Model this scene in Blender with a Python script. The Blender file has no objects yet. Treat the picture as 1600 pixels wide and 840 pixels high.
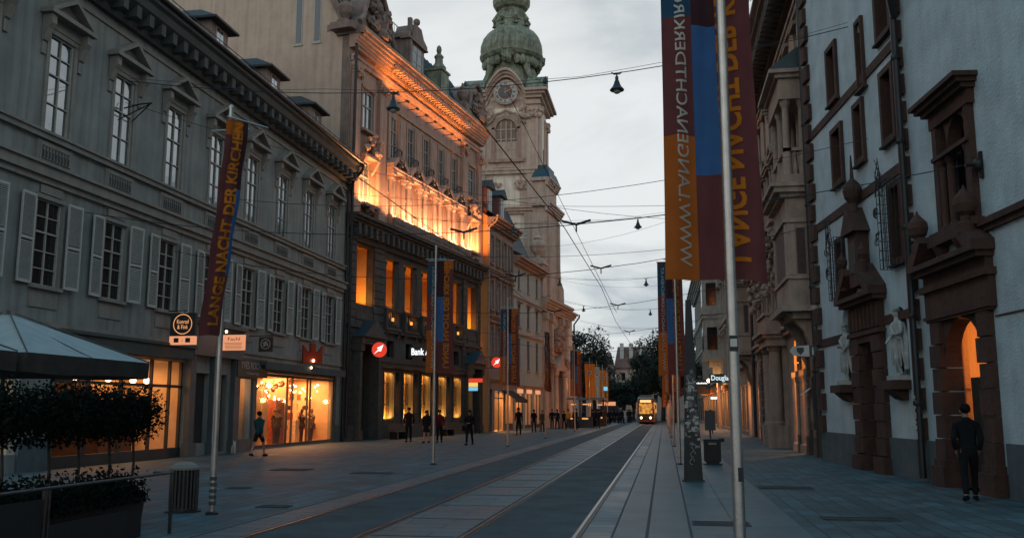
import bpy, bmesh, math, random
from mathutils import Vector, Matrix, noise
random.seed(7)
PI = math.pi
R = math.radians
sc = bpy.context.scene
COL = sc.collection

# ------------------------------------------------------------------ helpers
class MB:
    """collects geometry, links it as one mesh object"""
    def __init__(s): s.v = []; s.f = []; s.m = []
    def face(s, pts, mi=0):
        n = len(s.v); s.v += [tuple(p) for p in pts]; s.f.append(tuple(range(n, n+len(pts)))); s.m.append(mi)
    def mesh(s, vs, fs, mi=0):
        n = len(s.v); s.v += [tuple(p) for p in vs]
        for f in fs: s.f.append(tuple(n+i for i in f)); s.m.append(mi)
    def box(s, x0, x1, y0, y1, z0, z1, mi=0):
        vs = [(x0,y0,z0),(x1,y0,z0),(x1,y1,z0),(x0,y1,z0),(x0,y0,z1),(x1,y0,z1),(x1,y1,z1),(x0,y1,z1)]
        s.mesh(vs, [(0,3,2,1),(4,5,6,7),(0,1,5,4),(1,2,6,5),(2,3,7,6),(3,0,4,7)], mi)
    def extr(s, poly, axis, a, b, mi=0):
        """closed polygon extruded along axis 0/1/2 between a and b; poly holds the two other coordinates in order"""
        def P(p, c):
            q = list(p); q.insert(axis, c); return tuple(q)
        n = len(poly)
        vs = [P(p, a) for p in poly] + [P(p, b) for p in poly]
        fs = [tuple(range(n-1, -1, -1)), tuple(range(n, 2*n))] + [(i, (i+1)%n, n+(i+1)%n, n+i) for i in range(n)]
        s.mesh(vs, fs, mi)
    def tube(s, pts, r, n=8, mi=0, cap=True):
        pts = [Vector(p) for p in pts]
        rs = r if isinstance(r, (list, tuple)) else [r]*len(pts)
        vs = []; fs = []
        for i, p in enumerate(pts):
            d = (pts[min(i+1, len(pts)-1)] - pts[max(i-1, 0)]).normalized()
            u = d.cross(Vector((0,0,1)))
            if u.length < .05: u = d.cross(Vector((0,1,0)))
            u.normalize(); w = d.cross(u).normalized()
            for k in range(n):
                a = 2*PI*k/n; vs.append(p + u*math.cos(a)*rs[i] + w*math.sin(a)*rs[i])
        for i in range(len(pts)-1):
            for k in range(n):
                fs.append((i*n+k, i*n+(k+1)%n, (i+1)*n+(k+1)%n, (i+1)*n+k))
        if cap: fs.append(tuple(range(n))); fs.append(tuple(range((len(pts)-1)*n, len(pts)*n))[::-1])
        s.mesh(vs, fs, mi)
    def lathe(s, c, prof, n=16, mi=0, shape=None):
        c = Vector(c); vs = []; fs = []
        for (r, z) in prof:
            for k in range(n):
                a = 2*PI*(k+.5)/n
                q = shape(a) if shape else 1.0
                vs.append((c.x+r*q*math.cos(a), c.y+r*q*math.sin(a), c.z+z))
        for i in range(len(prof)-1):
            for k in range(n):
                fs.append((i*n+k, i*n+(k+1)%n, (i+1)*n+(k+1)%n, (i+1)*n+k))
        fs.append(tuple(range(n))[::-1]); fs.append(tuple(range((len(prof)-1)*n, len(prof)*n)))
        s.mesh(vs, fs, mi)
    def blob(s, c, r, seed=0, n=8, m=6, jag=.15, mi=0):
        c = Vector(c); rx, ry, rz = r if isinstance(r, (tuple, list)) else (r, r, r)
        vs = []; fs = []
        for i in range(m+1):
            t = PI*i/m
            for k in range(n):
                a = 2*PI*k/n; d = Vector((math.sin(t)*math.cos(a), math.sin(t)*math.sin(a), math.cos(t)))
                q = 1 + jag*noise.noise(d*2.1+Vector((seed*3.7, seed, 0)))*2
                vs.append((c.x+d.x*rx*q, c.y+d.y*ry*q, c.z+d.z*rz*q))
        for i in range(m):
            for k in range(n): fs.append((i*n+k, (i+1)*n+k, (i+1)*n+(k+1)%n, i*n+(k+1)%n))
        s.mesh(vs, fs, mi)
    def add(s, o, M=None):
        n = len(s.v)
        s.v += [tuple(M @ Vector(p)) if M else p for p in o.v]
        s.f += [tuple(n+i for i in f) for f in o.f]; s.m += o.m
    def build(s, name, mats, parent=None, loc=(0,0,0), smooth=False, rz=0):
        me = bpy.data.meshes.new(name)
        me.from_pydata(s.v, [], s.f); 
        if not isinstance(mats, (list, tuple)): mats = [mats]
        for m in mats: me.materials.append(m)
        if len(mats) > 1: me.polygons.foreach_set('material_index', s.m)
        if smooth: me.polygons.foreach_set('use_smooth', [True]*len(s.f))
        me.update()
        if smooth:
            try: me.set_sharp_from_angle(angle=R(40))
            except Exception: pass
        o = bpy.data.objects.new(name, me); COL.objects.link(o)
        o.location = loc; o.rotation_euler = (0,0,rz)
        if parent: o.parent = parent
        return o

def empty(name, loc=(0,0,0), rz=0):
    o = bpy.data.objects.new(name, None); COL.objects.link(o); o.location = loc; o.rotation_euler = (0,0,rz)
    o.empty_display_size = .3
    return o
def tag(o, label, cat, group=None, kind=None):
    if label: o['label'] = label
    if cat: o['category'] = cat
    if group: o['group'] = group
    if kind: o['kind'] = kind
    return o
def struct(o): o['kind'] = 'structure'; return o
def copy_tree(o, parent=None, loc=None, rz=None):
    c = o.copy(); COL.objects.link(c)
    if parent: c.parent = parent
    if loc is not None: c.location = loc
    if rz is not None: c.rotation_euler = (0,0,rz)
    for ch in list(o.children): copy_tree(ch, c)
    return c
def frame(name, A, B):
    """empty at A, local x along A->B, local -y is outward (to the street when A->B has the street on its right)"""
    return empty(name, (A[0], A[1], 0), math.atan2(B[1]-A[1], B[0]-A[0]))

def wall(mb, s0, s1, z0, z1, ops, depth=.3, y=0, mi=0):
    """front wall sheet with rectangular openings (a,b,c,d = s0,s1,z0,z1) and reveals"""
    xs = sorted(set([s0, s1]+[o[0] for o in ops]+[o[1] for o in ops])); xs = [x for x in xs if s0 <= x <= s1]
    zs = sorted(set([z0, z1]+[o[2] for o in ops]+[o[3] for o in ops])); zs = [z for z in zs if z0 <= z <= z1]
    for i in range(len(xs)-1):
        run = None
        for j in range(len(zs)-1):
            cx = (xs[i]+xs[i+1])/2; cz = (zs[j]+zs[j+1])/2
            if any(o[0] < cx < o[1] and o[2] < cz < o[3] for o in ops):
                if run is not None: mb.face([(xs[i],y,run),(xs[i+1],y,run),(xs[i+1],y,zs[j]),(xs[i],y,zs[j])], mi); run = None
            elif run is None: run = zs[j]
        if run is not None: mb.face([(xs[i],y,run),(xs[i+1],y,run),(xs[i+1],y,z1),(xs[i],y,z1)], mi)
    for a, b, c, d in ops:
        Y = y+depth
        mb.face([(a,y,c),(a,Y,c),(a,Y,d),(a,y,d)], mi); mb.face([(b,y,c),(b,y,d),(b,Y,d),(b,Y,c)], mi)
        mb.face([(a,y,d),(a,Y,d),(b,Y,d),(b,y,d)], mi); mb.face([(a,y,c),(b,y,c),(b,Y,c),(a,Y,c)], mi)
def arch_fill(mb, s0, s1, zs, zt, y, depth, n=12, mi=0):
    """fills the corners above a round arch springing at zs inside an opening whose head is at zt"""
    c = (s0+s1)/2; r = (s1-s0)/2; h = zt-zs
    pts = [(c-r*math.cos(PI*k/n), zs+min(h, 1e9)*math.sin(PI*k/n)) for k in range(n+1)]
    for k in range(n):
        a, b = pts[k], pts[k+1]
        mb.face([(a[0],y,a[1]),(b[0],y,b[1]),(b[0],y,zt+.001),(a[0],y,zt+.001)], mi)
        mb.face([(a[0],y,a[1]),(a[0],y+depth,a[1]),(b[0],y+depth,b[1]),(b[0],y,b[1])], mi)
def prof(mb, pts, s0, s1, mi=0):  # pts are (y,z)
    mb.extr(pts, 0, s0, s1, mi)
def band(mb, s0, s1, z0, z1, out, mi=0, y=0): mb.box(s0, s1, y-out, y+.05, z0, z1, mi)
def cornice(mb, s0, s1, z0, z1, out, mi=0, y=0, steps=4):
    for k in range(steps):
        t0 = k/steps; t1 = (k+1)/steps
        o = out*(.25+.75*t1**1.3)
        mb.box(s0-(.002*k), s1+(.002*k), y-o, y+.05, z0+(z1-z0)*t0, z0+(z1-z0)*t1 - (.0 if k == steps-1 else 0), mi)
def dentils(mb, s0, s1, pitch, w, z0, z1, y0, y1, mi=0):
    n = max(1, int((s1-s0)/pitch))
    for k in range(n):
        s = s0+(k+.5)*(s1-s0)/n; mb.box(s-w/2, s+w/2, y0, y1, z0, z1, mi)
def pediment(mb, c, w, z0, h, out, t=.12, mi=0, y=0, mi2=None):
    """triangular pediment: base cornice, two raking mouldings, recessed tympanum"""
    mb.box(c-w/2, c+w/2, y-out, y+.04, z0, z0+t, mi)
    L = math.hypot(w/2, h)
    for sgn in (-1, 1):
        poly = [(c+sgn*w/2, z0+t), (c+sgn*(w/2-t*1.6), z0+t), (c, z0+t+h-t*.6), (c, z0+t+h+t*.5)]
        mb.extr([(p[0], p[1]) for p in poly], 1, y-out-.003, y+.03, mi)
    mb.extr([(c-w/2+t, z0+t), (c+w/2-t, z0+t), (c, z0+h)], 1, y-out*.3, y+.02, mi if mi2 is None else mi2)

# ------------------------------------------------------------------ materials
def newmat(name):
    m = bpy.data.materials.new(name); m.use_nodes = True
    nt = m.node_tree; return m, nt, nt.nodes['Principled BSDF']
def pm(name, col, rough=.8, var=.2, scale=1.5, bump=.15, bscale=20, metal=0, streak=0, spec=.5, alpha=None):
    """mottled procedural surface: two noises on the colour, one on the bump, optional rain streaks"""
    m, nt, b = newmat(name); N = nt.nodes; L = nt.links
    tc = N.new('ShaderNodeTexCoord')
    n1 = N.new('ShaderNodeTexNoise'); n1.inputs['Scale'].default_value = scale; n1.inputs['Detail'].default_value = 8; n1.inputs['Roughness'].default_value = .65
    L.new(tc.outputs['Object'], n1.inputs['Vector'])
    mr = N.new('ShaderNodeMapRange'); mr.inputs['From Min'].default_value = .3; mr.inputs['From Max'].default_value = .7
    mr.inputs['To Min'].default_value = 1-var; mr.inputs['To Max'].default_value = 1+var
    L.new(n1.outputs['Fac'], mr.inputs['Value'])
    v = mr.outputs['Result']
    if streak:
        mp = N.new('ShaderNodeMapping'); mp.inputs['Scale'].default_value = (2.2, 2.2, .12)
        L.new(tc.outputs['Object'], mp.inputs['Vector'])
        n3 = N.new('ShaderNodeTexNoise'); n3.inputs['Scale'].default_value = 1.6; n3.inputs['Detail'].default_value = 5
        L.new(mp.outputs['Vector'], n3.inputs['Vector'])
        m3 = N.new('ShaderNodeMapRange'); m3.inputs['From Min'].default_value = .42; m3.inputs['From Max'].default_value = .75
        m3.inputs['To Min'].default_value = 1; m3.inputs['To Max'].default_value = 1-streak
        L.new(n3.outputs['Fac'], m3.inputs['Value'])
        mu = N.new('ShaderNodeMath'); mu.operation = 'MULTIPLY'; L.new(v, mu.inputs[0]); L.new(m3.outputs['Result'], mu.inputs[1]); v = mu.outputs[0]
    vm = N.new('ShaderNodeVectorMath'); vm.operation = 'SCALE'; vm.inputs[0].default_value = col; L.new(v, vm.inputs['Scale'])
    L.new(vm.outputs['Vector'], b.inputs['Base Color'])
    b.inputs['Roughness'].default_value = rough; b.inputs['Metallic'].default_value = metal
    b.inputs['Specular IOR Level'].default_value = spec
    if bump:
        n2 = N.new('ShaderNodeTexNoise'); n2.inputs['Scale'].default_value = bscale; n2.inputs['Detail'].default_value = 6
        L.new(tc.outputs['Object'], n2.inputs['Vector'])
        bp = N.new('ShaderNodeBump'); bp.inputs['Strength'].default_value = bump; bp.inputs['Distance'].default_value = .03
        L.new(n2.outputs['Fac'], bp.inputs['Height']); L.new(bp.outputs['Normal'], b.inputs['Normal'])
    return m
def em(name, col, strength, var=0, scale=3):
    m, nt, b = newmat(name); N = nt.nodes; L = nt.links
    b.inputs['Base Color'].default_value = (.02,.02,.02,1)
    b.inputs['Emission Color'].default_value = (*col, 1); b.inputs['Emission Strength'].default_value = strength
    if var:
        tc = N.new('ShaderNodeTexCoord'); n = N.new('ShaderNodeTexNoise'); n.inputs['Scale'].default_value = scale; n.inputs['Detail'].default_value = 3
        L.new(tc.outputs['Object'], n.inputs['Vector'])
        mr = N.new('ShaderNodeMapRange'); mr.inputs['From Min'].default_value = .35; mr.inputs['From Max'].default_value = .65
        mr.inputs['To Min'].default_value = strength*(1-var); mr.inputs['To Max'].default_value = strength*(1+var)
        L.new(n.outputs['Fac'], mr.inputs['Value']); L.new(mr.outputs['Result'], b.inputs['Emission Strength'])
    return m
def glassmat(name, col=(.012,.018,.022), ior=1.75, rough=.04):
    m, nt, b = newmat(name); N = nt.nodes; L = nt.links
    b.inputs['Base Color'].default_value = (*col, 1); b.inputs['Roughness'].default_value = rough; b.inputs['IOR'].default_value = ior
    tc = N.new('ShaderNodeTexCoord'); n = N.new('ShaderNodeTexNoise'); n.inputs['Scale'].default_value = 1.3
    L.new(tc.outputs['Object'], n.inputs['Vector'])
    bp = N.new('ShaderNodeBump'); bp.inputs['Strength'].default_value = .06; bp.inputs['Distance'].default_value = .05
    L.new(n.outputs['Fac'], bp.inputs['Height']); L.new(bp.outputs['Normal'], b.inputs['Normal'])
    return m
def clearglass(name):
    m, nt, b = newmat(name); N = nt.nodes; L = nt.links
    g = N.new('ShaderNodeBsdfGlossy'); g.inputs['Roughness'].default_value = .03
    t = N.new('ShaderNodeBsdfTransparent'); t.inputs['Color'].default_value = (.9,.9,.88,1)
    lw = N.new('ShaderNodeFresnel'); lw.inputs['IOR'].default_value = 1.45
    mx = N.new('ShaderNodeMixShader'); L.new(lw.outputs[0], mx.inputs[0]); L.new(t.outputs[0], mx.inputs[1]); L.new(g.outputs[0], mx.inputs[2])
    L.new(mx.outputs[0], N['Material Output'].inputs['Surface'])
    return m
def cloth(name, col, trans=.45, var=.12):
    m, nt, b = newmat(name); N = nt.nodes; L = nt.links
    tc = N.new('ShaderNodeTexCoord'); n = N.new('ShaderNodeTexNoise'); n.inputs['Scale'].default_value = 4; n.inputs['Detail'].default_value = 6
    L.new(tc.outputs['Object'], n.inputs['Vector'])
    mr = N.new('ShaderNodeMapRange'); mr.inputs['To Min'].default_value = 1-var*2; mr.inputs['To Max'].default_value = 1+var*2; L.new(n.outputs['Fac'], mr.inputs['Value'])
    vm = N.new('ShaderNodeVectorMath'); vm.operation = 'SCALE'; vm.inputs[0].default_value = col; L.new(mr.outputs['Result'], vm.inputs['Scale'])
    d = N.new('ShaderNodeBsdfDiffuse'); t = N.new('ShaderNodeBsdfTranslucent'); mx = N.new('ShaderNodeMixShader'); mx.inputs[0].default_value = trans
    L.new(vm.outputs[0], d.inputs['Color']); L.new(vm.outputs[0], t.inputs['Color'])
    L.new(d.outputs[0], mx.inputs[1]); L.new(t.outputs[0], mx.inputs[2]); L.new(mx.outputs[0], N['Material Output'].inputs['Surface'])
    return m
def paving(name, col, bw, bh, rot=0, rough=.55, mortar=.012, var=.25, dirt=.3):
    m, nt, b = newmat(name); N = nt.nodes; L = nt.links
    tc = N.new('ShaderNodeTexCoord'); mp = N.new('ShaderNodeMapping'); mp.inputs['Rotation'].default_value = (0,0,rot); L.new(tc.outputs['Object'], mp.inputs['Vector'])
    br = N.new('ShaderNodeTexBrick'); br.inputs['Scale'].default_value = 1; br.inputs['Brick Width'].default_value = bw; br.inputs['Row Height'].default_value = bh
    br.inputs['Mortar Size'].default_value = mortar; br.inputs['Mortar Smooth'].default_value = .3
    br.inputs['Color1'].default_value = (*[c*(1-var) for c in col], 1); br.inputs['Color2'].default_value = (*[c*(1+var) for c in col], 1)
    br.inputs['Mortar'].default_value = (*[c*.3 for c in col], 1)
    L.new(mp.outputs['Vector'], br.inputs['Vector'])
    n1 = N.new('ShaderNodeTexNoise'); n1.inputs['Scale'].default_value = .45; n1.inputs['Detail'].default_value = 9; n1.inputs['Roughness'].default_value = .7; L.new(tc.outputs['Object'], n1.inputs['Vector'])
    mr = N.new('ShaderNodeMapRange'); mr.inputs['From Min'].default_value = .3; mr.inputs['From Max'].default_value = .7; mr.inputs['To Min'].default_value = 1-dirt; mr.inputs['To Max'].default_value = 1+dirt
    L.new(n1.outputs['Fac'], mr.inputs['Value'])
    n4 = N.new('ShaderNodeTexNoise'); n4.inputs['Scale'].default_value = 60; n4.inputs['Detail'].default_value = 3; L.new(tc.outputs['Object'], n4.inputs['Vector'])
    m4 = N.new('ShaderNodeMapRange'); m4.inputs['From Min'].default_value = .3; m4.inputs['From Max'].default_value = .7; m4.inputs['To Min'].default_value = .7; m4.inputs['To Max'].default_value = 1.3; L.new(n4.outputs['Fac'], m4.inputs['Value'])
    mu = N.new('ShaderNodeMath'); mu.operation = 'MULTIPLY'; L.new(mr.outputs[0], mu.inputs[0]); L.new(m4.outputs[0], mu.inputs[1])
    n5 = N.new('ShaderNodeTexVoronoi'); n5.inputs['Scale'].default_value = 1.7; L.new(tc.outputs['Object'], n5.inputs['Vector'])
    m5 = N.new('ShaderNodeMapRange'); m5.inputs['From Min'].default_value = .035; m5.inputs['From Max'].default_value = .05; m5.inputs['To Min'].default_value = .45; m5.inputs['To Max'].default_value = 1; L.new(n5.outputs['Distance'], m5.inputs['Value'])
    n6 = N.new('ShaderNodeTexNoise'); n6.inputs['Scale'].default_value = 3.2; n6.inputs['Detail'].default_value = 10; n6.inputs['Roughness'].default_value = .75; L.new(tc.outputs['Object'], n6.inputs['Vector'])
    m6 = N.new('ShaderNodeMapRange'); m6.inputs['From Min'].default_value = .56; m6.inputs['From Max'].default_value = .66; m6.inputs['To Min'].default_value = 1; m6.inputs['To Max'].default_value = .6; L.new(n6.outputs['Fac'], m6.inputs['Value'])
    mu5 = N.new('ShaderNodeMath'); mu5.operation = 'MULTIPLY'; L.new(m5.outputs[0], mu5.inputs[0]); L.new(m6.outputs[0], mu5.inputs[1])
    mu6 = N.new('ShaderNodeMath'); mu6.operation = 'MULTIPLY'; L.new(mu.outputs[0], mu6.inputs[0]); L.new(mu5.outputs[0], mu6.inputs[1]); mu = mu6
    vm = N.new('ShaderNodeVectorMath'); vm.operation = 'SCALE'; L.new(br.outputs['Color'], vm.inputs[0]); L.new(mu.outputs[0], vm.inputs['Scale'])
    L.new(vm.outputs[0], b.inputs['Base Color'])
    rr = N.new('ShaderNodeMapRange'); rr.inputs['From Min'].default_value = .3; rr.inputs['From Max'].default_value = .7; rr.inputs['To Min'].default_value = rough-.08; rr.inputs['To Max'].default_value = rough+.18
    b.inputs['Specular IOR Level'].default_value = .32; L.new(n1.outputs['Fac'], rr.inputs['Value']); L.new(rr.outputs[0], b.inputs['Roughness'])
    bp = N.new('ShaderNodeBump'); bp.inputs['Strength'].default_value = .5; bp.inputs['Distance'].default_value = .012; bp.invert = True
    ad = N.new('ShaderNodeMath'); ad.operation = 'MULTIPLY_ADD'; ad.inputs[1].default_value = .35; L.new(n4.outputs['Fac'], ad.inputs[0]); L.new(br.outputs['Fac'], ad.inputs[2])
    L.new(ad.outputs[0], bp.inputs['Height']); L.new(bp.outputs['Normal'], b.inputs['Normal'])
    return m

def mirrorglass(name):
    m, nt, b = newmat(name); N = nt.nodes; L = nt.links
    b.inputs['Base Color'].default_value = (.012,.016,.018,1); b.inputs['Roughness'].default_value = .3
    tc = N.new('ShaderNodeTexCoord'); n = N.new('ShaderNodeTexNoise'); n.inputs['Scale'].default_value = 1.1; L.new(tc.outputs['Object'], n.inputs['Vector'])
    bp = N.new('ShaderNodeBump'); bp.inputs['Strength'].default_value = .10; bp.inputs['Distance'].default_value = .06; L.new(n.outputs['Fac'], bp.inputs['Height'])
    g = N.new('ShaderNodeBsdfGlossy'); g.inputs['Roughness'].default_value = .04; g.inputs['Color'].default_value = (.85,.9,.92,1); L.new(bp.outputs['Normal'], g.inputs['Normal'])
    lw = N.new('ShaderNodeFresnel'); lw.inputs['IOR'].default_value = 3.8
    mx = N.new('ShaderNodeMixShader'); L.new(lw.outputs[0], mx.inputs[0]); L.new(b.outputs[0], mx.inputs[1]); L.new(g.outputs[0], mx.inputs[2]); L.new(mx.outputs[0], N['Material Output'].inputs['Surface'])
    return m
M = dict(
 plaster=pm('plaster_grey_green', (.235,.245,.225), .9, .22, .6, .4, 24, streak=.42),
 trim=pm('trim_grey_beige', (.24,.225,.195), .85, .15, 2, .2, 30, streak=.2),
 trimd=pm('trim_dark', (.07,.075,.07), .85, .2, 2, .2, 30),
 white_wood=pm('white_wood', (.42,.42,.38), .6, .1, 4, .1, 30),
 frame=pm('window_frame_paint', (.36,.35,.31), .6, .1, 4, .1, 30),
 frame_dark=pm('dark_window_frame', (.05,.045,.04), .6, .2, 4, .1, 30),
 glass=mirrorglass('window_glass'), glass2=glassmat('dark_window_glass', (.01,.012,.014), 1.6, .08), glassd=glassmat('dull_window_glass',(.012,.016,.018),1.3,.25),
 glasscurt=glassmat('glass_curtained', (.10,.115,.12), 1.6, .1),
 clear=clearglass('shop_glass'),
 roof_dark=pm('roof_tiles_dark', (.03,.032,.034), .7, .35, 3, .8, 14),
 roof_teal=pm('roof_copper_teal', (.018,.045,.055), .55, .3, 2, .3, 10),
 roof_red=pm('roof_tiles_red', (.15,.075,.055), .8, .3, 3, .8, 12),
 copper=pm('verdigris_copper', (.20,.21,.14), .65, .6, 1.1, .6, 5, streak=.6),
 beige=pm('beige_render', (.50,.37,.28), .9, .12, 1.2, .35, 18, streak=.2),
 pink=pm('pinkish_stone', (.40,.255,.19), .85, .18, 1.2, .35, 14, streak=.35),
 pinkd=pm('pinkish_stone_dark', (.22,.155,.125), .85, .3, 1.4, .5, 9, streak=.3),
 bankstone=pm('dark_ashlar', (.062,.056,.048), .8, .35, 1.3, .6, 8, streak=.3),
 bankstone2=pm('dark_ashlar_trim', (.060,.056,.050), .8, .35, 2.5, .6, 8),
 churchw=pm('church_cream', (.82,.70,.57), .9, .12, 1, .2, 14, streak=.35),
 churchp=pm('church_rose', (.52,.375,.29), .9, .18, 1, .3, 10, streak=.3),
 l3wall=pm('rose_grey_render', (.27,.205,.175), .9, .15, 1, .25, 20, streak=.25),
 l4wall=pm('pale_green_render', (.36,.39,.355), .9, .1, 1, .2, 20, streak=.25),
 orange=pm('orange_render', (.62,.24,.07), .9, .1, 1, .2, 20),
 brick=pm('red_brick_render', (.21,.09,.07), .9, .2, 3, .3, 20),
 landw=pm('landhaus_white', (.42,.52,.545), .9, .2, 1.1, .7, 16, streak=.12),
 landr=pm('red_brown_stone', (.056,.027,.018), .85, .35, 1.6, .7, 9, streak=.3),
 plinth=pm('grey_plinth', (.075,.10,.11), .85, .25, 1.5, .4, 12, streak=.2),
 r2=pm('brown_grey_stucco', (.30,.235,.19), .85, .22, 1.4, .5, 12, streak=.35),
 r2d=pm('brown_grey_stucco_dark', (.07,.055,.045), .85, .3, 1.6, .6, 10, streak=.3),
 r3=pm('pale_stucco', (.30,.31,.28), .85, .2, 1.4, .4, 10, streak=.3),
 iron=pm('black_iron', (.012,.014,.015), .5, .2, 6, .2, 30, metal=.3),
 pipe=pm('downpipe_dark', (.02,.022,.024), .45, .2, 3, .1, 20, metal=.4),
 pole=pm('brushed_steel_pole', (.42,.40,.37), .33, .15, 6, .1, 50, metal=.85),
 steel=pm('rail_steel', (.15,.15,.145), .30, .2, 4, .1, 60, metal=1),
 lampgreen=pm('lamp_green_grey', (.022,.030,.030), .45, .2, 5, .1, 30, metal=.3),
 cable=pm('cable_black', (.012,.012,.014), .6, .1, 5, 0),
 woodshop=pm('dark_shopfront', (.03,.034,.036), .5, .25, 2, .1, 20),
 shopblue=pm('blue_grey_shopfront', (.07,.09,.10), .5, .2, 2, .1, 20),
 shopin=pm('warm_shop_interior', (.62,.44,.26), .8, .15, 2, .05, 10),
 shopdark=pm('dark_shop_goods', (.05,.03,.025), .7, .5, 5, .1, 10),
 amber=pm('amber_curtain', (.62,.36,.12), .9, .12, 8, .1, 30),
 redsign=pm('red_enamel', (.28,.02,.012), .4, .05, 4, 0),
 railsteel=pm('dull_handrail',(.10,.10,.10),.4,.2,6,.1,50,metal=.8), goods1=pm('shop_goods_red',(.30,.08,.05),.6,.5,9,0), goods2=pm('shop_goods_pale',(.75,.62,.42),.5,.3,9,0),
 concrete=pm('tree_grate', (.03,.035,.037), .8, .3, 3, .4, 20),
 leaf=pm('topiary_leaves', (.005,.010,.007), .95, .7, 5, 0, spec=.1),
 leaf2=pm('tree_leaves', (.022,.040,.024), .75, .5, .5, 0),
 bark=pm('bark', (.03,.025,.02), .9, .3, 6, .6, 20),
 planter=pm('dark_planter', (.006,.008,.010), .8, .2, 3, .1, 20),
 canvas=cloth('parasol_canvas', (.40,.45,.44), .18, .10),
 canvasd=cloth('valance_canvas', (.07,.062,.056), .15, .2),
)
M['e_amber'] = em('amber_glow', (1,.38,.07), 1.6, .35, 4)
M['e_warm'] = em('warm_glow', (1,.50,.20), 2.6, .5, 2.5)
M['e_shop'] = em('shop_glow', (1,.42,.16), 1.3, .5, 1.5)
M['e_bulb'] = em('bulb_glow', (1,.62,.32), 14)
M['e_white'] = em('white_letters_glow', (.92,.96,1), 1.5)
M['e_red'] = em('red_disc_glow', (.95,.06,.025), .8)
M['e_peach'] = em('peach_sign_glow', (1,.40,.20), .8)
M['e_orange'] = em('orange_sign_glow', (1,.42,.16), .9)
M['e_yellow'] = em('yellow_sign_glow', (1,.6,.12), 1.0)
M['e_blue'] = em('blue_sign_glow', (.2,.6,.9), .9)
M['e_bright'] = em('bright_lamp_glow', (1,.55,.25), 60)
M['e_teal'] = em('pale_sign_glow', (.75,.95,1), 1.0)

def light(kind, loc, energy, col=(1,.45,.18), size=.2, sy=None, rot=None, spot=None, name='lamp_light', target=None, parent=None):
    l = bpy.data.lights.new(name, kind); l.energy = energy; l.color = col
    if kind == 'AREA':
        l.size = size
        if sy: l.shape = 'RECTANGLE'; l.size_y = sy
    elif kind != 'SUN': l.shadow_soft_size = size
    if spot: l.spot_size = spot; l.spot_blend = .6
    o = bpy.data.objects.new(name, l); COL.objects.link(o); o.location = loc
    if parent: o.parent = parent
    if target is not None:
        d = Vector(target)-Vector(loc); o.rotation_euler = d.to_track_quat('-Z', 'Y').to_euler()
    elif rot: o.rotation_euler = rot
    return o

def skin_mb(verts, edges, radii, sub=1):
    me = bpy.data.meshes.new('s'); me.from_pydata(verts, edges, []); o = bpy.data.objects.new('s', me); COL.objects.link(o)
    md = o.modifiers.new('skin','SKIN'); md.use_smooth_shade = True
    for i,l in enumerate(me.skin_vertices[0].data):
        r = radii[i]; l.radius = r if isinstance(r,tuple) else (r,r); l.use_root = (i==0)
    sb = o.modifiers.new('sub','SUBSURF'); sb.levels = sub; sb.render_levels = sub
    dg = bpy.context.evaluated_depsgraph_get(); dg.update(); m2 = bpy.data.meshes.new_from_object(o.evaluated_get(dg))
    q = MB(); q.mesh([tuple(v.co) for v in m2.vertices],[tuple(p.vertices) for p in m2.polygons])
    bpy.data.objects.remove(o); bpy.data.meshes.remove(me); bpy.data.meshes.remove(m2); return q

# text -> mesh data (flat outline thickened), in the xy plane
_FONT_CACHE = {}
def text_mb(txt, h, thick=.004, spacing=1.0, bold=0.0, align='CENTER'):
    cu = bpy.data.curves.new('lettering', 'FONT'); cu.body = txt; cu.size = h/.7; cu.extrude = thick/2; cu.align_x = align
    cu.space_character = spacing; cu.offset = bold*h; cu.resolution_u = 3
    o = bpy.data.objects.new('lettering', cu); COL.objects.link(o)
    dg = bpy.context.evaluated_depsgraph_get(); dg.update()
    me = bpy.data.meshes.new_from_object(o.evaluated_get(dg))
    mb = MB(); mb.mesh([tuple(v.co) for v in me.vertices], [tuple(p.vertices) for p in me.polygons])
    bpy.data.objects.remove(o); bpy.data.curves.remove(cu); bpy.data.meshes.remove(me)
    return mb
def text_on_wall(txt, h, mat, parent, loc, width=None, name='lettering', rz=0, **k):
    """letters standing upright in the local xz plane, facing local -y"""
    t = text_mb(txt, h, **k)
    xs = [p[0] for p in t.v]; w = max(xs)-min(xs); f = (width/w) if width else 1
    q = MB(); q.add(t, Matrix(((f,0,0,0),(0,0,-1,0),(0,1,0,0),(0,0,0,1))))
    return q.build(name, mat, parent, loc, rz=rz)

# ------------------------------------------------------------------ windows
_W = {}
def window_proto(w, h, fm, gm, rec=.12, fw=.07, bars=(1, (.62,)), sub=(), sill=None):
    """window frame mesh (local: centre x=0, base z=0, wall plane y=0) with its pane as a child"""
    key = (w, h, fm.name, gm.name, rec, fw, bars, sub)
    if key in _W: return _W[key]
    mb = MB(); a = w/2; y0, y1 = rec-.035, rec+.03
    mb.box(-a, -a+fw, y0, y1, 0, h); mb.box(a-fw, a, y0, y1, 0, h)
    mb.box(-a+fw, a-fw, y0, y1, 0, fw); mb.box(-a+fw, a-fw, y0, y1, h-fw, h)
    for k in range(bars[0]):
        x = -a+w*(k+1)/(bars[0]+1); mb.box(x-fw*.42, x+fw*.42, y0+.012, y1, fw, h-fw)
    for t in bars[1]: mb.box(-a+fw, a-fw, y0+.004, y1-.003, h*t-fw*.5, h*t+fw*.5)
    for t in sub: mb.box(-a+fw, a-fw, y0+.015, y1-.006, h*t-.015, h*t+.015)
    o = mb.build('window', fm)
    p = MB(); p.face([(-a+.01,rec+.034,.01),(a-.01,rec+.034,.01),(a-.01,rec+.034,h-.01),(-a+.01,rec+.034,h-.01)])
    p.build('pane', gm, o)
    _W[key] = o; o['proto'] = 1
    return o
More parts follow.
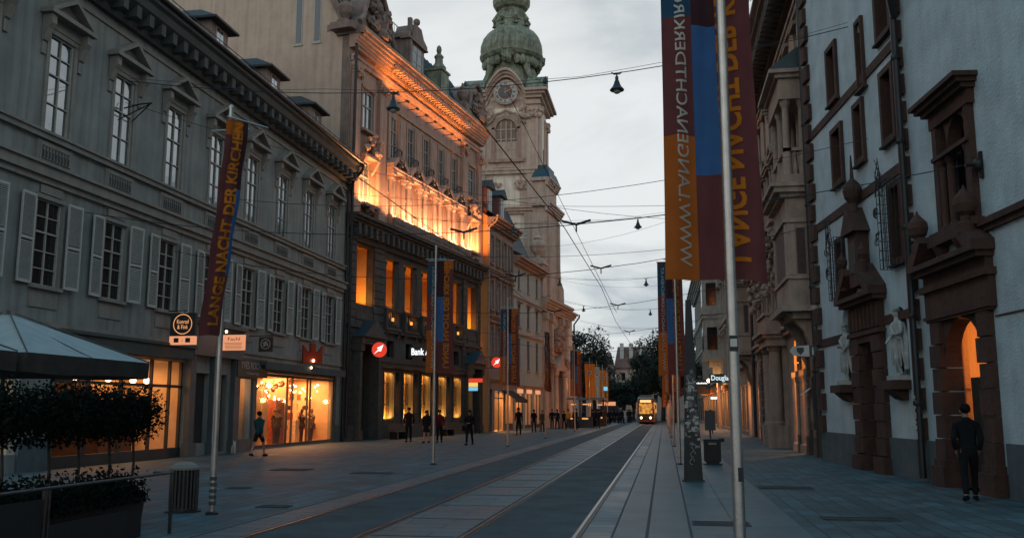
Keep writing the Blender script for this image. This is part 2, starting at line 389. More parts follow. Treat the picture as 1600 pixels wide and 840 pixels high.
def put_window(parent, proto, s, z, y=0):
    if proto.get('proto') == 1 and proto.parent is None:
        proto.parent = parent; proto.location = (s, y, z); proto['proto'] = 0; return proto
    c = copy_tree(proto, parent, (s, y, z)); return c
# ------------------------------------------------------------------ camera and sky
cam = bpy.data.cameras.new('camera'); co = bpy.data.objects.new('camera', cam); COL.objects.link(co)
co.location = (0,0,1.7); co.rotation_euler = (PI/2+.152126, 0, .162493)
cam.sensor_width = 36; cam.lens = 32.29; cam.clip_end = 2000; cam.clip_start = .1
sc.camera = co
w = bpy.data.worlds.new('World'); sc.world = w; w.use_nodes = True
nt = w.node_tree; N = nt.nodes; L = nt.links; bg = N['Background']; bg.inputs['Strength'].default_value = .1
SUN_EL = R(24); SUN_AZ = R(200)
sky = N.new('ShaderNodeTexSky'); sky.sky_type = 'NISHITA'; sky.sun_disc = False; sky.sun_elevation = SUN_EL; sky.sun_rotation = SUN_AZ
tc = N.new('ShaderNodeTexCoord')
sep = N.new('ShaderNodeSeparateXYZ'); L.new(tc.outputs['Generated'], sep.inputs[0])
# cloud deck: direction projected on a plane overhead
dv = N.new('ShaderNodeMath'); dv.operation = 'ADD'; dv.inputs[1].default_value = .22; L.new(sep.outputs['Z'], dv.inputs[0])
mxz = N.new('ShaderNodeMath'); mxz.operation = 'MAXIMUM'; mxz.inputs[1].default_value = .08; L.new(dv.outputs[0], mxz.inputs[0])
dx = N.new('ShaderNodeMath'); dx.operation = 'DIVIDE'; L.new(sep.outputs['X'], dx.inputs[0]); L.new(mxz.outputs[0], dx.inputs[1])
dy = N.new('ShaderNodeMath'); dy.operation = 'DIVIDE'; L.new(sep.outputs['Y'], dy.inputs[0]); L.new(mxz.outputs[0], dy.inputs[1])
cb = N.new('ShaderNodeCombineXYZ'); L.new(dx.outputs[0], cb.inputs[0]); L.new(dy.outputs[0], cb.inputs[1]); cb.inputs[2].default_value = 3.3
n1 = N.new('ShaderNodeTexNoise'); n1.inputs['Scale'].default_value = 1.7; n1.inputs['Detail'].default_value = 9; n1.inputs['Roughness'].default_value = .52; n1.inputs['Distortion'].default_value = .5
L.new(cb.outputs[0], n1.inputs['Vector'])
cr = N.new('ShaderNodeValToRGB'); L.new(n1.outputs['Fac'], cr.inputs[0])
e = cr.color_ramp.elements
e[0].position = .40; e[0].color = (4.9/8, 5.5/8, 5.9/8, 1); e[1].position = .60; e[1].color = (8.4/8, 8.65/8, 8.7/8, 1)
x = cr.color_ramp.elements.new(.5); x.color = (7.2/8, 7.5/8, 7.55/8, 1)
sc8 = N.new('ShaderNodeVectorMath'); sc8.operation = 'SCALE'; sc8.inputs['Scale'].default_value = 8.0; L.new(cr.outputs[0], sc8.inputs[0])
# unseen upper sky is darkened and tinted blue to turn the street light teal
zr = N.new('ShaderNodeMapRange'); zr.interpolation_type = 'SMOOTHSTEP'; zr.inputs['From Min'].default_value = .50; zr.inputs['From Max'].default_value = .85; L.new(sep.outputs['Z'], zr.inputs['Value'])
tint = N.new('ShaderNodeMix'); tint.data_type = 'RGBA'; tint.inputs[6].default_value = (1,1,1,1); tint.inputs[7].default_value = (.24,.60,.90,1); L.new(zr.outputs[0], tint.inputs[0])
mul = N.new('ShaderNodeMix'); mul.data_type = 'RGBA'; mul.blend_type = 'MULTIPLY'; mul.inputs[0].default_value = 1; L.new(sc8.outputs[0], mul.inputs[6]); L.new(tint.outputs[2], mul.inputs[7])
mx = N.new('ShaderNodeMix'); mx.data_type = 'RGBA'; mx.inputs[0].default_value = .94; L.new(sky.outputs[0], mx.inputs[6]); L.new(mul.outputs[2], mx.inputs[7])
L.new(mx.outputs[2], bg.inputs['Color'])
sun = bpy.data.lights.new('sun', 'SUN'); sun.energy = .08; sun.angle = R(25); sun.color = (1,.9,.8)
so = bpy.data.objects.new('sun', sun); COL.objects.link(so); so.location = (0,0,60)
so.rotation_euler = Vector((-math.sin(SUN_AZ)*math.cos(SUN_EL), -math.cos(SUN_AZ)*math.cos(SUN_EL), -math.sin(SUN_EL))).to_track_quat('-Z','Y').to_euler()
vs_ = sc.view_settings; vs_.view_transform = 'Standard'; vs_.look = 'None'; vs_.exposure = 0; vs_.gamma = 1; vs_.use_curve_mapping = False
sc.render.engine = 'CYCLES'; sc.cycles.use_denoising = True
try: sc.cycles.denoiser = 'OPENIMAGEDENOISE'
except Exception: pass
sc.cycles.max_bounces = 6; sc.cycles.diffuse_bounces = 3; sc.cycles.glossy_bounces = 3; sc.cycles.transparent_max_bounces = 8
sc.cycles.sample_clamp_indirect = 4; sc.cycles.caustics_reflective = False; sc.cycles.caustics_refractive = False
sc.cycles.use_adaptive_sampling = True; sc.cycles.adaptive_threshold = .02

# ------------------------------------------------------------------ ground
P1 = paving('pavers_main', (.047,.090,.103), .62, .31, R(90), .6, .014, .3, .5)
P2 = paving('slabs_kerbside', (.057,.106,.120), 2.05, 1.0, R(90), .42, .018, .12)
P3 = paving('track_pavers', (.060,.104,.117), 1.3, .42, R(0), .45, .02, .15)
P4 = pm('track_asphalt', (.040,.063,.071), .75, .45, .9, .9, 45, spec=.25)
P5 = pm('gutter_stone', (.055,.082,.092), .5, .25, 1.2, .4, 30)
def sheet(name, x0, x1, y0, y1, z, m, ny=1):
    mb = MB(); mb.face([(x0,y0,z),(x1,y0,z),(x1,y1,z),(x0,y1,z)]); return struct(mb.build(name, m))
sheet('ground', -400, 400, -60, 900, 0, P1)
# right pavement: big slabs next to the gutter
sheet('pavement', .32, 1.95, -12, 135, .004, P2)
sheet('pavement_strip', -.75, .32, -12, 135, .004, P5)
XT = [(-5.62,-4.14), (-2.72,-1.24)]
sheet('track_paving', -6.35, -.75, -12, 175, .004, P3)
for a, b in XT: sheet('tram_track', a-.09, b+.09, -12, 175, .008, P4)
for a, b in XT:
    for x in (a, b):
        mb = MB(); mb.box(x-.024, x+.024, -12, 175, .002, .016); mb.box(x+.035, x+.075, -12, 175, .002, .010, 1); struct(mb.build('tram_rail', [M['steel'], M['iron']]))
mb = MB()
for x, wd in ((-.76,.03), (-.30,.045), (.31,.035), (-6.36,.03)): mb.box(x, x+wd, -12, 135, .001, .0085)
struct(mb.build('gutter_line', M['concrete']))
# lighter stone setts between the two tracks in cross bands
mb = MB()
for k in range(60): y = -8+k*2.05; mb.box(-4.02, -2.84, y, y+.03, .003, .0095)
struct(mb.build('paving_joint', M['concrete']))

def grate(x, y, w, l, label):
    mb = MB(); n = int(l/.06)
    for k in range(n): mb.box(x-w/2, x+w/2, y-l/2+k*.06, y-l/2+k*.06+.035, .002, .014)
    mb.box(x-w/2-.03, x+w/2+.03, y-l/2-.03, y-l/2, .002, .016); mb.box(x-w/2-.03, x+w/2+.03, y+l/2, y+l/2+.03, .002, .016)
    mb.box(x-w/2-.03, x-w/2, y-l/2, y+l/2, .002, .016); mb.box(x+w/2, x+w/2+.03, y-l/2, y+l/2, .002, .016)
    tag(mb.build('drain_grate', M['concrete']), label, 'drain grate', 'dark grates set flush in the pavement')
grate(.8, 14.6, .8, .45, 'dark square grate in the slabs at the foot of the nearest flagpole')
grate(3.0, 15.6, 1.1, .35, 'wide dark grate in the pavement in front of the white stone hall')
grate(2.6, 21.5, 1.1, .6, 'dark grate between the grey litter bin and the nearest flagpole')
grate(-7.9, 24.6, 1.0, .5, 'dark grate in the left pavement in line with the second banner')
grate(-10.6, 25.6, 1.0, .7, 'dark grate in the pavement between shop and second banner pole')
def manhole(x, y, r, label):
    q = MB(); q.lathe((x,y,.002),[(r,0),(r,.010),(r-.03,.011)],28); q.lathe((x,y,.0125),[(r-.05,0),(r-.05,.004)],28)
    for k in range(5):
        for j in range(5):
            a, b_ = x-r*.6+r*.3*k, y-r*.6+r*.3*j
            if (a-x)**2+(b_-y)**2 < (r*.75)**2: q.box(a-.02,a+.02,b_-.02,b_+.02,.015,.021)
    tag(q.build('manhole_cover', M['concrete']), label, 'manhole cover', 'round iron covers in the pavement')
manhole(4.1, 12.9, .30, 'round iron cover in the pavement near the bottom right corner of the street')
manhole(-9.3, 19.5, .30, 'round iron cover in the left pavement a few steps beyond the slatted bin')
manhole(-3.4, 9.9, .28, 'round iron cover between the two tracks close to the camera')
grate(-6.9, 15.9, .5, .3, 'small metal cover beside the left track kerb')

# ------------------------------------------------------------------ LEFT 1 : grey-green town house with white shutters
def town_house():
    b = frame('town_house', (-17.5,0), (-17.5,1))
    tag(b, 'long grey-green town house with white slatted shutters and small triangular window pediments', 'building')
    ctr = [20.35+3.27*k for k in range(-4, 9)]
    ops = []
    for c in ctr:
        ops.append((c-.52, c+.52, 9.68, 12.6)); ops.append((c-.55, c+.55, 5.2, 7.7))
    shop = [(24.4,31.9,0,3.5), (32.6,33.7,.45,3.1), (34.1,35.2,.05,3.1), (36.2,37.4,.05,3.4), (37.9,47.5,.05,3.35), (12,23,.5,3.2)]
    mb = MB(); wall(mb, 4, 48.8, 0, 15.0, ops+shop, .28); w_ = mb.build('wall', M['plaster'], b)
    mb = MB()
    band(mb, 4, 48.8, 8.14, 8.32, .10); band(mb, 4, 48.8, 8.32, 8.62, .20); band(mb, 4, 48.8, 8.62, 8.70, .28)
    band(mb, 4, 48.8, 9.42, 9.58, .13); band(mb, 4, 48.8, 9.58, 9.66, .19); band(mb, 4, 48.8, 14.0, 14.12, .06)
    band(mb, 4, 48.8, 4.05, 4.2, .06)
    mb.build('string_course', M['trim'], b)
    mb = MB(); prof(mb, [(.05,14.35),(-.18,14.35),(-.22,14.6),(-.75,14.95),(-.82,15.2),(-.95,15.28),(-.95,15.45),(.05,15.45)], 4, 48.9)
    dentils(mb, 4, 48.8, .75, .28, 14.5, 14.97, -.68, -.1)
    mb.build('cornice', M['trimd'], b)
    mb = MB(); mb.tube([(4,-1.02,15.5),(48.9,-1.02,15.5)], .09, 8)
    mb.tube([(48.55,-1.02,15.45),(48.55,-.95,15.1),(48.6,-.3,14.3),(48.6,-.16,13.9),(48.6,-.16,0)], .07, 8)
    mb.build('gutter', M['pipe'], b)
    mb = MB(); mb.face([(4,-1,15.5),(48.75,-1,15.5),(48.75,7,22.2),(4,7,22.2)]); mb.face([(48.75,-1,15.5),(48.75,-.9,15.2),(48.75,7,15.2),(48.75,7,22.2)])
    rf = mb.build('roof', M['roof_dark'], b)
    mb = MB()
    mb.tube([(4,-.75,15.95),(48.7,-.75,15.95)], .018, 5); mb.tube([(4,-.75,15.80),(48.7,-.75,15.80)], .012, 5)
    for k in range(60): s = 4+.75*k; mb.tube([(s,-.75,15.62),(s,-.75,15.97)], .012, 4)
    mb.build('snow_guard', M['iron'], rf)
    # dormers
    for i, s in enumerate((46.0, 40.4, 34.8, 29.2)):
        d = MB(); d.box(s-.8, s+.8, .9, 4.5, 16.2, 18.0); dm = d.build('dormer', M['l3wall'], b)
        r = MB(); r.mesh([(s-1.05,.55,17.98),(s+1.05,.55,17.98),(s+1.05,5,17.98),(s-1.05,5,17.98),(s,1.8,18.75),(s,5,18.75)], [(0,1,4),(1,2,5,4),(3,0,4,5),(0,3,2,1)]); r.box(s-1.08, s+1.08, .5, 5, 17.88, 17.975)
        r.build('dormer_roof', M['roof_dark'], dm)
        f = MB(); f.box(s-.34, s+.34, .86, .9, 16.95, 17.8); f.box(s-.28, s-.02, .85, .87, 17.0, 17.75, 1); f.box(s+.02, s+.28, .85, .87, 17.0, 17.75, 1); f.build('window', [M['frame'], M['glass']], dm)
    # upper windows with pediments
    up = window_proto(1.04, 2.92, M['frame'], M['glass'], .04, .042, (1, (.6,)), (.3, .8))
    sh = window_proto(1.10, 2.5, M['frame'], M['glass2'], .07, .05, (1, (.62,)), (.2, .4, .8))
    # surround, pediment and apron for the upper window (local to window)
    q = MB()
    for sg in (-1, 1): q.box(sg*.55 if sg > 0 else -.70, .70 if sg > 0 else -.55, -.045, .02, 0, 3.0)
    q.box(-.68, .68, -.07, .02, 2.93, 3.08); q.box(-.74, .74, -.10, .02, 3.08, 3.38)
    for sg in (-1, 1):
        q.extr([(-.32,3.36),(-.02,3.36),(-.02,2.55),(-.10,2.6),(-.22,2.95),(-.32,3.1)], 0, sg*.84-.11, sg*.84+.11)
        q.box(sg*.84-.09, sg*.84+.09, -.06, .02, 2.2, 2.55)
    pediment(q, 0, 2.14, 3.38, .62, .42, .13)
    q.box(-.78, .78, -.06, .01, -1.0, -.32); q.box(-.70, .70, -.085, -.05, -.92, -.40)
    q.build('pediment_surround', M['trim'], up)
    q = MB()   # meander relief
    for k in range(9):
        x0 = -.62+.14*k; q.box(x0, x0+.025, -.105, -.08, -.86, -.46); q.box(x0, x0+.1, -.105, -.08, -.48, -.46); q.box(x0+.05, x0+.075, -.105, -.08, -.80, -.60); q.box(x0, x0+.14, -.105, -.08, -.86, -.84)
    q.build('meander_panel', M['trimd'], up)
    # shutters
    q = MB()
    for sg in (-1, 1): q.box(.57 if sg > 0 else -.66, .66 if sg > 0 else -.57, -.04, .02, -.02, 2.52)
    q.box(-.66, .66, -.06, .02, 2.5, 2.62); q.box(-.70, .70, -.14, .03, -.10, 0); q.box(-.62, .62, -.035, .02, -.62, -.12); q.box(-.5, .5, -.05, -.03, 2.66, 2.9)
    q.build('surround', M['trim'], sh)
    for sg in (-1, 1):
        q = MB(); W = .64; x0 = 0
        q.box(0, .05, 0, .045, 0, 2.56); q.box(W-.05, W, 0, .045, 0, 2.56)
        for z in (0, 1.22, 2.48): q.box(.05, W-.05, .002, .043, z, z+.08)
        for k in range(44):
            z = .09+k*.0545
            if abs(z+.02-1.26) < .06 or z > 2.44: continue
            q.face([(.05,.002,z),(W-.05,.002,z),(W-.05,.042,z+.042),(.05,.042,z+.042)])
        q.face([(.05,.0445,.06),(W-.05,.0445,.06),(W-.05,.0445,2.5),(.05,.0445,2.5)], 1)
        o = q.build('shutter', [M['white_wood'], M['trimd']], sh, (sg*.66 if sg > 0 else -.66-W, -.17, 0))
        o.rotation_euler = (0,0,R(-4 if sg > 0 else 4))
        if sg < 0: o.location = (-.66-W, -.13, 0)
    for c in ctr:
        put_window(b, up, c, 9.68); w2 = put_window(b, sh, c, 5.2)
        for ch in w2.children:
            if ch.name.startswith('shutter'): ch.rotation_euler = (0,0,ch.rotation_euler.z+R(random.uniform(-1,5))*(-1 if ch.location.x > 0 else 1)*(1 if ch.location.x > 0 else .6))
    # wall bracket for span wires
    mb = MB(); mb.tube([(26.9,-.02,11.6),(27.0,-.55,11.75),(27.1,-.9,11.8)], .025, 6); mb.tube([(26.6,-.02,11.1),(27.1,-.85,11.78)], .02, 6); mb.tube([(27.4,-.02,11.3),(27.1,-.85,11.78)], .02, 6); mb.build('wire_bracket', M['iron'], b)
    # ---- shop fronts
    # cafe
    mb = MB(); mb.box(24.4, 31.9, 2.4, 2.45, 0, 3.5); mb.box(24.4, 31.9, .28, 2.4, -.01, .03); mb.box(24.4, 31.9, .28, 2.4, 3.45, 3.5)
    mb.box(24.38, 24.4, .28, 2.4, 0, 3.5); mb.box(31.9, 31.92, .28, 2.4, 0, 3.5)
    mb.box(27.3, 27.5, .9, 2.4, 0, 3.4, 1); mb.box(25.0, 26.8, 1.9, 2.35, 0, 1.15, 1); mb.box(29.2, 31.2, 1.6, 2.1, 0, 1.2, 1)
    for k in range(14): mb.box(25+.45*k, 25.12+.45*k, 2.1, 2.3, 1.7, 1.7+random.uniform(.2,.4), 1)
    mb.box(24.9, 31.4, 2.05, 2.38, 1.62, 1.66, 1)
    ci = mb.build('cafe_interior', [M['shopin'], M['shopdark']], b)
    mb = MB()
    for s in (24.45, 26.2, 28.0, 29.8, 31.0, 31.8): mb.box(s-.05, s+.05, .1, .2, .0, 3.45)
    mb.box(24.4, 31.9, .1, .2, 2.5, 2.6); mb.box(24.4, 31.9, .08, .22, 0, .35); mb.build('cafe_front', M['woodshop'], b)
    mb = MB()
    for s in (25.3, 27.1, 28.9, 30.4, 31.3): mb.blob((s, 1.2, 2.75), .11, jag=0)
    mb.build('pendant_bulb', M['e_bulb'], ci)
    light('AREA', (28.2, 1.3, 3.3), 150, (1,.40,.10), 6, 1.2, (0,0,0), parent=b)
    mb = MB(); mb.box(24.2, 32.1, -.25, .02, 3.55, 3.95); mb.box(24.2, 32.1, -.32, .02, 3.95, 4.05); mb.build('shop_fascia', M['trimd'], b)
    # dark portal next to the cafe
    mb = MB(); mb.box(31.95, 36.0, -.28, .0, 3.75, 4.9); mb.box(31.9, 36.05, -.45, 0, 4.9, 5.05)
    for s in (32.1, 33.9, 35.7): mb.box(s-.2, s+.2, -.2, .0, 0, 3.75); mb.box(s-.28, s+.28, -.28, 0, 0, .5)
    mb.build('dark_portal', M['shopblue'], b)
    mb = MB(); mb.box(32.4, 35.5, .2, .24, 0, 3.1); mb.build('door_leaf', M['woodshop'], b)
    # two narrow shops
    mb = MB(); mb.box(36.05, 37.75, -.14, .0, 3.0, 3.75); mb.box(36.1, 36.2, -.1, .1, 0, 3.0); mb.box(37.5, 37.75, -.1, .1, 0, 3.0); mb.box(36.2, 37.5, -.08, .1, 0, .5); mb.build('narrow_shopfront', M['shopblue'], b)
    mb = MB(); mb.box(36.2, 37.5, 1.0, 1.05, .5, 3.0); mb.build('display_back', M['shopin'], b)
    mb = MB()
    for k in range(10): s = 36.3+.12*k; mb.box(s, s+.08, .5, .6, .9+.3*(k%3), 1.2+.3*(k%3))
    mb.build('shelf_goods', M['shopdark'], b)
    light('POINT', (36.9, .6, 2.7), 22, (1,.42,.13), .15, parent=b)
    # big bright shop, 37.9 - 47.5
    mb = MB(); mb.box(37.8, 47.6, 3.0, 3.05, 0, 3.4); mb.box(37.8, 47.6, .3, 3.0, -.02, .06); mb.box(37.8, 47.6, .3, 3.0, 3.3, 3.35)
    mb.box(37.78, 37.8, .3, 3, 0, 3.4); mb.box(47.6, 47.62, .3, 3, 0, 3.4)
    mb.box(39.6, 40.5, .9, .98, .1, 2.6); mb.box(40.62, 41.3, .9, .98, .1, 2.6); mb.box(43.5, 43.6, .9, 3, .06, 3.3)
    ri = mb.build('shop_interior', M['shopin'], b)
    mb = MB()
    for k in range(150):
        s = random.uniform(38, 47.3); y = random.uniform(.9, 2.9); z = random.choice((.7, 1.2, 1.7, 2.2)); mb.box(s, s+random.uniform(.12,.4), y, y+.15, z, z+random.uniform(.15,.42))
    for k in range(8): s = 38.2+1.2*k; mb.box(s, s+1.0, 2.7, 2.95, .65+.5*(k % 3), .69+.5*(k % 3))
    for k in range(16): s = random.uniform(38, 43); mb.blob((s, random.uniform(.7,1.6), random.uniform(2.5,3.1)), random.uniform(.08,.22), k, jag=.3)
    mb.box(42.4, 43.4, 1.0, 1.6, .06, 2.2); mb.box(44.4, 44.9, .8, 1.2, .06, 1.2)
    mb.m = [(i//6)%3 for i in range(len(mb.f))]; mb.build('shop_goods', [M['shopdark'],M['goods1'],M['goods2']], ri)
    def mannequin(s, y, h, m):
        q = MB(); q.blob((0,0,h*.93), (.09,.1,.12), jag=0); q.tube([(0,0,h*.86),(0,0,h*.8)], .05, 8)
        q.tube([(0,0,h*.82),(0,0,h*.74),(0,0,h*.6),(0,0,h*.48)], [.1,.2,.14,.19], 12)
        for g in (-1,1): q.tube([(g*.2,0,h*.8),(g*.26,.03,h*.6),(g*.22,-.1,h*.45)], [.06,.05,.035], 8); q.tube([(g*.09,0,h*.5),(g*.1,0,h*.27),(g*.1,.02,.02)], [.1,.065,.04], 8)
        q.build('mannequin', m, ri, (s,y,.08), smooth=True)
    mannequin(38.6,.8,1.75,M['shopin']); mannequin(41.9,.8,1.7,M['shopdark']); mannequin(42.5,.9,1.75,M['shopdark']); mannequin(45.2,.8,1.7,M['shopdark']); mannequin(46.0,.8,1.6,M['shopin']); mannequin(46.8,.9,1.7,M['shopdark'])
    mb = MB()
    for k in range(40): mb.blob((38.1+.23*k+random.uniform(-.1,.1), random.uniform(.6,1.8), random.uniform(2.2,3.15)), random.uniform(.03,.06), jag=0, n=6, m=4)
    mb.blob((38.5,.7,1.9),(.1,.1,.22),jag=0); mb.blob((39.3,.7,1.8),(.09,.09,.2),jag=0)
    mb.build('string_lights', M['e_bulb'], ri)
    mb = MB()
    for s in (37.95, 41.4, 42.0, 43.9, 44.3, 47.45): mb.box(s-.04, s+.04, .0, .08, .05, 3.3)
    mb.box(37.9, 47.5, 0, .08, 3.2, 3.3); mb.box(37.9, 47.5, 0, .1, .05, .18); mb.build('shop_front_frame', M['frame_dark'], b)
    mb = MB(); mb.face([(37.99,.05,.18),(41.36,.05,.18),(41.36,.05,3.2),(37.99,.05,3.2)]); mb.build('shop_pane', M['clear'], b); mb = MB(); mb.face([(44.34,.05,.18),(47.4,.05,.18),(47.4,.05,3.2),(44.34,.05,3.2)]); mb.build('shop_pane', M['clear'], b)
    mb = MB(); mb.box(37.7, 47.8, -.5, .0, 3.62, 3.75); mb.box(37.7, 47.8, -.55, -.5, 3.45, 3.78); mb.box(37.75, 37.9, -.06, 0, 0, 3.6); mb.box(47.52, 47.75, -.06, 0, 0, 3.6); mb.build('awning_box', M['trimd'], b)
    light('AREA', (39.8, 1.2, 3.25), 330, (1,.40,.14), 3.5, 1.6, (0,0,0), parent=b)
    light('AREA', (42.9, 1.4, 3.25), 160, (1,.40,.14), 1.5, 1.6, (0,0,0), parent=b)
    light('AREA', (45.9, 1.2, 3.25), 320, (1,.40,.14), 2.6, 1.6, (0,0,0), parent=b)
    # stone plinth
    mb = MB()
    for a, c in ((4,12),(23,24.4),(36.0,36.1),(47.8,48.5)): mb.box(a, c, -.08, .02, 0, .9)
    mb.build('plinth', M['plinth'], b)
    return b
th = town_house()

def sign_box(name, loc, w, h, t, mat, label, cat='sign', rz=0, brk=True):
    """projecting sign, thin across the street: its face looks down the street (towards -Y)"""
    r = empty(name, loc, rz); tag(r, label, cat)
    mb = MB(); mb.box(-w/2, w/2, -t/2, t/2, 0, h); mb.build('panel', mat, r)
    return r
# round-lettered sign of the bakery
s = sign_box('hanging_sign', (-16.75, 30.2, 4.28), .95, .82, .16, M['woodshop'], 'illuminated square bakery sign with a lettered ring above the parasol', 'sign')
mb = MB(); mb.box(-.475, .475, -.09, .09, -.30, -.003); mb.build('lower_panel', M['e_peach'], s)
mb = MB()
for k in range(40):
    a0 = 2*PI*k/40; a1 = 2*PI*(k+1)/40
    mb.face([(.36*math.cos(a0),-.084,.42+.36*math.sin(a0)),(.36*math.cos(a1),-.084,.42+.36*math.sin(a1)),(.33*math.cos(a1),-.084,.42+.33*math.sin(a1)),(.33*math.cos(a0),-.084,.42+.33*math.sin(a0))])
mb.build('ring', M['e_orange'], s)
text_on_wall('Konrad', .15, M['e_orange'], s, (0,-.088,.44), .44); text_on_wall('& Fink', .15, M['e_orange'], s, (0,-.088,.25), .40)
mb = MB(); mb.box(-.30,-.12,-.1,-.092,-.23,-.07); mb.box(.14,.32,-.1,-.092,-.23,-.07); mb.build('pictogram', M['woodshop'], s)
text_on_wall('x', .06, M['woodshop'], s, (.01,-.095,-.18))
mb = MB(); mb.tube([(-.75,0,.9),(.1,0,.9)], .02, 6); mb.tube([(0,0,.82),(0,0,.9)], .015, 6); mb.build('bracket', M['iron'], s)
s = sign_box('hanging_sign', (-16.55, 33.7, 4.0), .95, .60, .08, M['e_peach'], 'cream shop sign lit by a small spot lamp beside the first banner', 'sign')
text_on_wall('Fachl', .13, M['shopdark'], s, (.02,-.045,.38), .5)
mb = MB()
for k in range(5): mb.box(-.36+.01*k, .38-.02*(k%3), -.046, -.042, .28-.055*k, .295-.055*k)
mb.build('small_print', M['shopdark'], s)
mb = MB(); mb.tube([(-.9,0,.66),(.45,0,.66)], .018, 6); mb.build('bracket', M['iron'], s)
mb = MB(); mb.blob((-.25,-.15,.72), .05, jag=0); mb.build('spot_lamp', M['e_bulb'], s)
s = sign_box('hanging_sign', (-16.7, 37.0, 4.15), .62, .62, .1, M['shopdark'], 'small dark square sign with a pale leaf in a circle', 'sign')
mb = MB()
for k in range(30):
    a0 = 2*PI*k/30; a1 = 2*PI*(k+1)/30
    mb.face([(.22*math.cos(a0),-.054,.33+.22*math.sin(a0)),(.22*math.cos(a1),-.054,.33+.22*math.sin(a1)),(.19*math.cos(a1),-.054,.33+.19*math.sin(a1)),(.19*math.cos(a0),-.054,.33+.19*math.sin(a0))])
mb.face([(-.12,-.055,.22),(-.02,-.055,.24),(.1,-.055,.45),(0,-.055,.44)]); mb.face([(-.14,-.055,.36),(-.02,-.055,.30),(-.04,-.055,.42)]); mb.face([(.02,-.055,.24),(.13,-.055,.27),(.10,-.055,.38)])
mb.build('leaf_emblem', M['white_wood'], s)
mb = MB(); mb.tube([(-.8,0,.68),(.3,0,.68)], .018, 6); mb.build('bracket', M['iron'], s)
# flat shop name on the narrow shopfront (faces the street corner)
s = empty('shop_sign', (-17.3, 36.9, 3.05), R(90)); tag(s, 'dark fascia board with pale capital letters over the narrow perfumery shop', 'sign')
mb = MB(); mb.box(-1.3, 1.6, -.05, .02, .02, .80); mb.build('board', M['woodshop'], s)
text_on_wall('YVES ROCHER', .30, M['white_wood'], s, (.15,-.056,.36), 2.3); text_on_wall('la Cosmétique Végétale', .1, M['white_wood'], s, (.15,-.056,.14), 1.2)
s = empty('shop_emblem', (-16.9, 42.8, 3.95), R(55)); tag(s, 'red three-pointed emblem sign above the bright glassware shop', 'sign')
mb = MB(); mb.extr([(-.55,0),(.55,0),(.55,.85),(.28,.55),(.14,.55),(.14,.95),(-.14,.95),(-.14,.55),(-.28,.55),(-.55,.85)], 1, -.06, .06); mb.build('emblem', M['redsign'], s)
mb = MB(); mb.blob((0,-.12,.12), .06, jag=0); mb.blob((-.1,-.1,-.22), .05, jag=0); mb.build('bulb', M['e_bulb'], s)
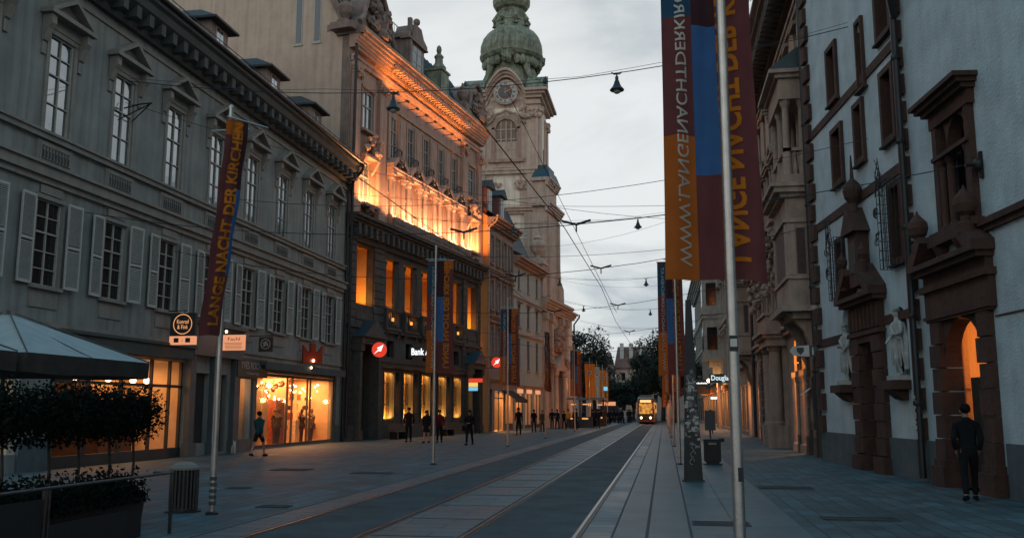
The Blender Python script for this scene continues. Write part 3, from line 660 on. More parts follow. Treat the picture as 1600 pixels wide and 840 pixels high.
# ------------------------------------------------------------------ LEFT 2 : bank palace with floodlit upper storeys
def cluster(mb, c, rx, rz, n, r, seed=0, y=-.1, depth=.25):
    rnd = random.Random(seed)
    for k in range(n):
        mb.blob((c[0]+rnd.uniform(-rx,rx), c[1]+rnd.uniform(-depth,0), c[2]+rnd.uniform(-rz,rz)), r*rnd.uniform(.6,1.3), seed+k, 7, 5, .3)
def urn(mb, c, h, mi=0):
    mb.box(c[0]-h*.2, c[0]+h*.2, c[1]-h*.2, c[1]+h*.2, c[2], c[2]+h*.12, mi)
    mb.lathe(c, [(h*.1,h*.12),(h*.08,h*.2),(h*.2,h*.36),(h*.26,h*.55),(h*.23,h*.66),(h*.1,h*.74),(h*.14,h*.8),(h*.06,h*.9),(h*.05,h),(.005,h*1.04)], 12, mi)
def bank():
    b = frame('bank_palace', (-17.5,48.8), (-14.05,70.0))
    tag(b, 'ornate bank palace with dark ashlar lower floors and orange floodlit columned storeys above', 'building')
    SE = 21.48
    gw = [(5.0,6.3),(7.75,9.05),(10.5,11.8),(13.3,14.6),(16.1,17.4)]
    gd = [(6.75,7.35),(9.45,10.05),(12.2,12.8),(15.0,15.6)]
    ops = [(1.2,3.2,0,5.3)]+[(a,c,1.1,4.0) for a,c in gw]+[(a,c,1.4,4.0) for a,c in gd]+[(18.6,20.4,0,4.6)]
    lw = [(4.9,6.9),(7.6,9.6),(10.3,12.3),(13.0,15.0),(15.7,17.7)]
    ops += [(1.35,3.35,7.75,11.2)]+[(a,c,6.9,10.95) for a,c in lw]+[(18.9,20.7,7.75,11.0)]
    ops += [(a+.5,c-.5,4.9,5.9) for a,c in lw]
    mb = MB(); wall(mb, 0, SE, 0, 12.2, ops, .45, y=-.02)
    mb.box(0, .02, -.02, 4, 0, 12.2)
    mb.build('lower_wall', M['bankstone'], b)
    # rusticated courses on the piers
    mb = MB()
    def courses(s0, s1, z0, z1, out=.10, h=.46):
        z = z0
        while z+h <= z1+.01: mb.box(s0, s1, -.02-out, .0, z+.03, z+h-.02); z += h
    courses(.05, 1.15, .9, 12.0); courses(3.42, 4.8, .9, 12.0); courses(17.78, 18.5, .9, 12.0); courses(20.75, SE-.05, .9, 12.0)
    for (a, c) in [(1.2,3.3),(18.6,20.6)]: courses(a+.02, c, 5.9, 7.5)
    mb.box(.0, 1.15, -.35, 0, 0, .88); mb.box(3.3, 5, -.35, 0, 0, .88); mb.box(5.02, 17.6, -.30, 0, 0, .80); mb.box(17.62, 18.5, -.36, 0, 0, .88); mb.box(20.5, SE-.01, -.35, 0, 0, .88)
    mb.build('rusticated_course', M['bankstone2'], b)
    # floor mouldings
    mb = MB(); band(mb, 3.4, 18.3, 4.25, 4.55, .22, y=-.02); band(mb, 3.4, 18.3, 4.55, 4.65, .30, y=-.02); band(mb, 0.1, SE, 11.35, 11.6, .18, y=-.02); band(mb, .1, SE, 6.35, 6.5, .2, y=-.02)
    for a, c in gw: mb.box(a-.12, a-.02, -.12, .02, .9, 4.1); mb.box(c+.02, c+.12, -.12, .02, .9, 4.1)
    mb.build('moulding', M['bankstone2'], b)
    # loggia: columns, balusters, back wall and lamps
    mb = MB(); mb.box(4.6, 18.0, 2.2, 2.25, 6.3, 11.3); mb.box(4.6, 18, .43, 2.2, 6.3, 6.42); mb.box(4.6, 18, .43, 2.2, 11.0, 11.1)
    mb.box(1.2, 3.5, 1.2, 1.25, 7.6, 11.3); mb.box(18.8, 20.8, 1.2, 1.25, 7.6, 11.2); mb.box(1.2,3.5,.43,1.2,11.22,11.3); mb.box(18.7,20.9,.43,1.2,11.03,11.1); mb.box(1.2,3.5,.43,1.2,7.6,7.7); mb.box(18.7,20.9,.43,1.2,7.6,7.7)
    for s in (1.34, 3.36, 18.88, 20.72): mb.box(s-.01, s+.01, .4, 1.2, 7.6, 11.2)
    mb.build('loggia_wall', M['amber'], b)
    mb = MB()
    for i in range(5):
        a, c = lw[i]
        for s in (a+.16, c-.16): mb.lathe((s, .12, 7.85), [(.2,0),(.2,.12),(.16,.16),(.165,1.5),(.14,2.6),(.2,2.7),(.22,2.9)], 10)
    mb.build('loggia_column', M['bankstone2'], b)
    mb = MB()
    for a, c in lw:
        mb.box(a-.05, c+.05, -.30, .1, 7.68, 7.83); mb.box(a-.05, c+.05, -.28, .08, 6.52, 6.68)
        for k in range(7): s = a+.12+k*(c-a-.24)/6; mb.lathe((s,-.1,6.68), [(.07,0),(.09,.3),(.05,.7),(.07,1.0)], 6)
        mb.box(a-.2, a+.02, -.32, .1, 6.52, 7.83)
        mb.extr([(-.3,6.5),(-.02,6.5),(-.02,5.9)], 0, a, a+.2); mb.extr([(-.3,6.5),(-.02,6.5),(-.02,5.9)], 0, c-.2, c)
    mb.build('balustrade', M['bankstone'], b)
    mb = MB()
    for a, c in lw: mb.box((a+c)/2-.1, (a+c)/2+.1, .75, .95, 10.6, 10.8); mb.box((a+c)/2-.07, (a+c)/2+.07, -.2,-.1, 7.1, 7.3)
    for a, c in lw: light('POINT', ((a+c)/2, 1.3, 7.1), 80, (1,.36,.05), .15, parent=b)
    light('POINT', (2.35, .5, 8.1), 85, (1,.40,.06), .12, parent=b); light('POINT', (19.8, .5, 8.1), 75, (1,.40,.06), .12, parent=b)
    mb.build('loggia_lamp', M['e_amber'], b)
    # ground floor windows: curtain lit from the sill
    for (a, c) in gw:
        q = MB(); n = 14; vs = []
        for k in range(n+1): s = a+(c-a)*k/n; vs += [(s, .42+.03*(k%2), 1.1), (s, .42+.03*(k%2), 4.0)]
        q.mesh(vs, [(2*k, 2*k+2, 2*k+3, 2*k+1) for k in range(n)]); cu = q.build('curtain', M['amber'], b)
        f = MB(); f.box(a, c, .2, .24, 2.0, 2.06); f.box(a, c, .2, .24, 3.3, 3.36); f.box(a+.03, a+.08, .2, .24, 1.1, 4); f.box(c-.08, c-.03, .2, .24, 1.1, 4); f.box((a+c)/2-.02,(a+c)/2+.02,.2,.24,1.1,4)
        for k in range(1, 8): f.box(a+(c-a)*k/8-.008, a+(c-a)*k/8+.008, .21, .23, 1.1, 4)
        f.build('window_grille', M['frame_dark'], cu)
        light('AREA', ((a+c)/2, .12, 1.18), 85, (1,.45,.08), c-a-.1, .12, parent=b, rot=(R(168),0,0))
        light('AREA', ((a+c)/2, .12, 3.95), 45, (1,.42,.08), c-a-.1, .12, parent=b, rot=(R(12),0,0))
    for i, (a, c) in enumerate(gd):
        q = MB(); q.box(a, c, .40, .44, 1.4, 4.0); pn = q.build('pane', M['glass2'], b)
        q = MB(); q.box(a+.15, c-.1, .38, .395, 1.5, 3.2); q.build('lit_strip', M['e_amber'], pn)
    for a, c in lw:
        q = MB(); q.box(a+.5, c-.5, .3, .34, 4.9, 5.9); q.build('mezzanine_pane', M['glass2'], b)
    # portals
    for (a, c, zt) in ((1.2,3.2,5.3),(18.6,20.4,4.6)):
        q = MB()
        for sg in (a-.3, c+.02): q.box(sg, sg+.28, -.62, 0, 0, zt-.3); q.box(sg-.06, sg+.34, -.7, 0, 0, .6); q.box(sg-.08, sg+.36, -.72, 0, zt-.3, zt+.1)
        q.box(a-.4, c+.4, -.8, 0, zt+.1, zt+.5)
        q.build('portal', M['bankstone2'], b)
        q = MB(); m = (a+c)/2; q.mesh([(a-.5,-.95,zt+.5),(c+.5,-.95,zt+.5),(m,-.95,zt+1.5),(a-.5,0,zt+.5),(c+.5,0,zt+.5),(m,0,zt+1.5)], [(0,1,2),(3,5,4),(0,2,5,3),(1,4,5,2),(0,3,4,1)])
        q.build('portal_hood', M['roof_teal'], b)
        q = MB(); q.box(a, c, .35, .4, 0, zt-.01); q.build('door', M['woodshop'], b)
    # balcony cornice with brackets
    mb = MB(); cornice(mb, -.1, SE+.1, 11.9, 12.75, .85, steps=5); mb.build('balcony_cornice', M['bankstone'], b)
    mb = MB(); dentils(mb, .2, SE-.2, .72, .3, 11.62, 12.25, -.6, -.05); mb.build('bracket', M['bankstone2'], b)
    mb = MB(); mb.box(4.4, 17.4, -.88, -.72, 12.76, 13.35)
    rnd = random.Random(4)
    for k in range(60): s = 4.5+.215*k; mb.blob((s, -.88, 13.05), (.09,.05,.16), k, 6, 4, .3)
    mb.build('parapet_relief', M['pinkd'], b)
    # upper wall
    cw = [5.75, 8.3, 10.85, 13.4, 15.95]
    ops = [(1.45,2.85,18.2,20.55),(1.5,2.8,13.9,16.3),(18.7,20.0,17.9,20.2),(18.7,20.0,13.9,16.3)]
    ops += [(c-.5,c+.5,17.4,20.1) for c in cw]+[(c-.62,c+.62,13.6,16.1) for c in cw]
    mb = MB(); wall(mb, 0, SE, 12.7, 22.9, ops, .3)
    mb.face([(SE,0,12.7),(SE,9,12.7),(SE,9,22.9),(SE,0,22.9)])
    mb.build('upper_wall', M['pink'], b)
    mb = MB()   # giant pilasters on the pavilions
    for s0, s1 in ((.12,.95),(3.45,4.35),(17.3,18.2),(20.55,21.35)):
        mb.box(s0, s1, -.22, .02, 13.6, 20.9); mb.box(s0-.08, s1+.08, -.32, .02, 12.76, 13.6); mb.box(s0-.1, s1+.1, -.34, .02, 21.5, 21.75)
        for k in range(3): mb.box(s0-.03*k, s1+.03*k, -.24-.03*k, .02, 20.9+.2*k, 21.1+.2*k-.01)
    mb.build('pilaster', M['pink'], b)
    mb = MB()
    for s0, s1 in ((.12,.95),(3.45,4.35),(17.3,18.2),(20.55,21.35)): cluster(mb, ((s0+s1)/2,-.28,21.15), .38, .22, 12, .13, int(s0*10), depth=.12)
    mb.build('capital', M['pink'], b)
    mb = MB(); band(mb, 0, SE, 21.8, 22.05, .16); band(mb, 0, SE, 22.05, 22.2, .24); band(mb, 4.4, 17.2, 20.5, 20.62, .1)
    for i in range(4): c = (cw[i]+cw[i+1])/2; mb.box(c-.5, c+.5, -.05, .02, 16.9, 20.2); mb.box(c-.42,c+.42,-.08,.0,17.0,20.1)
    for c in cw+[5.75-1.4]:
        mb.box(c+.55,c+.72,-.1,.02,17.2,20.3); mb.box(c-.72,c-.55,-.1,.02,17.2,20.3)
    mb.build('frieze', M['pink'], b)
    # big aedicules over the first-floor windows
    q = MB()
    for sg in (-1, 1):
        q.lathe((sg*.86,-.34,.12), [(.19,0),(.19,.1),(.15,.16),(.155,1.2),(.13,2.3),(.2,2.42),(.22,2.6)], 10)
        q.box(sg*.86-.24, sg*.86+.24, -.6, .02, -.5, .12); q.box(sg*.86-.26, sg*.86+.26, -.62, .02, 2.72, 3.0)
    q.box(-1.12, 1.12, -.55, .02, 3.0, 3.12); q.box(-1.18, 1.18, -.66, .02, 3.12, 3.22)
    for sg in (-1, 1):
        pts = [(sg*1.15, 3.22),(sg*1.15,3.42),(sg*.8,3.75),(sg*.42,3.95),(sg*.36,3.7),(sg*.75,3.4),(sg*.9,3.22)]
        q.extr(pts, 1, -.66, .0)
    aed = q.build('aedicule', M['pink'], b, (cw[0],0,13.4))
    q = MB(); cluster(q, (0,-.35,3.72), .26, .22, 9, .17, 3, depth=.2); q.blob((0,-.5,4.0),(.15,.15,.2),2); q.build('bust', M['pinkd'], aed)
    q = MB(); q.tube([(-.5,-.34,4.2),(-.25,-.5,4.45),(0,-.55,4.5),(.25,-.5,4.45),(.5,-.34,4.2)], .03, 5)
    for k in range(7): a = -.5+k/6; q.tube([(a,-.4,3.95),(a,-.42,4.6)], .015, 4)
    q.build('window_railing', M['iron'], aed)
    for c in cw[1:]: copy_tree(aed, b, (c,0,13.4))
    # window units
    wu = window_proto(1.0, 2.7, M['frame'], M['glass'], .06, .05, (1,(.66,)), (.33,))
    for c in cw: put_window(b, wu, c, 17.4)
    wl = window_proto(1.24, 2.5, M['frame'], M['glasscurt'], .15, .08, (1,(.62,)), (.3,))
    for c in cw: put_window(b, wl, c, 13.6)
    wp = window_proto(1.4, 2.35, M['frame'], M['glass'], .06, .08, (1,(.62,)), ())
    put_window(b, wp, 2.15, 18.2); wq = window_proto(1.3, 2.4, M['frame'], M['glasscurt'], .16, .08, (1,(.62,)), ())
    put_window(b, wq, 2.15, 13.9); put_window(b, wq, 19.35, 13.9); put_window(b, window_proto(1.3, 2.3, M['frame'], M['glass'], .06, .08, (1,(.62,)), ()), 19.35, 17.9)
    # pavilion window dressings
    for c, zt in ((2.15, 18.2), (19.35, 17.9)):
        q = MB(); q.box(c-.9, c+.9, -.16, .02, zt+2.45, zt+2.6)
        for sg in (-1,1): q.box(c+sg*.78-.08, c+sg*.78+.08, -.1, .02, zt-.1, zt+2.45)
        q.box(c-.95, c+.95, -.5, .02, zt-1.9+.1, zt-1.75+.1); q.box(c-.9, c+.9, -.35, .02, zt-.25, zt-.1)
        for sg in (-1,1): q.extr([(-.5,zt-1.8),(-.02,zt-1.8),(-.02,zt-2.6),(-.25,zt-2.3)], 0, c+sg*.75-.12, c+sg*.75+.12)
        q.box(c-1.0, c+1.0, -.55, .02, 13.45, 13.62)
        dr = q.build('window_dressing', M['pink'], b)
        q = MB(); cluster(q, (c,-.2,zt-1.0), .8, .45, 26, .17, int(c*7), depth=.35); cluster(q, (c,-.25,13.3), .7, .2, 10, .15, int(c*5), depth=.3); q.build('figure_relief', M['pink'], dr)
    # main cornice
    mb = MB(); cornice(mb, -.15, SE+.15, 22.55, 23.75, .95, steps=6); dentils(mb, 4.4, 17.3, .46, .2, 22.75, 23.02, -.86, -.1)
    mb.build('main_cornice', M['pink'], b)
    # shaped gables over the pavilions
    for (c, hw, sd) in ((2.3, 2.35, 11), (19.3, 2.15, 12)):
        q = MB(); z0 = 23.76
        pts = [(c-hw,z0),(c+hw,z0),(c+hw,z0+.35),(c+hw*.8,z0+.9),(c+hw*.62,z0+2.0),(c+hw*.3,z0+2.9),(c,z0+3.15),(c-hw*.3,z0+2.9),(c-hw*.62,z0+2.0),(c-hw*.8,z0+.9),(c-hw,z0+.35)]
        q.extr(pts, 1, -.45, 1.6)
        for i in range(2, len(pts)-1):
            a, d = pts[i], pts[i+1]; q.tube([(a[0],-.55,a[1]),(d[0],-.55,d[1])], .16, 8)
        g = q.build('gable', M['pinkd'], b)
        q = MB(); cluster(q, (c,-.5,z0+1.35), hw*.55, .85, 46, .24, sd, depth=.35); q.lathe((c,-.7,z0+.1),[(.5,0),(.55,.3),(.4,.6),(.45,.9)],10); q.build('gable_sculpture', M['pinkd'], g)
        q = MB(); q.mesh([(c-hw*.7,1.6,z0+1.6),(c,1.6,z0+3.2),(c+hw*.7,1.6,z0+1.6),(c-hw*.7,6,z0+1.6),(c,6,z0+3.2),(c+hw*.7,6,z0+1.6)], [(0,1,4,3),(1,2,5,4)]); q.build('gable_roof', M['roof_teal'], g)
    # mansard roof
    mb = MB(); mb.mesh([(0,-.3,23.77),(SE,-.3,23.77),(SE,2.6,28.3),(0,2.6,28.3),(SE,9,29.5),(0,9,29.5)], [(0,1,2,3),(3,2,4,5)])
    for k in range(30): s = .5+k*.7; mb.tube([(s,-.32,23.8),(s,2.58,28.32)], .03, 4)
    rf = mb.build('roof', M['roof_teal'], b)
    q = MB(); q.tube([(0,2.6,28.9),(SE-6,2.6,28.9)], .03, 5)
    for k in range(40): s = .2+k*.38; q.tube([(s,2.6,28.3),(s,2.6,28.95)], .018, 4)
    q.build('roof_railing', M['iron'], rf)
    # centre dormer with arch and ball finial, small lantern and urn
    q = MB(); q.box(7.7, 10.3, .0, 3.2, 23.8, 26.3); q.extr([(7.5,26.3),(10.5,26.3),(10.5,26.6),(9.9,26.9),(9.5,27.5),(8.5,27.5),(8.1,26.9),(7.5,26.6)], 1, -.15, 1.2)
    q.box(7.75, 8.05, -.15, .1, 23.8, 27.7); q.blob((9.2,.1,27.95), .26, jag=0); q.tube([(9.2,.1,27.4),(9.2,.1,27.8)], .1, 8); q.box(7.5,10.5,-.22,.5,26.2,26.32)
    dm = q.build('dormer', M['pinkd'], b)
    q = MB(); q.box(8.3, 9.9, -.03, .0, 24.0, 25.6); q.box(8.45,9.75,-.045,.0,25.6,26.0); q.build('window', M['glasscurt'], dm)
    q = MB(); q.box(8.25,8.33,-.07,.0,23.95,25.9); q.box(9.87,9.95,-.07,0,23.95,25.9); q.box(9.06,9.14,-.07,0,23.95,26.0); q.box(8.3,9.9,-.06,0,24.9,24.98); q.build('window_bars', M['frame'], dm)
    q = MB(); q.box(12.9,14.3,-.2,1.0,24.2,25.9); q.box(12.8,14.4,-.3,1.1,25.9,26.05); q.lathe((13.6,.3,26.05),[(.5,0),(.55,.25),(.3,.6),(.28,.9),(.36,1.1),(.14,1.35),(.2,1.6),(.16,1.85),(.02,2.0)],12); q.build('roof_lantern', M['copper'], b)
    q = MB(); q.box(16.6,17.7,-.7,.4,23.76,24.6); urn(q, (17.15,-.15,24.6), 1.7); q.build('urn', M['pinkd'], b)
    q = MB(); urn(q, (-.2,.3,23.9), 1.9); q.box(-.8,.45,-.45,1.0,23.5,23.9); q.build('corner_urn', M['pinkd'], b)
    # side wall seen above the neighbour
    mb = MB(); x = 0
    mb.face([(0,0,12),(0,.0,23.3),(0,.3,23.9),(0,3.6,30.5),(0,26,30.5),(0,26,12)])
    mb.build('side_wall', M['beige'], b)
    mb = MB(); mb.tube([(-.12,-.1,23.9),(-.12,.35,24.0),(-.12,3.7,30.6)], .22, 6); mb.box(-.2,.1,-.9,.9,23.35,23.75); mb.box(-.06,.0,.03,.55,12,23.3); mb.build('side_cornice', M['pinkd'], b)
    for y in (2.3, 3.55):
        q = MB(); q.box(-.03, .02, y-.24, y+.24, 23.2, 26.2); q.box(-.06,.0,y-.3,y+.3,23.1,23.2); fo = q.build('side_window', M['frame'], b)
        q = MB(); q.box(-.05, -.03, y-.17, y+.17, 23.3, 26.1); q.build('pane', M['glasscurt'], fo)
    mb = MB(); mb.tube([(.06,-.32,23.3),(.06,-.3,.2)], .09, 8); mb.build('downpipe', M['pipe'], b)
    # floodlights on the balcony and below the main cornice
    fx = MB()
    for s in [2.15]+cw+[19.35]:
        fx.box(s-.16, s+.16, -.70, -.50, 12.8, 12.95)
    fx.build('floodlight', M['iron'], b)
    warm = (1,.33,.085)
    light('AREA', (10.85,-.80,13.42), 1550, (1,.47,.22), 12.6, .14, parent=b, rot=(R(173),0,0))
    light('AREA', (2.15,-.6,13.7), 380, (1,.40,.14), 1.6, .2, parent=b, rot=(R(170),0,0)); light('AREA', (19.35,-.6,13.7), 420, (1,.40,.14), 1.6, .2, parent=b, rot=(R(170),0,0))
    light('AREA', (10.6,-.75,21.35), 290, (1,.34,.08), 13.2, .12, parent=b, rot=(R(178),0,0))
    light('AREA', (4.2,-1.0,21.6), 50, (1,.30,.05), 1.2, .2, parent=b, rot=(R(180),0,0))
    q = MB()
    for k in range(9): q.box(4.6+k*1.5, 4.9+k*1.5, -.80, -.66, 21.2, 21.32); q.box(4.73+k*1.5, 4.77+k*1.5, -.72, 0, 21.22, 21.26)
    q.build('cornice_lamp', M['iron'], b)
    return b
bk = bank()
# red disc signs and letters of the bank
def disc_sign(loc, r, label, rz):
    s = empty('disc_sign', loc, rz); tag(s, label, 'sign')
    q = MB(); q.lathe((0,0,0), [(r,-.06),(r,.06)], 32); o = q.build('disc', M['e_red'], s); o.rotation_euler = (R(90),0,0)
    q = MB(); q.mesh([(-r*.72,-.068,-r*.62),(-r*.05,-.068,r*.10),(-r*.30,-.068,r*.22),(r*.62,-.068,r*.66),(r*.28,-.068,-r*.22),(r*.22,-.068,-.02*r),(-r*.1,-.068,-r*.18)], [(0,6,1),(1,6,5,4),(1,4,3,2)]); q.build('arrow', M['e_white'], s)
    q = MB(); q.tube([(-1.1,0,r+.02),(0,0,r+.02)], .02, 6); q.tube([(-1.1,0,-r-.02),(0,0,-r-.02)], .02, 6); q.build('bracket', M['iron'], s)
disc_sign((-15.75,49.9,5.05), .42, 'round red sign with a white arrow beside the dark bank portal', 0)
disc_sign((-12.6,69.6,5.3), .40, 'round red sign with a white arrow between the rose building and the bank', 0)
s = empty('letter_sign', (-15.15,57.5,5.15), R(8)); tag(s, 'white lit bank name in bold letters behind the second banner', 'sign')
q = MB(); q.box(-.95, 1.4, .02, .1, -.12, .62); q.build('backing', M['woodshop'], s)
text_on_wall('Bank Austria', .42, M['e_white'], s, (.22,-.02,.05), 2.1, bold=.03)
q = MB(); q.tube([(-1.15,.06,.3),(-.9,.06,.3)], .03, 6); q.build('bracket', M['iron'], s)
s = empty('lit_sign', (-13.4,65.5,3.35), 0); tag(s, 'small lit sign with red bar over yellow and blue strips by the second portal', 'sign')
q = MB(); q.box(-.5,.5,-.08,.08,.32,.6); q.build('red_bar', M['e_red'], s); q = MB(); q.box(-.5,.15,-.06,.06,.02,.3); q.build('yellow_strip', M['e_yellow'], s); q = MB(); q.box(-.5,.15,-.06,.06,-.28,.0); q.build('blue_strip', M['e_blue'], s)
q = MB(); q.tube([(.3,.05,-3.35),(.3,.05,.32)], .05, 8); q.build('post', M['iron'], s)
# ------------------------------------------------------------------ LEFT 3..5 : rose house, pale green house, church, tower
A3 = (-13.45,70.3); dA = (.1132,.9936)
def on3(s): return (A3[0]+dA[0]*s, A3[1]+dA[1]*s)
def rose_house():
    b = frame('rose_house', A3, on3(1)); tag(b, 'narrow rose-grey house with four window columns, brick dormers and an orange side wall', 'building')
    cs = [.95, 2.75, 4.6, 6.45]; rows = [(13.3,15.5),(9.6,11.9),(5.8,8.2)]
    ops = [(c-.42,c+.42,z0,z1) for c in cs for z0,z1 in rows]
    shop = [(.5,1.3,.05,3.3),(1.9,4.6,.05,3.2),(5.0,7.2,.1,3.0)]
    mb = MB(); wall(mb, 0, 7.5, 0, 16.6, ops+shop, .2); mb.build('wall', M['l3wall'], b)
    mb = MB(); mb.face([(0,0,0),(0,8,0),(0,8,19.4),(0,3.4,19.4),(0,0,16.9)]); mb.build('side_wall', M['orange'], b)
    mb = MB(); 
    for z in (3.9, 8.9, 12.6): band(mb, 0, 7.5, z, z+.14, .12); band(mb, 0, 7.5, z+.14, z+.22, .2)
    for c in cs:
        for z0, z1 in rows:
            mb.box(c-.62,c+.62,-.16,.01,z0-.14,z0); mb.box(c-.6,c-.43,-.07,.01,z0,z1+.12); mb.box(c+.43,c+.6,-.07,.01,z0,z1+.12); mb.box(c-.43,c+.43,-.07,.01,z1+.0,z1+.12)
            if z0 < 10: mb.box(c-.72,c+.72,-.26,.01,z1+.3,z1+.42)
            mb.box(c-.4,c+.4,-.04,.01,z0-.75,z0-.25)
    mb.build('moulding', M['pinkd'], b)
    mb = MB(); cornice(mb, -.05, 7.6, 16.2, 16.85, .7, steps=3); mb.build('cornice', M['pinkd'], b)
    for z0, z1 in rows:
        p = window_proto(.84, z1-z0, M['white_wood'], M['glass'], .1, .075, (1,(.66,)), (.33,))
        for c in cs: put_window(b, p, c, z0)
    mb = MB(); mb.mesh([(-.1,-.7,16.88),(7.6,-.7,16.88),(7.6,4,20.5),(-.1,4,20.5)], [(0,1,2,3)]); mb.mesh([(7.6,-.7,16.88),(7.6,4,20.5),(7.6,4,16.8)],[(0,1,2)]); mb.build('roof', M['roof_dark'], b)
    for s in (.9, 4.4):
        d = MB(); d.box(s-.75,s+.75,.2,3.4,17.2,19.4); dm = d.build('dormer', M['brick'], b)
        f = MB(); f.box(s-.5,s+.5,.12,.199,17.4,19.3); fr = f.build('window', M['frame'], dm); f = MB(); f.box(s-.4,s-.04,.10,.125,17.5,19.2); f.box(s+.04,s+.4,.10,.125,17.5,19.2); f.build('pane', M['glasscurt'], dm)
        r = MB(); r.mesh([(s-.95,-.1,19.4),(s+.95,-.1,19.4),(s,-.1,20.1),(s-.95,4,19.4),(s+.95,4,19.4),(s,4,20.1)],[(0,1,2),(0,2,5,3),(1,4,5,2),(0,3,4,1)]); r.build('dormer_roof', M['roof_dark'], dm)
    mb = MB(); mb.tube([(-.1,-.8,16.9),(7.6,-.8,16.9)],.09,8); mb.tube([(-.02,-.8,16.85),(-.02,-.7,16.5),(-.03,-.1,16.0),(-.03,-.1,.3)],.075,8); mb.build('downpipe', M['pink'], b)
    mb = MB(); mb.box(1.3,4.8,2.4,2.45,0,3.3); mb.box(1.3,4.8,.2,2.4,-.01,.05); mb.box(1.3,4.8,.2,2.4,3.2,3.25); mb.box(2.6,3.0,.8,1.1,.1,1.2,1); mb.box(3.7,4.3,1.6,1.9,.1,2.0,1); mb.box(4.8,7.3,1.6,1.65,0,3.1); si = mb.build('shop_interior', [M['shopin'],M['shopdark']], b)
    light('AREA', (3.2,1.2,3.1), 420, (1,.45,.15), 2.4, 1.6, (0,0,0), parent=b); light('POINT', (6.1,.9,2.4), 40, (1,.45,.15), .2, parent=b)
    mb = MB()
    for s in (1.92,3.2,4.58): mb.box(s-.05,s+.05,.02,.1,.05,3.2)
    mb.box(1.9,4.6,.02,.1,2.6,2.68); mb.box(5.0,7.2,.05,.12,.1,.6); mb.box(6.05,6.15,.05,.12,.6,3.0); mb.build('shop_front_frame', M['frame_dark'], b)
    mb = MB(); mb.mesh([(3.4,-.02,3.3),(7.2,-.02,3.3),(7.2,-1.3,2.55),(3.4,-1.3,2.55),(3.4,-1.32,2.3),(7.2,-1.32,2.3)],[(0,1,2,3),(3,2,5,4)]); mb.build('awning', M['canvasd'], b)
    mb = MB(); mb.box(.5,1.3,.15,.2,0,3.3); mb.build('door', M['woodshop'], b)
    return b
rose_house()
def green_house():
    b = frame('green_house', on3(7.52), on3(9)); tag(b, 'pale green plain house with three window columns between rose house and church', 'building')
    W = 9.9; cs = [1.7, 4.9, 8.1]; rows = [(12.2,14.0,.36),(8.9,10.9,.42),(5.2,7.9,.45)]
    ops = [(c-w,c+w,z0,z1) for c in cs for z0,z1,w in rows]; shop = [(.6,3.1,.1,3.1),(3.7,6.2,.1,3.1),(6.9,9.3,.1,3.1)]
    mb = MB(); wall(mb, 0, W, 0, 14.5, ops+shop, .2); mb.face([(0,0,10),(0,6,10),(0,6,17.5),(0,0,14.5)]); mb.build('wall', M['l4wall'], b)
    mb = MB(); cornice(mb, -.05, W+.1, 14.3, 15.0, .8, steps=3); band(mb,0,W,11.4,11.52,.1); band(mb,0,W,8.2,8.34,.14); band(mb,0,W,3.6,3.75,.15); band(mb,0,W,3.75,3.85,.22)
    for c in cs:
        mb.box(c-.7,c+.7,-.3,.01,11.0,11.15); mb.box(c-.6,c+.6,-.12,.01,8.78,8.9); mb.box(c-.6,c+.6,-.12,.01,5.08,5.2); mb.box(c-.5,c+.5,-.1,.01,12.1,12.2)
    mb.build('moulding', M['pink'], b)
    for z0, z1, w in rows:
        p = window_proto(2*w, z1-z0, M['trim'], M['glass'], .1, .06, (1,(.62,)), ())
        for c in cs: put_window(b, p, c, z0)
    mb = MB(); mb.mesh([(-.1,-.8,15.02),(W+.1,-.8,15.02),(W+.1,6,18.5),(-.1,6,18.5)], [(0,1,2,3)]); mb.build('roof', M['roof_dark'], b)
    mb = MB(); mb.box(.3,9.5,1.8,1.85,0,3.2); mb.box(.3,9.5,.2,1.8,-.01,.06); mb.build('shop_interior', M['shopin'], b)
    mb = MB()
    for c in (1.85,4.95,8.1): light('POINT',(c,.8,2.6),60,(1,.42,.14),.2,parent=b); mb.box(c-.8,c+.8,-.12,-.02,3.15,3.5)
    mb.build('lit_fascia', M['e_peach'], b)
    mb = MB()
    for s in (.65,1.85,3.05,3.75,4.95,6.15,6.95,8.1,9.25): mb.box(s-.05,s+.05,.05,.12,.1,3.1)
    mb.box(.6,9.3,.04,.13,.1,.4); mb.build('shop_front_frame', M['woodshop'], b)
green_house()
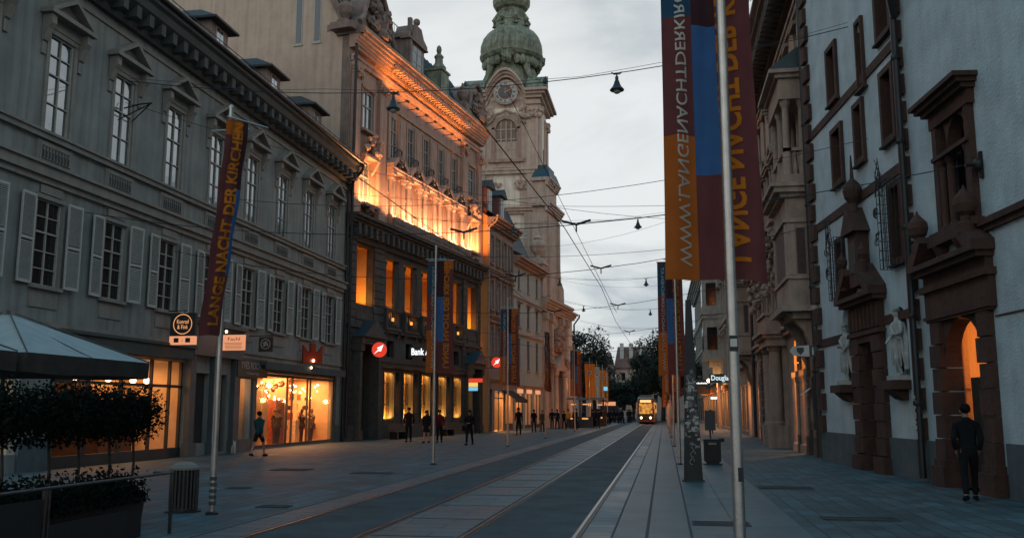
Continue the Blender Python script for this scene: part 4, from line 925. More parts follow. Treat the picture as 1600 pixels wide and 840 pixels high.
def church():
    b = frame('church', on3(17.45), on3(19)); tag(b, 'rose baroque church front with tall screen gable, urns and a steep teal roof', 'church')
    W = 10.9
    mb = MB(); wall(mb, 0, W, 0, 12.4, [(4.2,6.8,0,5.6),(1.2,2.4,6.5,9.5),(8.5,9.7,6.5,9.5)], .5)
    mb.face([(0,0,10),(0,1.6,10),(0,1.6,12.4),(0,0,12.4)]); mb.box(0,.02,0,1.6,0,12.4)
    mb.extr([(.2,12.9),(10.7,12.9),(10.5,14.5),(9.2,15.2),(8.6,18.5),(8.2,22.5),(2.7,22.5),(2.3,18.5),(1.7,15.2),(.4,14.5)], 1, .12, 1.5)
    mb.extr([(2.6,22.5),(7.4,22.5),(7.3,25.11),(2.7,25.11)], 1, .14, 1.6)
    mb.build('facade', M['churchp'], b)
    mb = MB()
    for s in (.35, 3.0, 7.3, 9.9): mb.box(s, s+.75, -.35, .02, 1.2, 10.4); mb.box(s-.1,s+.85,-.45,.02,0,1.2); mb.box(s-.12,s+.87,-.5,.02,10.4,11.1)
    for s in (3.0, 7.2): mb.box(s, s+.7, -.12, .14, 13.0, 21.2)
    cornice(mb, -.15, W+.15, 11.2, 12.5, .9, steps=5); cornice(mb, 2.3, 8.6, 21.6, 22.5, .6, y=.12, steps=4); cornice(mb,2.5,7.5,24.3,25.1,.5,y=.14,steps=4); mb.box(2.42,2.6,.0,1.75,24.75,25.1); mb.box(2.3,2.7,.0,1.6,22.1,22.5)
    mb.extr([(3.2,5.6),(7.8,5.6),(7.8,5.9),(6.6,6.3),(5.5,7.1),(4.4,6.3),(3.2,5.9)],1,-.75,0)
    for s in (3.4, 7.0): mb.lathe((s+.3,-.5,0),[(.34,0),(.34,.8),(.26,.9),(.27,3),(.22,5),(.34,5.1),(.36,5.6)],12)
    mb.build('pilaster_order', M['churchp'], b)
    mb = MB(); cluster(mb,(5.5,-.3,8.6),1.4,1.0,40,.3,5,depth=.3); cluster(mb,(2.2,-.4,6.4),.5,.6,10,.25,8); cluster(mb,(9,-.4,6.4),.5,.6,10,.25,9); mb.build('sculpture', M['pink'], b)
    mb = MB(); mb.box(4.2,6.8,.4,.45,0,5.5); mb.build('door', M['woodshop'], b)
    mb = MB(); mb.mesh([(2.5,-.3,25.12),(7.5,-.3,25.12),(7.5,1.65,25.12),(2.5,1.65,25.12),(3.2,0,26.1),(6.8,0,26.1),(6.8,1.4,26.1),(3.2,1.4,26.1)],[(0,1,5,4),(1,2,6,5),(2,3,7,6),(3,0,4,7),(4,5,6,7)]); mb.box(3.4,6.6,.2,1.2,26.1,26.6); mb.tube([(3.5,.6,26.6),(3.5,.6,28.2)],.05,6); mb.build('gable_cap', M['roof_teal'], b)
    mb = MB(); mb.mesh([(-.3,1.5,12.6),(W,1.5,12.6),(W,6.5,23.5),(-.3,6.5,23.5),(W,11.5,12.6),(-.3,11.5,12.6)],[(0,1,2,3),(3,2,4,5),(0,3,5)]); mb.mesh([(-.9,.0,12.55),(.6,0,12.55),(.6,1.6,13.4),(-.9,1.6,13.4)],[(0,1,2,3)]); mb.build('roof', M['roof_teal'], b)
    mb = MB(); mb.box(-.2,1.3,-.2,1.3,12.55,15.7); mb.box(-.35,1.45,-.35,1.45,15.7,16.0); urn(mb,(.55,.5,16.0),3.0); mb.build('corner_urn', M['churchp'], b)
    mb = MB()
    for z in (18.2,18.6,19.0): mb.tube([(-.6,1.2,z),(-.6,4.2,z)],.06,6)
    for y in (1.6,2.8,4.0): mb.tube([(-.6,y,17.9),(-.6,y,19.2)],.05,6)
    mb.build('roof_guard', M['white_wood'], b)
    # pale side building attached at the far end
    mb = MB(); mb.box(W+.02, W+4.5, .3, 6, 0, 12.3); mb.build('side_chapel', M['churchw'], b)
    mb = MB(); cornice(mb, W+.03, W+4.6, 11.6, 12.35, .7, y=.3, steps=3); mb.box(W+.03,W+4.5,.2,.35,8.4,8.7); mb.build('side_cornice', M['churchp'], b)
    mb = MB(); mb.tube([(W+4.7,-.5,12.3),(W+4.7,-.5,12.0),(W+4.65,.1,11.2),(W+4.65,.1,0)],.1,6); mb.build('downpipe', M['pipe'], b)
church()
def tower():
    b = empty('church_tower', (-17.4,105.75,0)); tag(b, 'rose and cream baroque clock tower with bulbous green copper domes', 'tower')
    h = 3.75
    mb = MB(); mb.box(-h,h,-h,h,0,38.6); mb.build('shaft', M['churchw'], b)
    mb = MB()
    def ring(z0,z1,o,ch=.0): mb.box(-h-o,h+o,-h-o,h+o,z0,z1)
    # corner and inner pilasters on the two visible sides
    for sx in (-1,1):
        for (a,c,o) in ((h-1.35,h+.02,.28),(h-2.15,h-1.38,.15)):
            x0,x1 = sorted((sx*a,sx*c)); mb.box(x0,x1,-h-o,-h+.05,24,36.6)
            mb.box(h-.05,h+o,x0,x1,24,36.6)
        x0,x1 = sorted((sx*(h-1.6),sx*(h+.06))); mb.box(x0,x1,-h-.36,-h+.05,14,23.9); mb.box(h-.05,h+.36,x0,x1,14,23.9)
    ring(28.6,29.0,.38); ring(29.0,29.2,.50); ring(23.9,24.2,.3); ring(24.2,24.5,.5); ring(24.5,24.7,.65)
    mb.box(-2.2,2.2,-h-.12,-h+.05,29.4,33.0-.5); mb.build('pilaster', M['churchp'], b)
    mb = MB()
    for sx in (-1,1):
        for cx in (h-.67,h-1.75): cluster(mb,(sx*cx,-h-.3,35.9),.55 if cx>h-1 else .3,.6,16,.26,int(cx*9)+sx,depth=.15); 
        cluster(mb,(h+.3,sx*(h-.7),35.9),.15,.6,12,.28,5+sx,depth=.9)
    cluster(mb,(-1.8,-h-.15,27.5),1.3,.25,12,.22,31,depth=.1); cluster(mb,(1.8,-h-.15,27.3),.5,.5,12,.26,32,depth=.1)
    mb.build('capital', M['churchp'], b)
    # cornice: flat at the corners, rising over the clock
    q = MB()
    def arc(o, z, t, y0, y1):
        W = h+o; pts = []; n = 20
        top = lambda x: z + (2.6*math.cos(min(1,abs(x)/2.3)*PI/2)**.8 if abs(x) < 2.3 else 0)
        xs = [-W]+[-2.3+4.6*k/n for k in range(n+1)]+[W]
        up = [(x, top(x)+t) for x in xs]; dn = [(x, top(x)) for x in xs][::-1]
        for i in range(len(xs)-1):
            a, d = xs[i], xs[i+1]
            q.mesh([(a,y0,top(a)),(d,y0,top(d)),(d,y0,top(d)+t),(a,y0,top(a)+t),(a,y1,top(a)),(d,y1,top(d)),(d,y1,top(d)+t),(a,y1,top(a)+t)],[(0,1,2,3),(3,2,6,7),(0,4,5,1)])
        q.face([(-W,y0,z),(-W,y0,z+t),(-W,y1,z+t),(-W,y1,z)]); q.face([(W,y0,z),(W,y1,z),(W,y1,z+t),(W,y0,z+t)])
    arc(.5,37.6,.35,-h-.5,-h+.5); arc(.85,37.95,.3,-h-.85,-h+.5); arc(1.2,38.25,.3,-h-1.2,-h+.5); arc(.25,36.9,.5,-h-.25,-h+.3)
    for o,z0,z1 in ((.5,37.6,37.95),(.85,37.95,38.25),(1.2,38.25,38.55)): q.box(-h-o,h+o,-h+.4,h+o,z0,z1)
    q.box(-h-.02,h+.02,-h-.03,-h+.2,36.6,37.6); q.build('cornice', M['churchp'], b)
    # windows and surrounds
    q = MB(); n = 14
    q.box(-1.75,-1.3,-h-.3,-h+.02,30.4,34.2); q.box(1.3,1.75,-h-.3,-h+.02,30.4,34.2); q.box(-2.1,2.1,-h-.45,-h+.02,30.0,30.4)
    for k in range(n):
        a0 = PI*k/n; a1 = PI*(k+1)/n
        q.mesh([(1.2*math.cos(a),y,34.0+1.2*math.sin(a)) for a in (a0,a1) for y in (-h-.3,-h)]+[(1.7*math.cos(a),y,34.0+1.6*math.sin(a)) for a in (a0,a1) for y in (-h-.3,-h)],[(0,2,6,4),(0,1,3,2),(4,6,7,5)])
    for sg in (-1,1): q.tube([(sg*2.3,-h-.35,34.6),(sg*1.8,-h-.4,34.9),(sg*1.2,-h-.45,35.7),(sg*.5,-h-.45,35.9),(0,-h-.45,36.2)],.16,6)
    q.build('window_surround', M['pink'], b)
    q = MB(); pts = [(-1.2,30.5),(1.2,30.5),(1.2,34.0)]+[(1.2*math.cos(PI*k/12),34.0+1.15*math.sin(PI*k/12)) for k in range(1,12)]+[(-1.2,34.0)]
    q.extr(pts,1,-h-.08,-h+.02); wn = q.build('louvre_window', M['pinkd'], b)
    q = MB()
    for z in (31.5,32.7,33.9): q.box(-1.15,1.15,-h-.16,-h-.08,z,z+.12)
    for x in (-.6,0,.6): q.box(x-.06,x+.06,-h-.17,-h-.085,30.5,34.9)
    q.build('louvre_frame', M['churchp'], wn)
    # clock
    q = MB(); q.lathe((0,0,0),[(1.45,0),(1.45,.25),(1.26,.3)],36); o = q.build('clock_rim', M['churchp'], b,(0,-h-.35,38.3)); o.rotation_euler=(R(90),0,0)
    q = MB(); q.lathe((0,0,0),[(1.48,.0),(1.48,.04)],36); q.lathe((0,0,0),[(1.0,.04),(1.0,.06)],36,1); q.lathe((0,0,0),[(.72,.06),(.72,.08)],36,2)
    ck = q.build('clock_face',[M['white_wood'],M['brick'],M['shopblue']],b,(0,-h-.66,38.3)); ck.rotation_euler=(R(90),0,0); ck.scale = (.84,.84,1)
    for m_ in (): pass
    q = MB()
    for k,t in enumerate(['XII','I','II','III','IIII','V','VI','VII','VIII','IX','X','XI']):
        tt = text_mb(t,.30,.02); a = -2*PI*k/12
        q.add(tt, Matrix.Rotation(a,4,'Z') @ Matrix.Translation((0,1.1,.065)))
    q.build('numeral', M['iron'], ck)
    q = MB(); q.face([(-.05,-.1,.10),(.05,-.1,.10),(.03,.8,.10),(-.03,.8,.10)]); q.face([(-.2,.0,.11),(0,-.07,.11),(1.1,.5,.11),(1.05,.55,.11)]); q.lathe((-.05,0,.08),[(.12,0),(.12,.04)],16); q.build('clock_hand', M['orange'], ck)
    # copper roof
    def sq(a):
        c, s = abs(math.cos(a)), abs(math.sin(a)); v = min(1/max(c,s), 1.27/(c+s)*1.0); return v
    q = MB(); NS = 48
    prof_ = [(4.1,38.57),(4.1,38.75),(3.95,39.6),(3.5,40.7),(3.05,41.9),(2.75,43.0),(2.75,43.6)]
    q.lathe((0,0,0),prof_,NS,shape=sq)
    for x0,x1 in ((-4.9,-2.5),(2.5,4.9)): q.mesh([(x0,-4.9,38.56),(x1,-4.9,38.56),(x1,-4.9,38.7),(x0,-4.9,38.7),(x0,-3.4,38.56),(x1,-3.4,38.56),(x1,-3.4,40.3),(x0,-3.4,40.3)],[(0,1,2,3),(3,2,6,7),(0,3,7,4),(1,5,6,2)])
    q.mesh([(4.9,-4.9,38.56),(4.9,4.9,38.56),(4.9,4.9,38.7),(4.9,-4.9,38.7),(3.3,-3.4,40.4),(3.3,3.4,40.4)],[(0,1,2,3),(3,2,5,4)])
    q.build('copper_skirt', M['copper'], b)
    q = MB(); q.lathe((0,0,0),[(3.0,43.3),(3.6,43.7),(3.85,44.0),(3.85,44.3),(3.7,44.35),(3.78,44.9),(3.72,45.6),(3.45,46.4),(2.95,47.1),(2.3,47.6),(2.05,47.8)],NS,shape=lambda a:(1+sq(a))/2)
    q.build('copper_dome', M['copper'], b)
    q = MB()
    for sx in (-1,1):
        for sy in (-1,1):
            for k in range(5):
                a = math.atan2(sy,sx)+R(-24+12*k); q.blob((3.25*math.cos(a),3.25*math.sin(a),42.9),(.45,.45,.6),k,8,6,.1)
            a = math.atan2(sy,sx); q.tube([(3.0*math.cos(a),3.0*math.sin(a),42.6),(3.3*math.cos(a),3.3*math.sin(a),41.6),(3.9*math.cos(a),3.9*math.sin(a),40.4)],[.5,.35,.3],8)
    for a in (-PI/2,0): q.blob((3.3*math.cos(a),3.3*math.sin(a),43.3),(.8,.8,.9),7,8,6,.5)
    q.build('console', M['copper'], b)
    q = MB(); q.lathe((0,0,0),[(2.1,47.75),(2.1,48.4),(2.2,48.5),(1.9,49.1),(1.6,49.8),(1.55,50.2),(1.95,50.4),(2.25,50.9),(2.3,51.5),(2.0,52.2),(1.1,52.9),(.7,53.4),(.45,55),(.25,57),(.5,57.4),(.2,58),(.05,60)],NS,shape=lambda a:(1+sq(a))/2)
    for k in range(8): a = R(22.5+45*k); q.tube([(2.1*math.cos(a),2.1*math.sin(a),47.9),(2.2*math.cos(a),2.2*math.sin(a),48.7),(1.6*math.cos(a),1.6*math.sin(a),49.9)],[.35,.3,.15],7)
    q.build('lantern', M['copper'], b)
    q = MB()
    for x in (-h-1,h+1): urn(q,(x,-h-.9,38.55),1.3)
    q.build('corner_finial', M['roof_teal'], b)
tower()
# ------------------------------------------------------------------ RIGHT side
# local x runs towards the camera, -y is the street side
def baluster_row(mb, s0, s1, y, z0, z1, pitch=.2, r=.07):
    n = max(1,int((s1-s0)/pitch))
    for k in range(n): s = s0+(k+.5)*(s1-s0)/n; mb.lathe((s,y,z0),[(r*.8,0),(r,(z1-z0)*.3),(r*.55,(z1-z0)*.7),(r*.8,z1-z0)],6)
def hall():
    b = frame('white_hall', (5.3,33), (6.85,17.5)); tag(b, 'white rendered hall with red-brown stone window frames, quoins and two rusticated portals', 'building')
    E = 30
    s_up = [(3.1,3.95,8.85,10.45),(5.45,6.05,8.95,10.5),(7.85,8.6,8.85,10.6)]
    rest = [(3.0,3.8,11.6,13.2),(7.8,8.7,11.75,13.6)]
    archw = [(6.02,6.45,10.95,12.9)]
    grille = [(8.0,8.7,5.6,7.45),(3.0,3.5,5.3,6.9)]
    niche = [(7.45,8.45,2.35,4.35),(3.0,3.75,2.3,4.85)]
    port = [(4.75,6.2,0,3.6),(10.75,12.75,0,3.75)]
    trip = [(11.35,12.85,5.65,8.1)]
    mb = MB(); wall(mb, .0, 9.45, 0, 17.5, s_up+rest+archw+grille+niche+[port[0]], .35)
    wall(mb, 9.45, E, 0, 17.5, [port[1]]+trip+[(16.5,18,5.6,8.1),(21,22.5,5.6,8.1),(16.4,18.2,0,3.4)], .35)
    for a,c,z0,z1 in archw+niche: arch_fill(mb, a, c, z1-(c-a)*.55, z1, -.001, .35)
    w_ = mb.build('wall', M['landw'], b)
    # niche backs and window panes
    mb = MB()
    for a,c,z0,z1 in niche: mb.face([(a,.34,z0),(c,.34,z0),(c,.34,z1),(a,.34,z1)])
    mb.build('niche_back', M['plinth'], b)
    for a,c,z0,z1 in s_up+rest+archw+grille+[(16.5,18,5.6,8.1),(21,22.5,5.6,8.1)]:
        q = MB(); f=.16 if (a,c,z0,z1) not in archw else .09
        q.box(a-f,a+.001,-.10,.33,z0-f,z1+f); q.box(c-.001,c+f,-.10,.33,z0-f,z1+f); q.box(a,c,-.10,.33,z0-f,z0); 
        q.box(a,c,-.10,.33,z1-(.04 if f < .1 else 0),z1+f)
        q.box(a-.2,c+.2,-.16,.0,z0-f-.06,z0-f)
        wf = q.build('window', M['landr'], b)
        q = MB(); q.face([(a,.3,z0),(c,.3,z0),(c,.3,z1),(a,.3,z1)]); q.build('pane', M['glass2'], wf)
        q = MB(); m = (a+c)/2; q.box(m-.03,m+.03,.24,.28,z0,z1); q.box(a,c,.245,.275,(z0*.4+z1*.6)-.03,(z0*.4+z1*.6)+.03); q.build('window_bars', M['frame_dark'], wf)
    # bands and quoins
    mb = MB()
    for z in (10.95+.0, 7.72): pass
    mb.box(0,9.1,-.05,.02,11.05,11.32); mb.box(0,9.1,-.05,.02,7.72,8.0); mb.box(0,2.9,-.05,.02,2.3+1.5,4.05); mb.box(6.6,9.1,-.052,.02,4.0,4.22)
    mb.build('string_course', M['landr'], b)
    mb = MB(); z = .95; k = 0
    while z < 16.8:
        w1 = .62 if k%2 else .38
        mb.extr([(8.98 if k%2 else 9.12,z+.04),(9.38,z+.04),(9.38,z+.56),(8.98 if k%2 else 9.12,z+.56)],1,-.14,.01)
        mb.box(.02,.30+w1*.6,-.14,.01,z+.04,z+.58); z += .72; k += 1
    mb.build('quoin', M['landr'], b)
    mb = MB(); mb.box(0,4.2,-.06,.02,0,.98); mb.box(6.75,9.4,-.06,.02,0,.98); mb.box(9.5,10.1,-.06,.02,0,.98); mb.box(13.45,E,-.06,.02,0,1.05); mb.build('plinth', M['plinth'], b)
    mb = MB(); mb.tube([(9.45,-.22,17.1),(9.45,-.22,.1)],.085,10)
    for z in (1.8,3.9,6.1,8.3,10.5,12.7): mb.lathe((9.45,-.22,z),[(.115,0),(.125,.06),(.115,.12)],10)
    mb.tube([(9.5,-.2,11.6),(10.4,-.9,13.6)],.1,6)
    mb.build('downpipe', M['pipe'], b)
    mb = MB()   # stickers low on the pipe
    for k in range(9): z = 1.0+.12*k+random.uniform(-.03,.03); mb.box(9.39,9.51,-.312,-.303,z,z+random.uniform(.05,.1))
    mb.build('sticker', M['white_wood'], b)
    # eaves
    mb = MB(); cornice(mb,-.1,9.4,17.1,17.9,.7,steps=4); mb.box(9.42,E,-.55,.05,17.0,17.3); mb.build('cornice', M['landr'], b)
    mb = MB(); mb.mesh([(0,-.8,17.9),(E,-.8,17.9),(E,6,22),(0,6,22)],[(0,1,2,3)]); mb.build('roof', M['roof_dark'], b)
    # sloping moulding over the near wall
    mb = MB(); mb.box(13.0,E,-.08,.02,5.30,5.42); mb.box(13.0,E,-.16,.02,5.42,5.55); mb.box(13.35,E,-.03,.02,3.55,3.58); mb.build('moulding', M['landr'], b)
    # near portal
    a,c,z0,z1 = port[1]; m = (a+c)/2
    q = MB(); arch_fill(q, a+.02, c-.02, 2.72, 3.70, -.04, .34); 
    for sg0,sg1 in ((a-.5,a+.02),(c-.02,c+.5)):
        z = .0; k = 0
        while z < 3.7:
            o = .03 if k%2 else 0
            q.box(sg0-o,sg1+(0 if k%2 else .0),-.14-o,.34,z+.012,z+.515); z += .53; k += 1
        q.box(sg0-.1,sg1+.08,-.28,.34,.0,.45); q.box(sg0-.06,sg1+.05,-.22,.34,.45,.6)
    q.box(a-.7,c+.7,-.2,.34,3.76,3.84); q.box(a-.7,c+.7,-.14,.02,3.84,4.4); q.box(a-.78,c+.78,-.24,.02,4.4,4.55); q.box(a-.66,c+.66,-.16,.02,4.55,4.78)
    q.box(a-.72,c+.72,-.36,.02,4.78,4.90); q.box(a-.8,c+.8,-.48,.02,4.90,5.02)
    q.box(a-.62,c+.62,-.16,.3,3.70,3.77)
    pt = q.build('portal', M['landr'], b)
    q = MB()  # broken pediment wings and spheres
    for sg in (-1,1):
        x0 = m+sg*1.8; q.extr([(x0,5.02),(x0,5.12),(m+sg*.98,5.66),(m+sg*.88,5.50),(m+sg*1.4,5.02)],1,-.48,.01)
        q.lathe((m+sg*1.30,-.33,5.32),[(.17,0),(.17,.2),(.10,.26),(.10,.36),(.19,.44),(.235,.60),(.21,.74),(.11,.86),(.04,.94),(.015,1.02)],20)
    q.box(m-.9,m+.9,-.30,.01,5.36,5.5)
    for x in (m-.55,m+.55): q.extr([(-.3,5.36),(0,5.36),(0,5.02),(-.15,5.1)],0,x-.12,x+.12)
    q.build('broken_pediment', M['landr'], pt)
    # passage with warm light seen through the arch
    q = MB(); q.box(a-3.2,c+.3,6.5,6.6,0,4.6); q.box(a-3.2,a-3.1,.38,6.5,0,4.6); q.box(c-.05,c+.3,.38,6.5,0,4.6); q.box(a-3.2,a-.05,.36,.40,0,4.6)
    q.box(a-3.2,c+.3,.36,6.5,4.6,4.7); q.box(a-1.6,a-1.2,.4,1.0,0,3.9); q.box(a-1.65,a-1.15,.4,1.05,2.2,2.35)
    q.build('passage', M['beige'], pt)
    q = MB(); q.blob((a-.9,2.4,3.5),.14,jag=0); q.tube([(a-.9,2.4,3.6),(a-.9,2.4,4.6)],.015,5); q.build('passage_lamp', M['e_amber'], pt)
    light('POINT',(a-.9,2.4,3.2),240,(1,.33,.07),.15,parent=b); light('POINT',(m,1.2,3.3),14,(1,.35,.08),.1,parent=b)
    q = MB(); q.box(a+.1,c-.04,.46,.52,0,2.42); q.build('door_leaf', M['bark'], pt)
    # triple window above it
    a,c,z0,z1 = trip[0]; q = MB()
    q.box(a-.22,a,-.14,.34,z0,z1); q.box(c,c+.22,-.14,.34,z0,z1); q.box(a-.35,c+.35,-.3,.02,z0-.16,z0)
    for k in (1,): q.lathe((m,-.0,z0),[(.13,0),(.13,.12),(.09,.18),(.09,1.5),(.12,1.56),(.14,1.72)],10)
    for x in (a+.07,c-.07): q.lathe((x,-.05,z0),[(.11,0),(.11,.12),(.08,.18),(.08,1.5),(.11,1.56),(.13,1.72)],10)
    arch_fill(q,a,m,z0+1.72,z1-.0,-.06,.3); arch_fill(q,m,c,z0+1.72,z1-.0,-.06,.3)
    q.box(a-.3,c+.3,-.16,.02,z1+.0,z1+.32); q.box(a-.38,c+.38,-.3,.02,z1+.32,z1+.42); q.box(a-.46,c+.46,-.42,.02,z1+.42,z1+.52); q.box(a-.54,c+.54,-.52,.02,z1+.52,z1+.62)
    q.box(a-.2,c+.2,-.2,.02,z0+1.66,z0+1.75)
    tw = q.build('arched_window', M['landr'], b); q = MB(); q.face([(a,.32,z0),(c,.32,z0),(c,.32,z1),(a,.32,z1)]); q.build('pane', M['glass2'], tw)
    # far portal
    a,c,z0,z1 = port[0]; m2 = (a+c)/2
    q = MB(); arch_fill(q,a+.12,c-.12,2.8,3.6,.02,.3)
    for sg0,sg1 in ((a-.62,a+.12),(c-.12,c+.62)):
        z = 0; k = 0
        while z < 3.4:
            o = .03 if k%2 else 0; q.box(sg0-o,sg1,-.15-o,.34,z+.012,z+.455); z += .47; k += 1
        q.box(sg0-.06,sg1+.06,-.28,.34,0,.42)
    q.box(a-.72,c+.72,-.22,.34,3.80,3.92); q.box(a-.62,c+.62,-.14,.02,3.92,4.7)
    for k in range(8): x = a-.58+k*.345; q.box(x,x+.2,-.20,-.13,3.98,4.64)
    q.box(a-.85,c+.85,-.38,.02,4.7,4.82); q.box(a-.92,c+.92,-.50,.02,4.82,4.95)
    q.box(a-.62,c+.62,-.16,.34,3.60,3.79)
    pt = q.build('portal', M['landr'], b)
    q = MB()
    for sg in (-1,1):
        x0 = m2+sg*1.62; q.extr([(x0,4.95),(x0,5.06),(m2+sg*.62,5.8),(m2+sg*.5,5.6),(m2+sg*1.2,4.95)],1,-.50,.01)
        q.lathe((m2+sg*.95,-.38,5.2),[(.12,0),(.12,.6),(.08,.66),(.15,.8),(.15,.92),(.06,1.04),(.015,1.18)],14)
    q.box(m2-.42,m2+.42,-.35,.01,5.2,6.75); q.box(m2-.30,m2+.30,-.38,-.34,5.6,6.5,1)
    q.extr([(m2-.62,6.75),(m2+.62,6.75),(m2,7.55)],1,-.5,.01); q.lathe((m2,-.25,7.4),[(.15,0),(.12,.25),(.24,.42),(.28,.65),(.2,.85),(.06,1.0),(.02,1.7)],12)
    q.build('crowning_aedicule', [M['landr'],M['r2d']], pt)
    q = MB(); q.box(a+.12,c-.12,.3,.36,0,3.6); q.box(a+.2,m2-.03,.26,.3,.1,2.7,0); q.box(m2+.03,c-.2,.26,.3,.1,2.7); q.build('door', M['bark'], pt)
    # wrought iron window baskets
    for (x0,x1,za,zb) in ((7.8,8.15,5.35,7.6),(2.9,3.2,5.1,7.0)):
        q = MB(); o = .36
        for k in range(4):
            for j in range(5):
                pass
        for z in [za+(zb-za)*i/9 for i in range(10)]:
            q.tube([(x0,-.02,z),(x0,-o,z),(x1+.5,-o,z),(x1+.5,-.02,z)],.009,4)
        for k in range(5): x = x0+(x1+.5-x0)*k/4; q.tube([(x,-o,za),(x,-o,zb)],.010,4)
        for k in range(1,4): y = -o*k/4; q.tube([(x0,y,za),(x0,y,zb)],.013,4); q.tube([(x1+.5,y,za),(x1+.5,y,zb)],.013,4)
        for k in range(14): q.tube([(x0+random.uniform(-.05,.7),-o-.02,zb-.2+random.uniform(-.2,.5)),(x0+.2+random.uniform(-.1,.3),-o-.04,zb+random.uniform(0,.7))],.012,4)
        for k in range(10):
            cx = x0-.18-random.uniform(0,.2); cz = za+random.choice((.9,1.6))+random.uniform(-.12,.12)
            q.tube([(cx+.10*math.cos(t),-o+.05,cz+.10*math.sin(t)) for t in [i*PI/4 for i in range(8)]],.012,4)
        q.build('iron_window_basket', M['iron'], b)
    return b
hl = hall()
def statue(loc, rz, label, arm=1, seed=1):
    s = empty('statue', loc, rz); tag(s, label, 'statue', 'stone statues in the wall niches')
    m = M['white_stone']
    V=[(0,0,.92),(.03,-.02,1.12),(0,-.02,1.32),(-.02,0,1.45),(-.02,-.01,1.56),(-.03,-.03,1.66),(-.03,-.03,1.76)]; E=[(0,1),(1,2),(2,3),(3,4),(4,5),(5,6)]; Rr=[(.17,.13),(.14,.11),(.18,.12),(.13,.09),.055,(.075,.09),(.06,.075)]
    for sg in (-1,1):
        i=len(V); V += [(sg*.09,-.02,.86),(sg*.12+.03,-.10-.06*sg,.50),(sg*.11,.02-.04*sg,.14),(sg*.14,-.14,.12)]; Rr += [.095,.068,.045,.04]; E += [(0,i),(i,i+1),(i+1,i+2),(i+2,i+3)]
        i=len(V); V += [(sg*.19,0,1.42),(sg*.29,-.04,1.18),(sg*(.12 if sg==arm else .26),-.22,1.12 if sg==arm else .98),(sg*(.04 if sg==arm else .26),-.26,1.18 if sg==arm else .92)]; Rr += [.07,.055,.036,.034]; E += [(3,i),(i,i+1),(i+1,i+2),(i+2,i+3)]
    q = skin_mb(V,E,Rr,2); q.blob((-.03,-.03,1.80),(.095,.11,.07),seed,12,8,.2); q.blob((-.03,-.12,1.68),(.014,.022,.028),1,6,5,0)
    q.build('figure', m, s, smooth=True)
    q = MB()
    for k in range(15):
        a = -2.6+k*.37; w0 = .16+.02*(k%2); b_ = .42+.10*math.sin(k*1.7)
        q.tube([(w0*math.sin(a)+.02,-w0*.8*math.cos(a),1.08),(1.15*w0*math.sin(a)+.02,-w0*math.cos(a),.85),(1.25*w0*math.sin(a+.15)+.02,-1.15*w0*math.cos(a+.15),b_)],[.035,.05,.02],8)
    q.tube([(-.20,-.06,1.46),(-.05,-.17,1.32),(.12,-.17,1.15),(.22,-.05,1.0)],[.04,.055,.06,.04],8)
    q.tube([(.20,.08,1.45),(.26,.10,1.0),(.24,.08,.25)],[.05,.09,.07],8); q.tube([(-.18,.1,1.45),(-.26,.10,1.0),(-.22,.08,.2)],[.05,.08,.07],8)
    q.build('drapery', m, s, smooth=True)
    q = MB(); q.box(-.34,.34,-.26,.22,-.02,.10); q.build('base', m, s)
    q = MB(); q.box(-.55,.55,-.42,.3,-.26,-.03); q.extr([(-.38,-.27),(.3,-.27),(.3,-.6),(-.1,-.5)],0,-.3,.3); q.build('console', M['landr'], s)
M['white_stone'] = pm('weathered_white_stone', (.40,.42,.40), .85, .3, 4, .5, 14, streak=.4)
hd = math.atan2(17.5-33, 6.85-5.3)
def onh(s, out): # point at s along hall, 'out' metres from the wall towards the street
    return (5.3+math.cos(hd)*s+math.sin(hd)*out, 33+math.sin(hd)*s-math.cos(hd)*out)
p_ = onh(7.95,.05); statue((p_[0],p_[1],2.48), hd, 'pale stone statue in the niche right beside the downpipe of the white hall', 1, 1)
p_ = onh(3.4,.05); statue((p_[0],p_[1],2.48), hd, 'pale stone statue with smaller niche on the far side of the far portal', -1, 4)

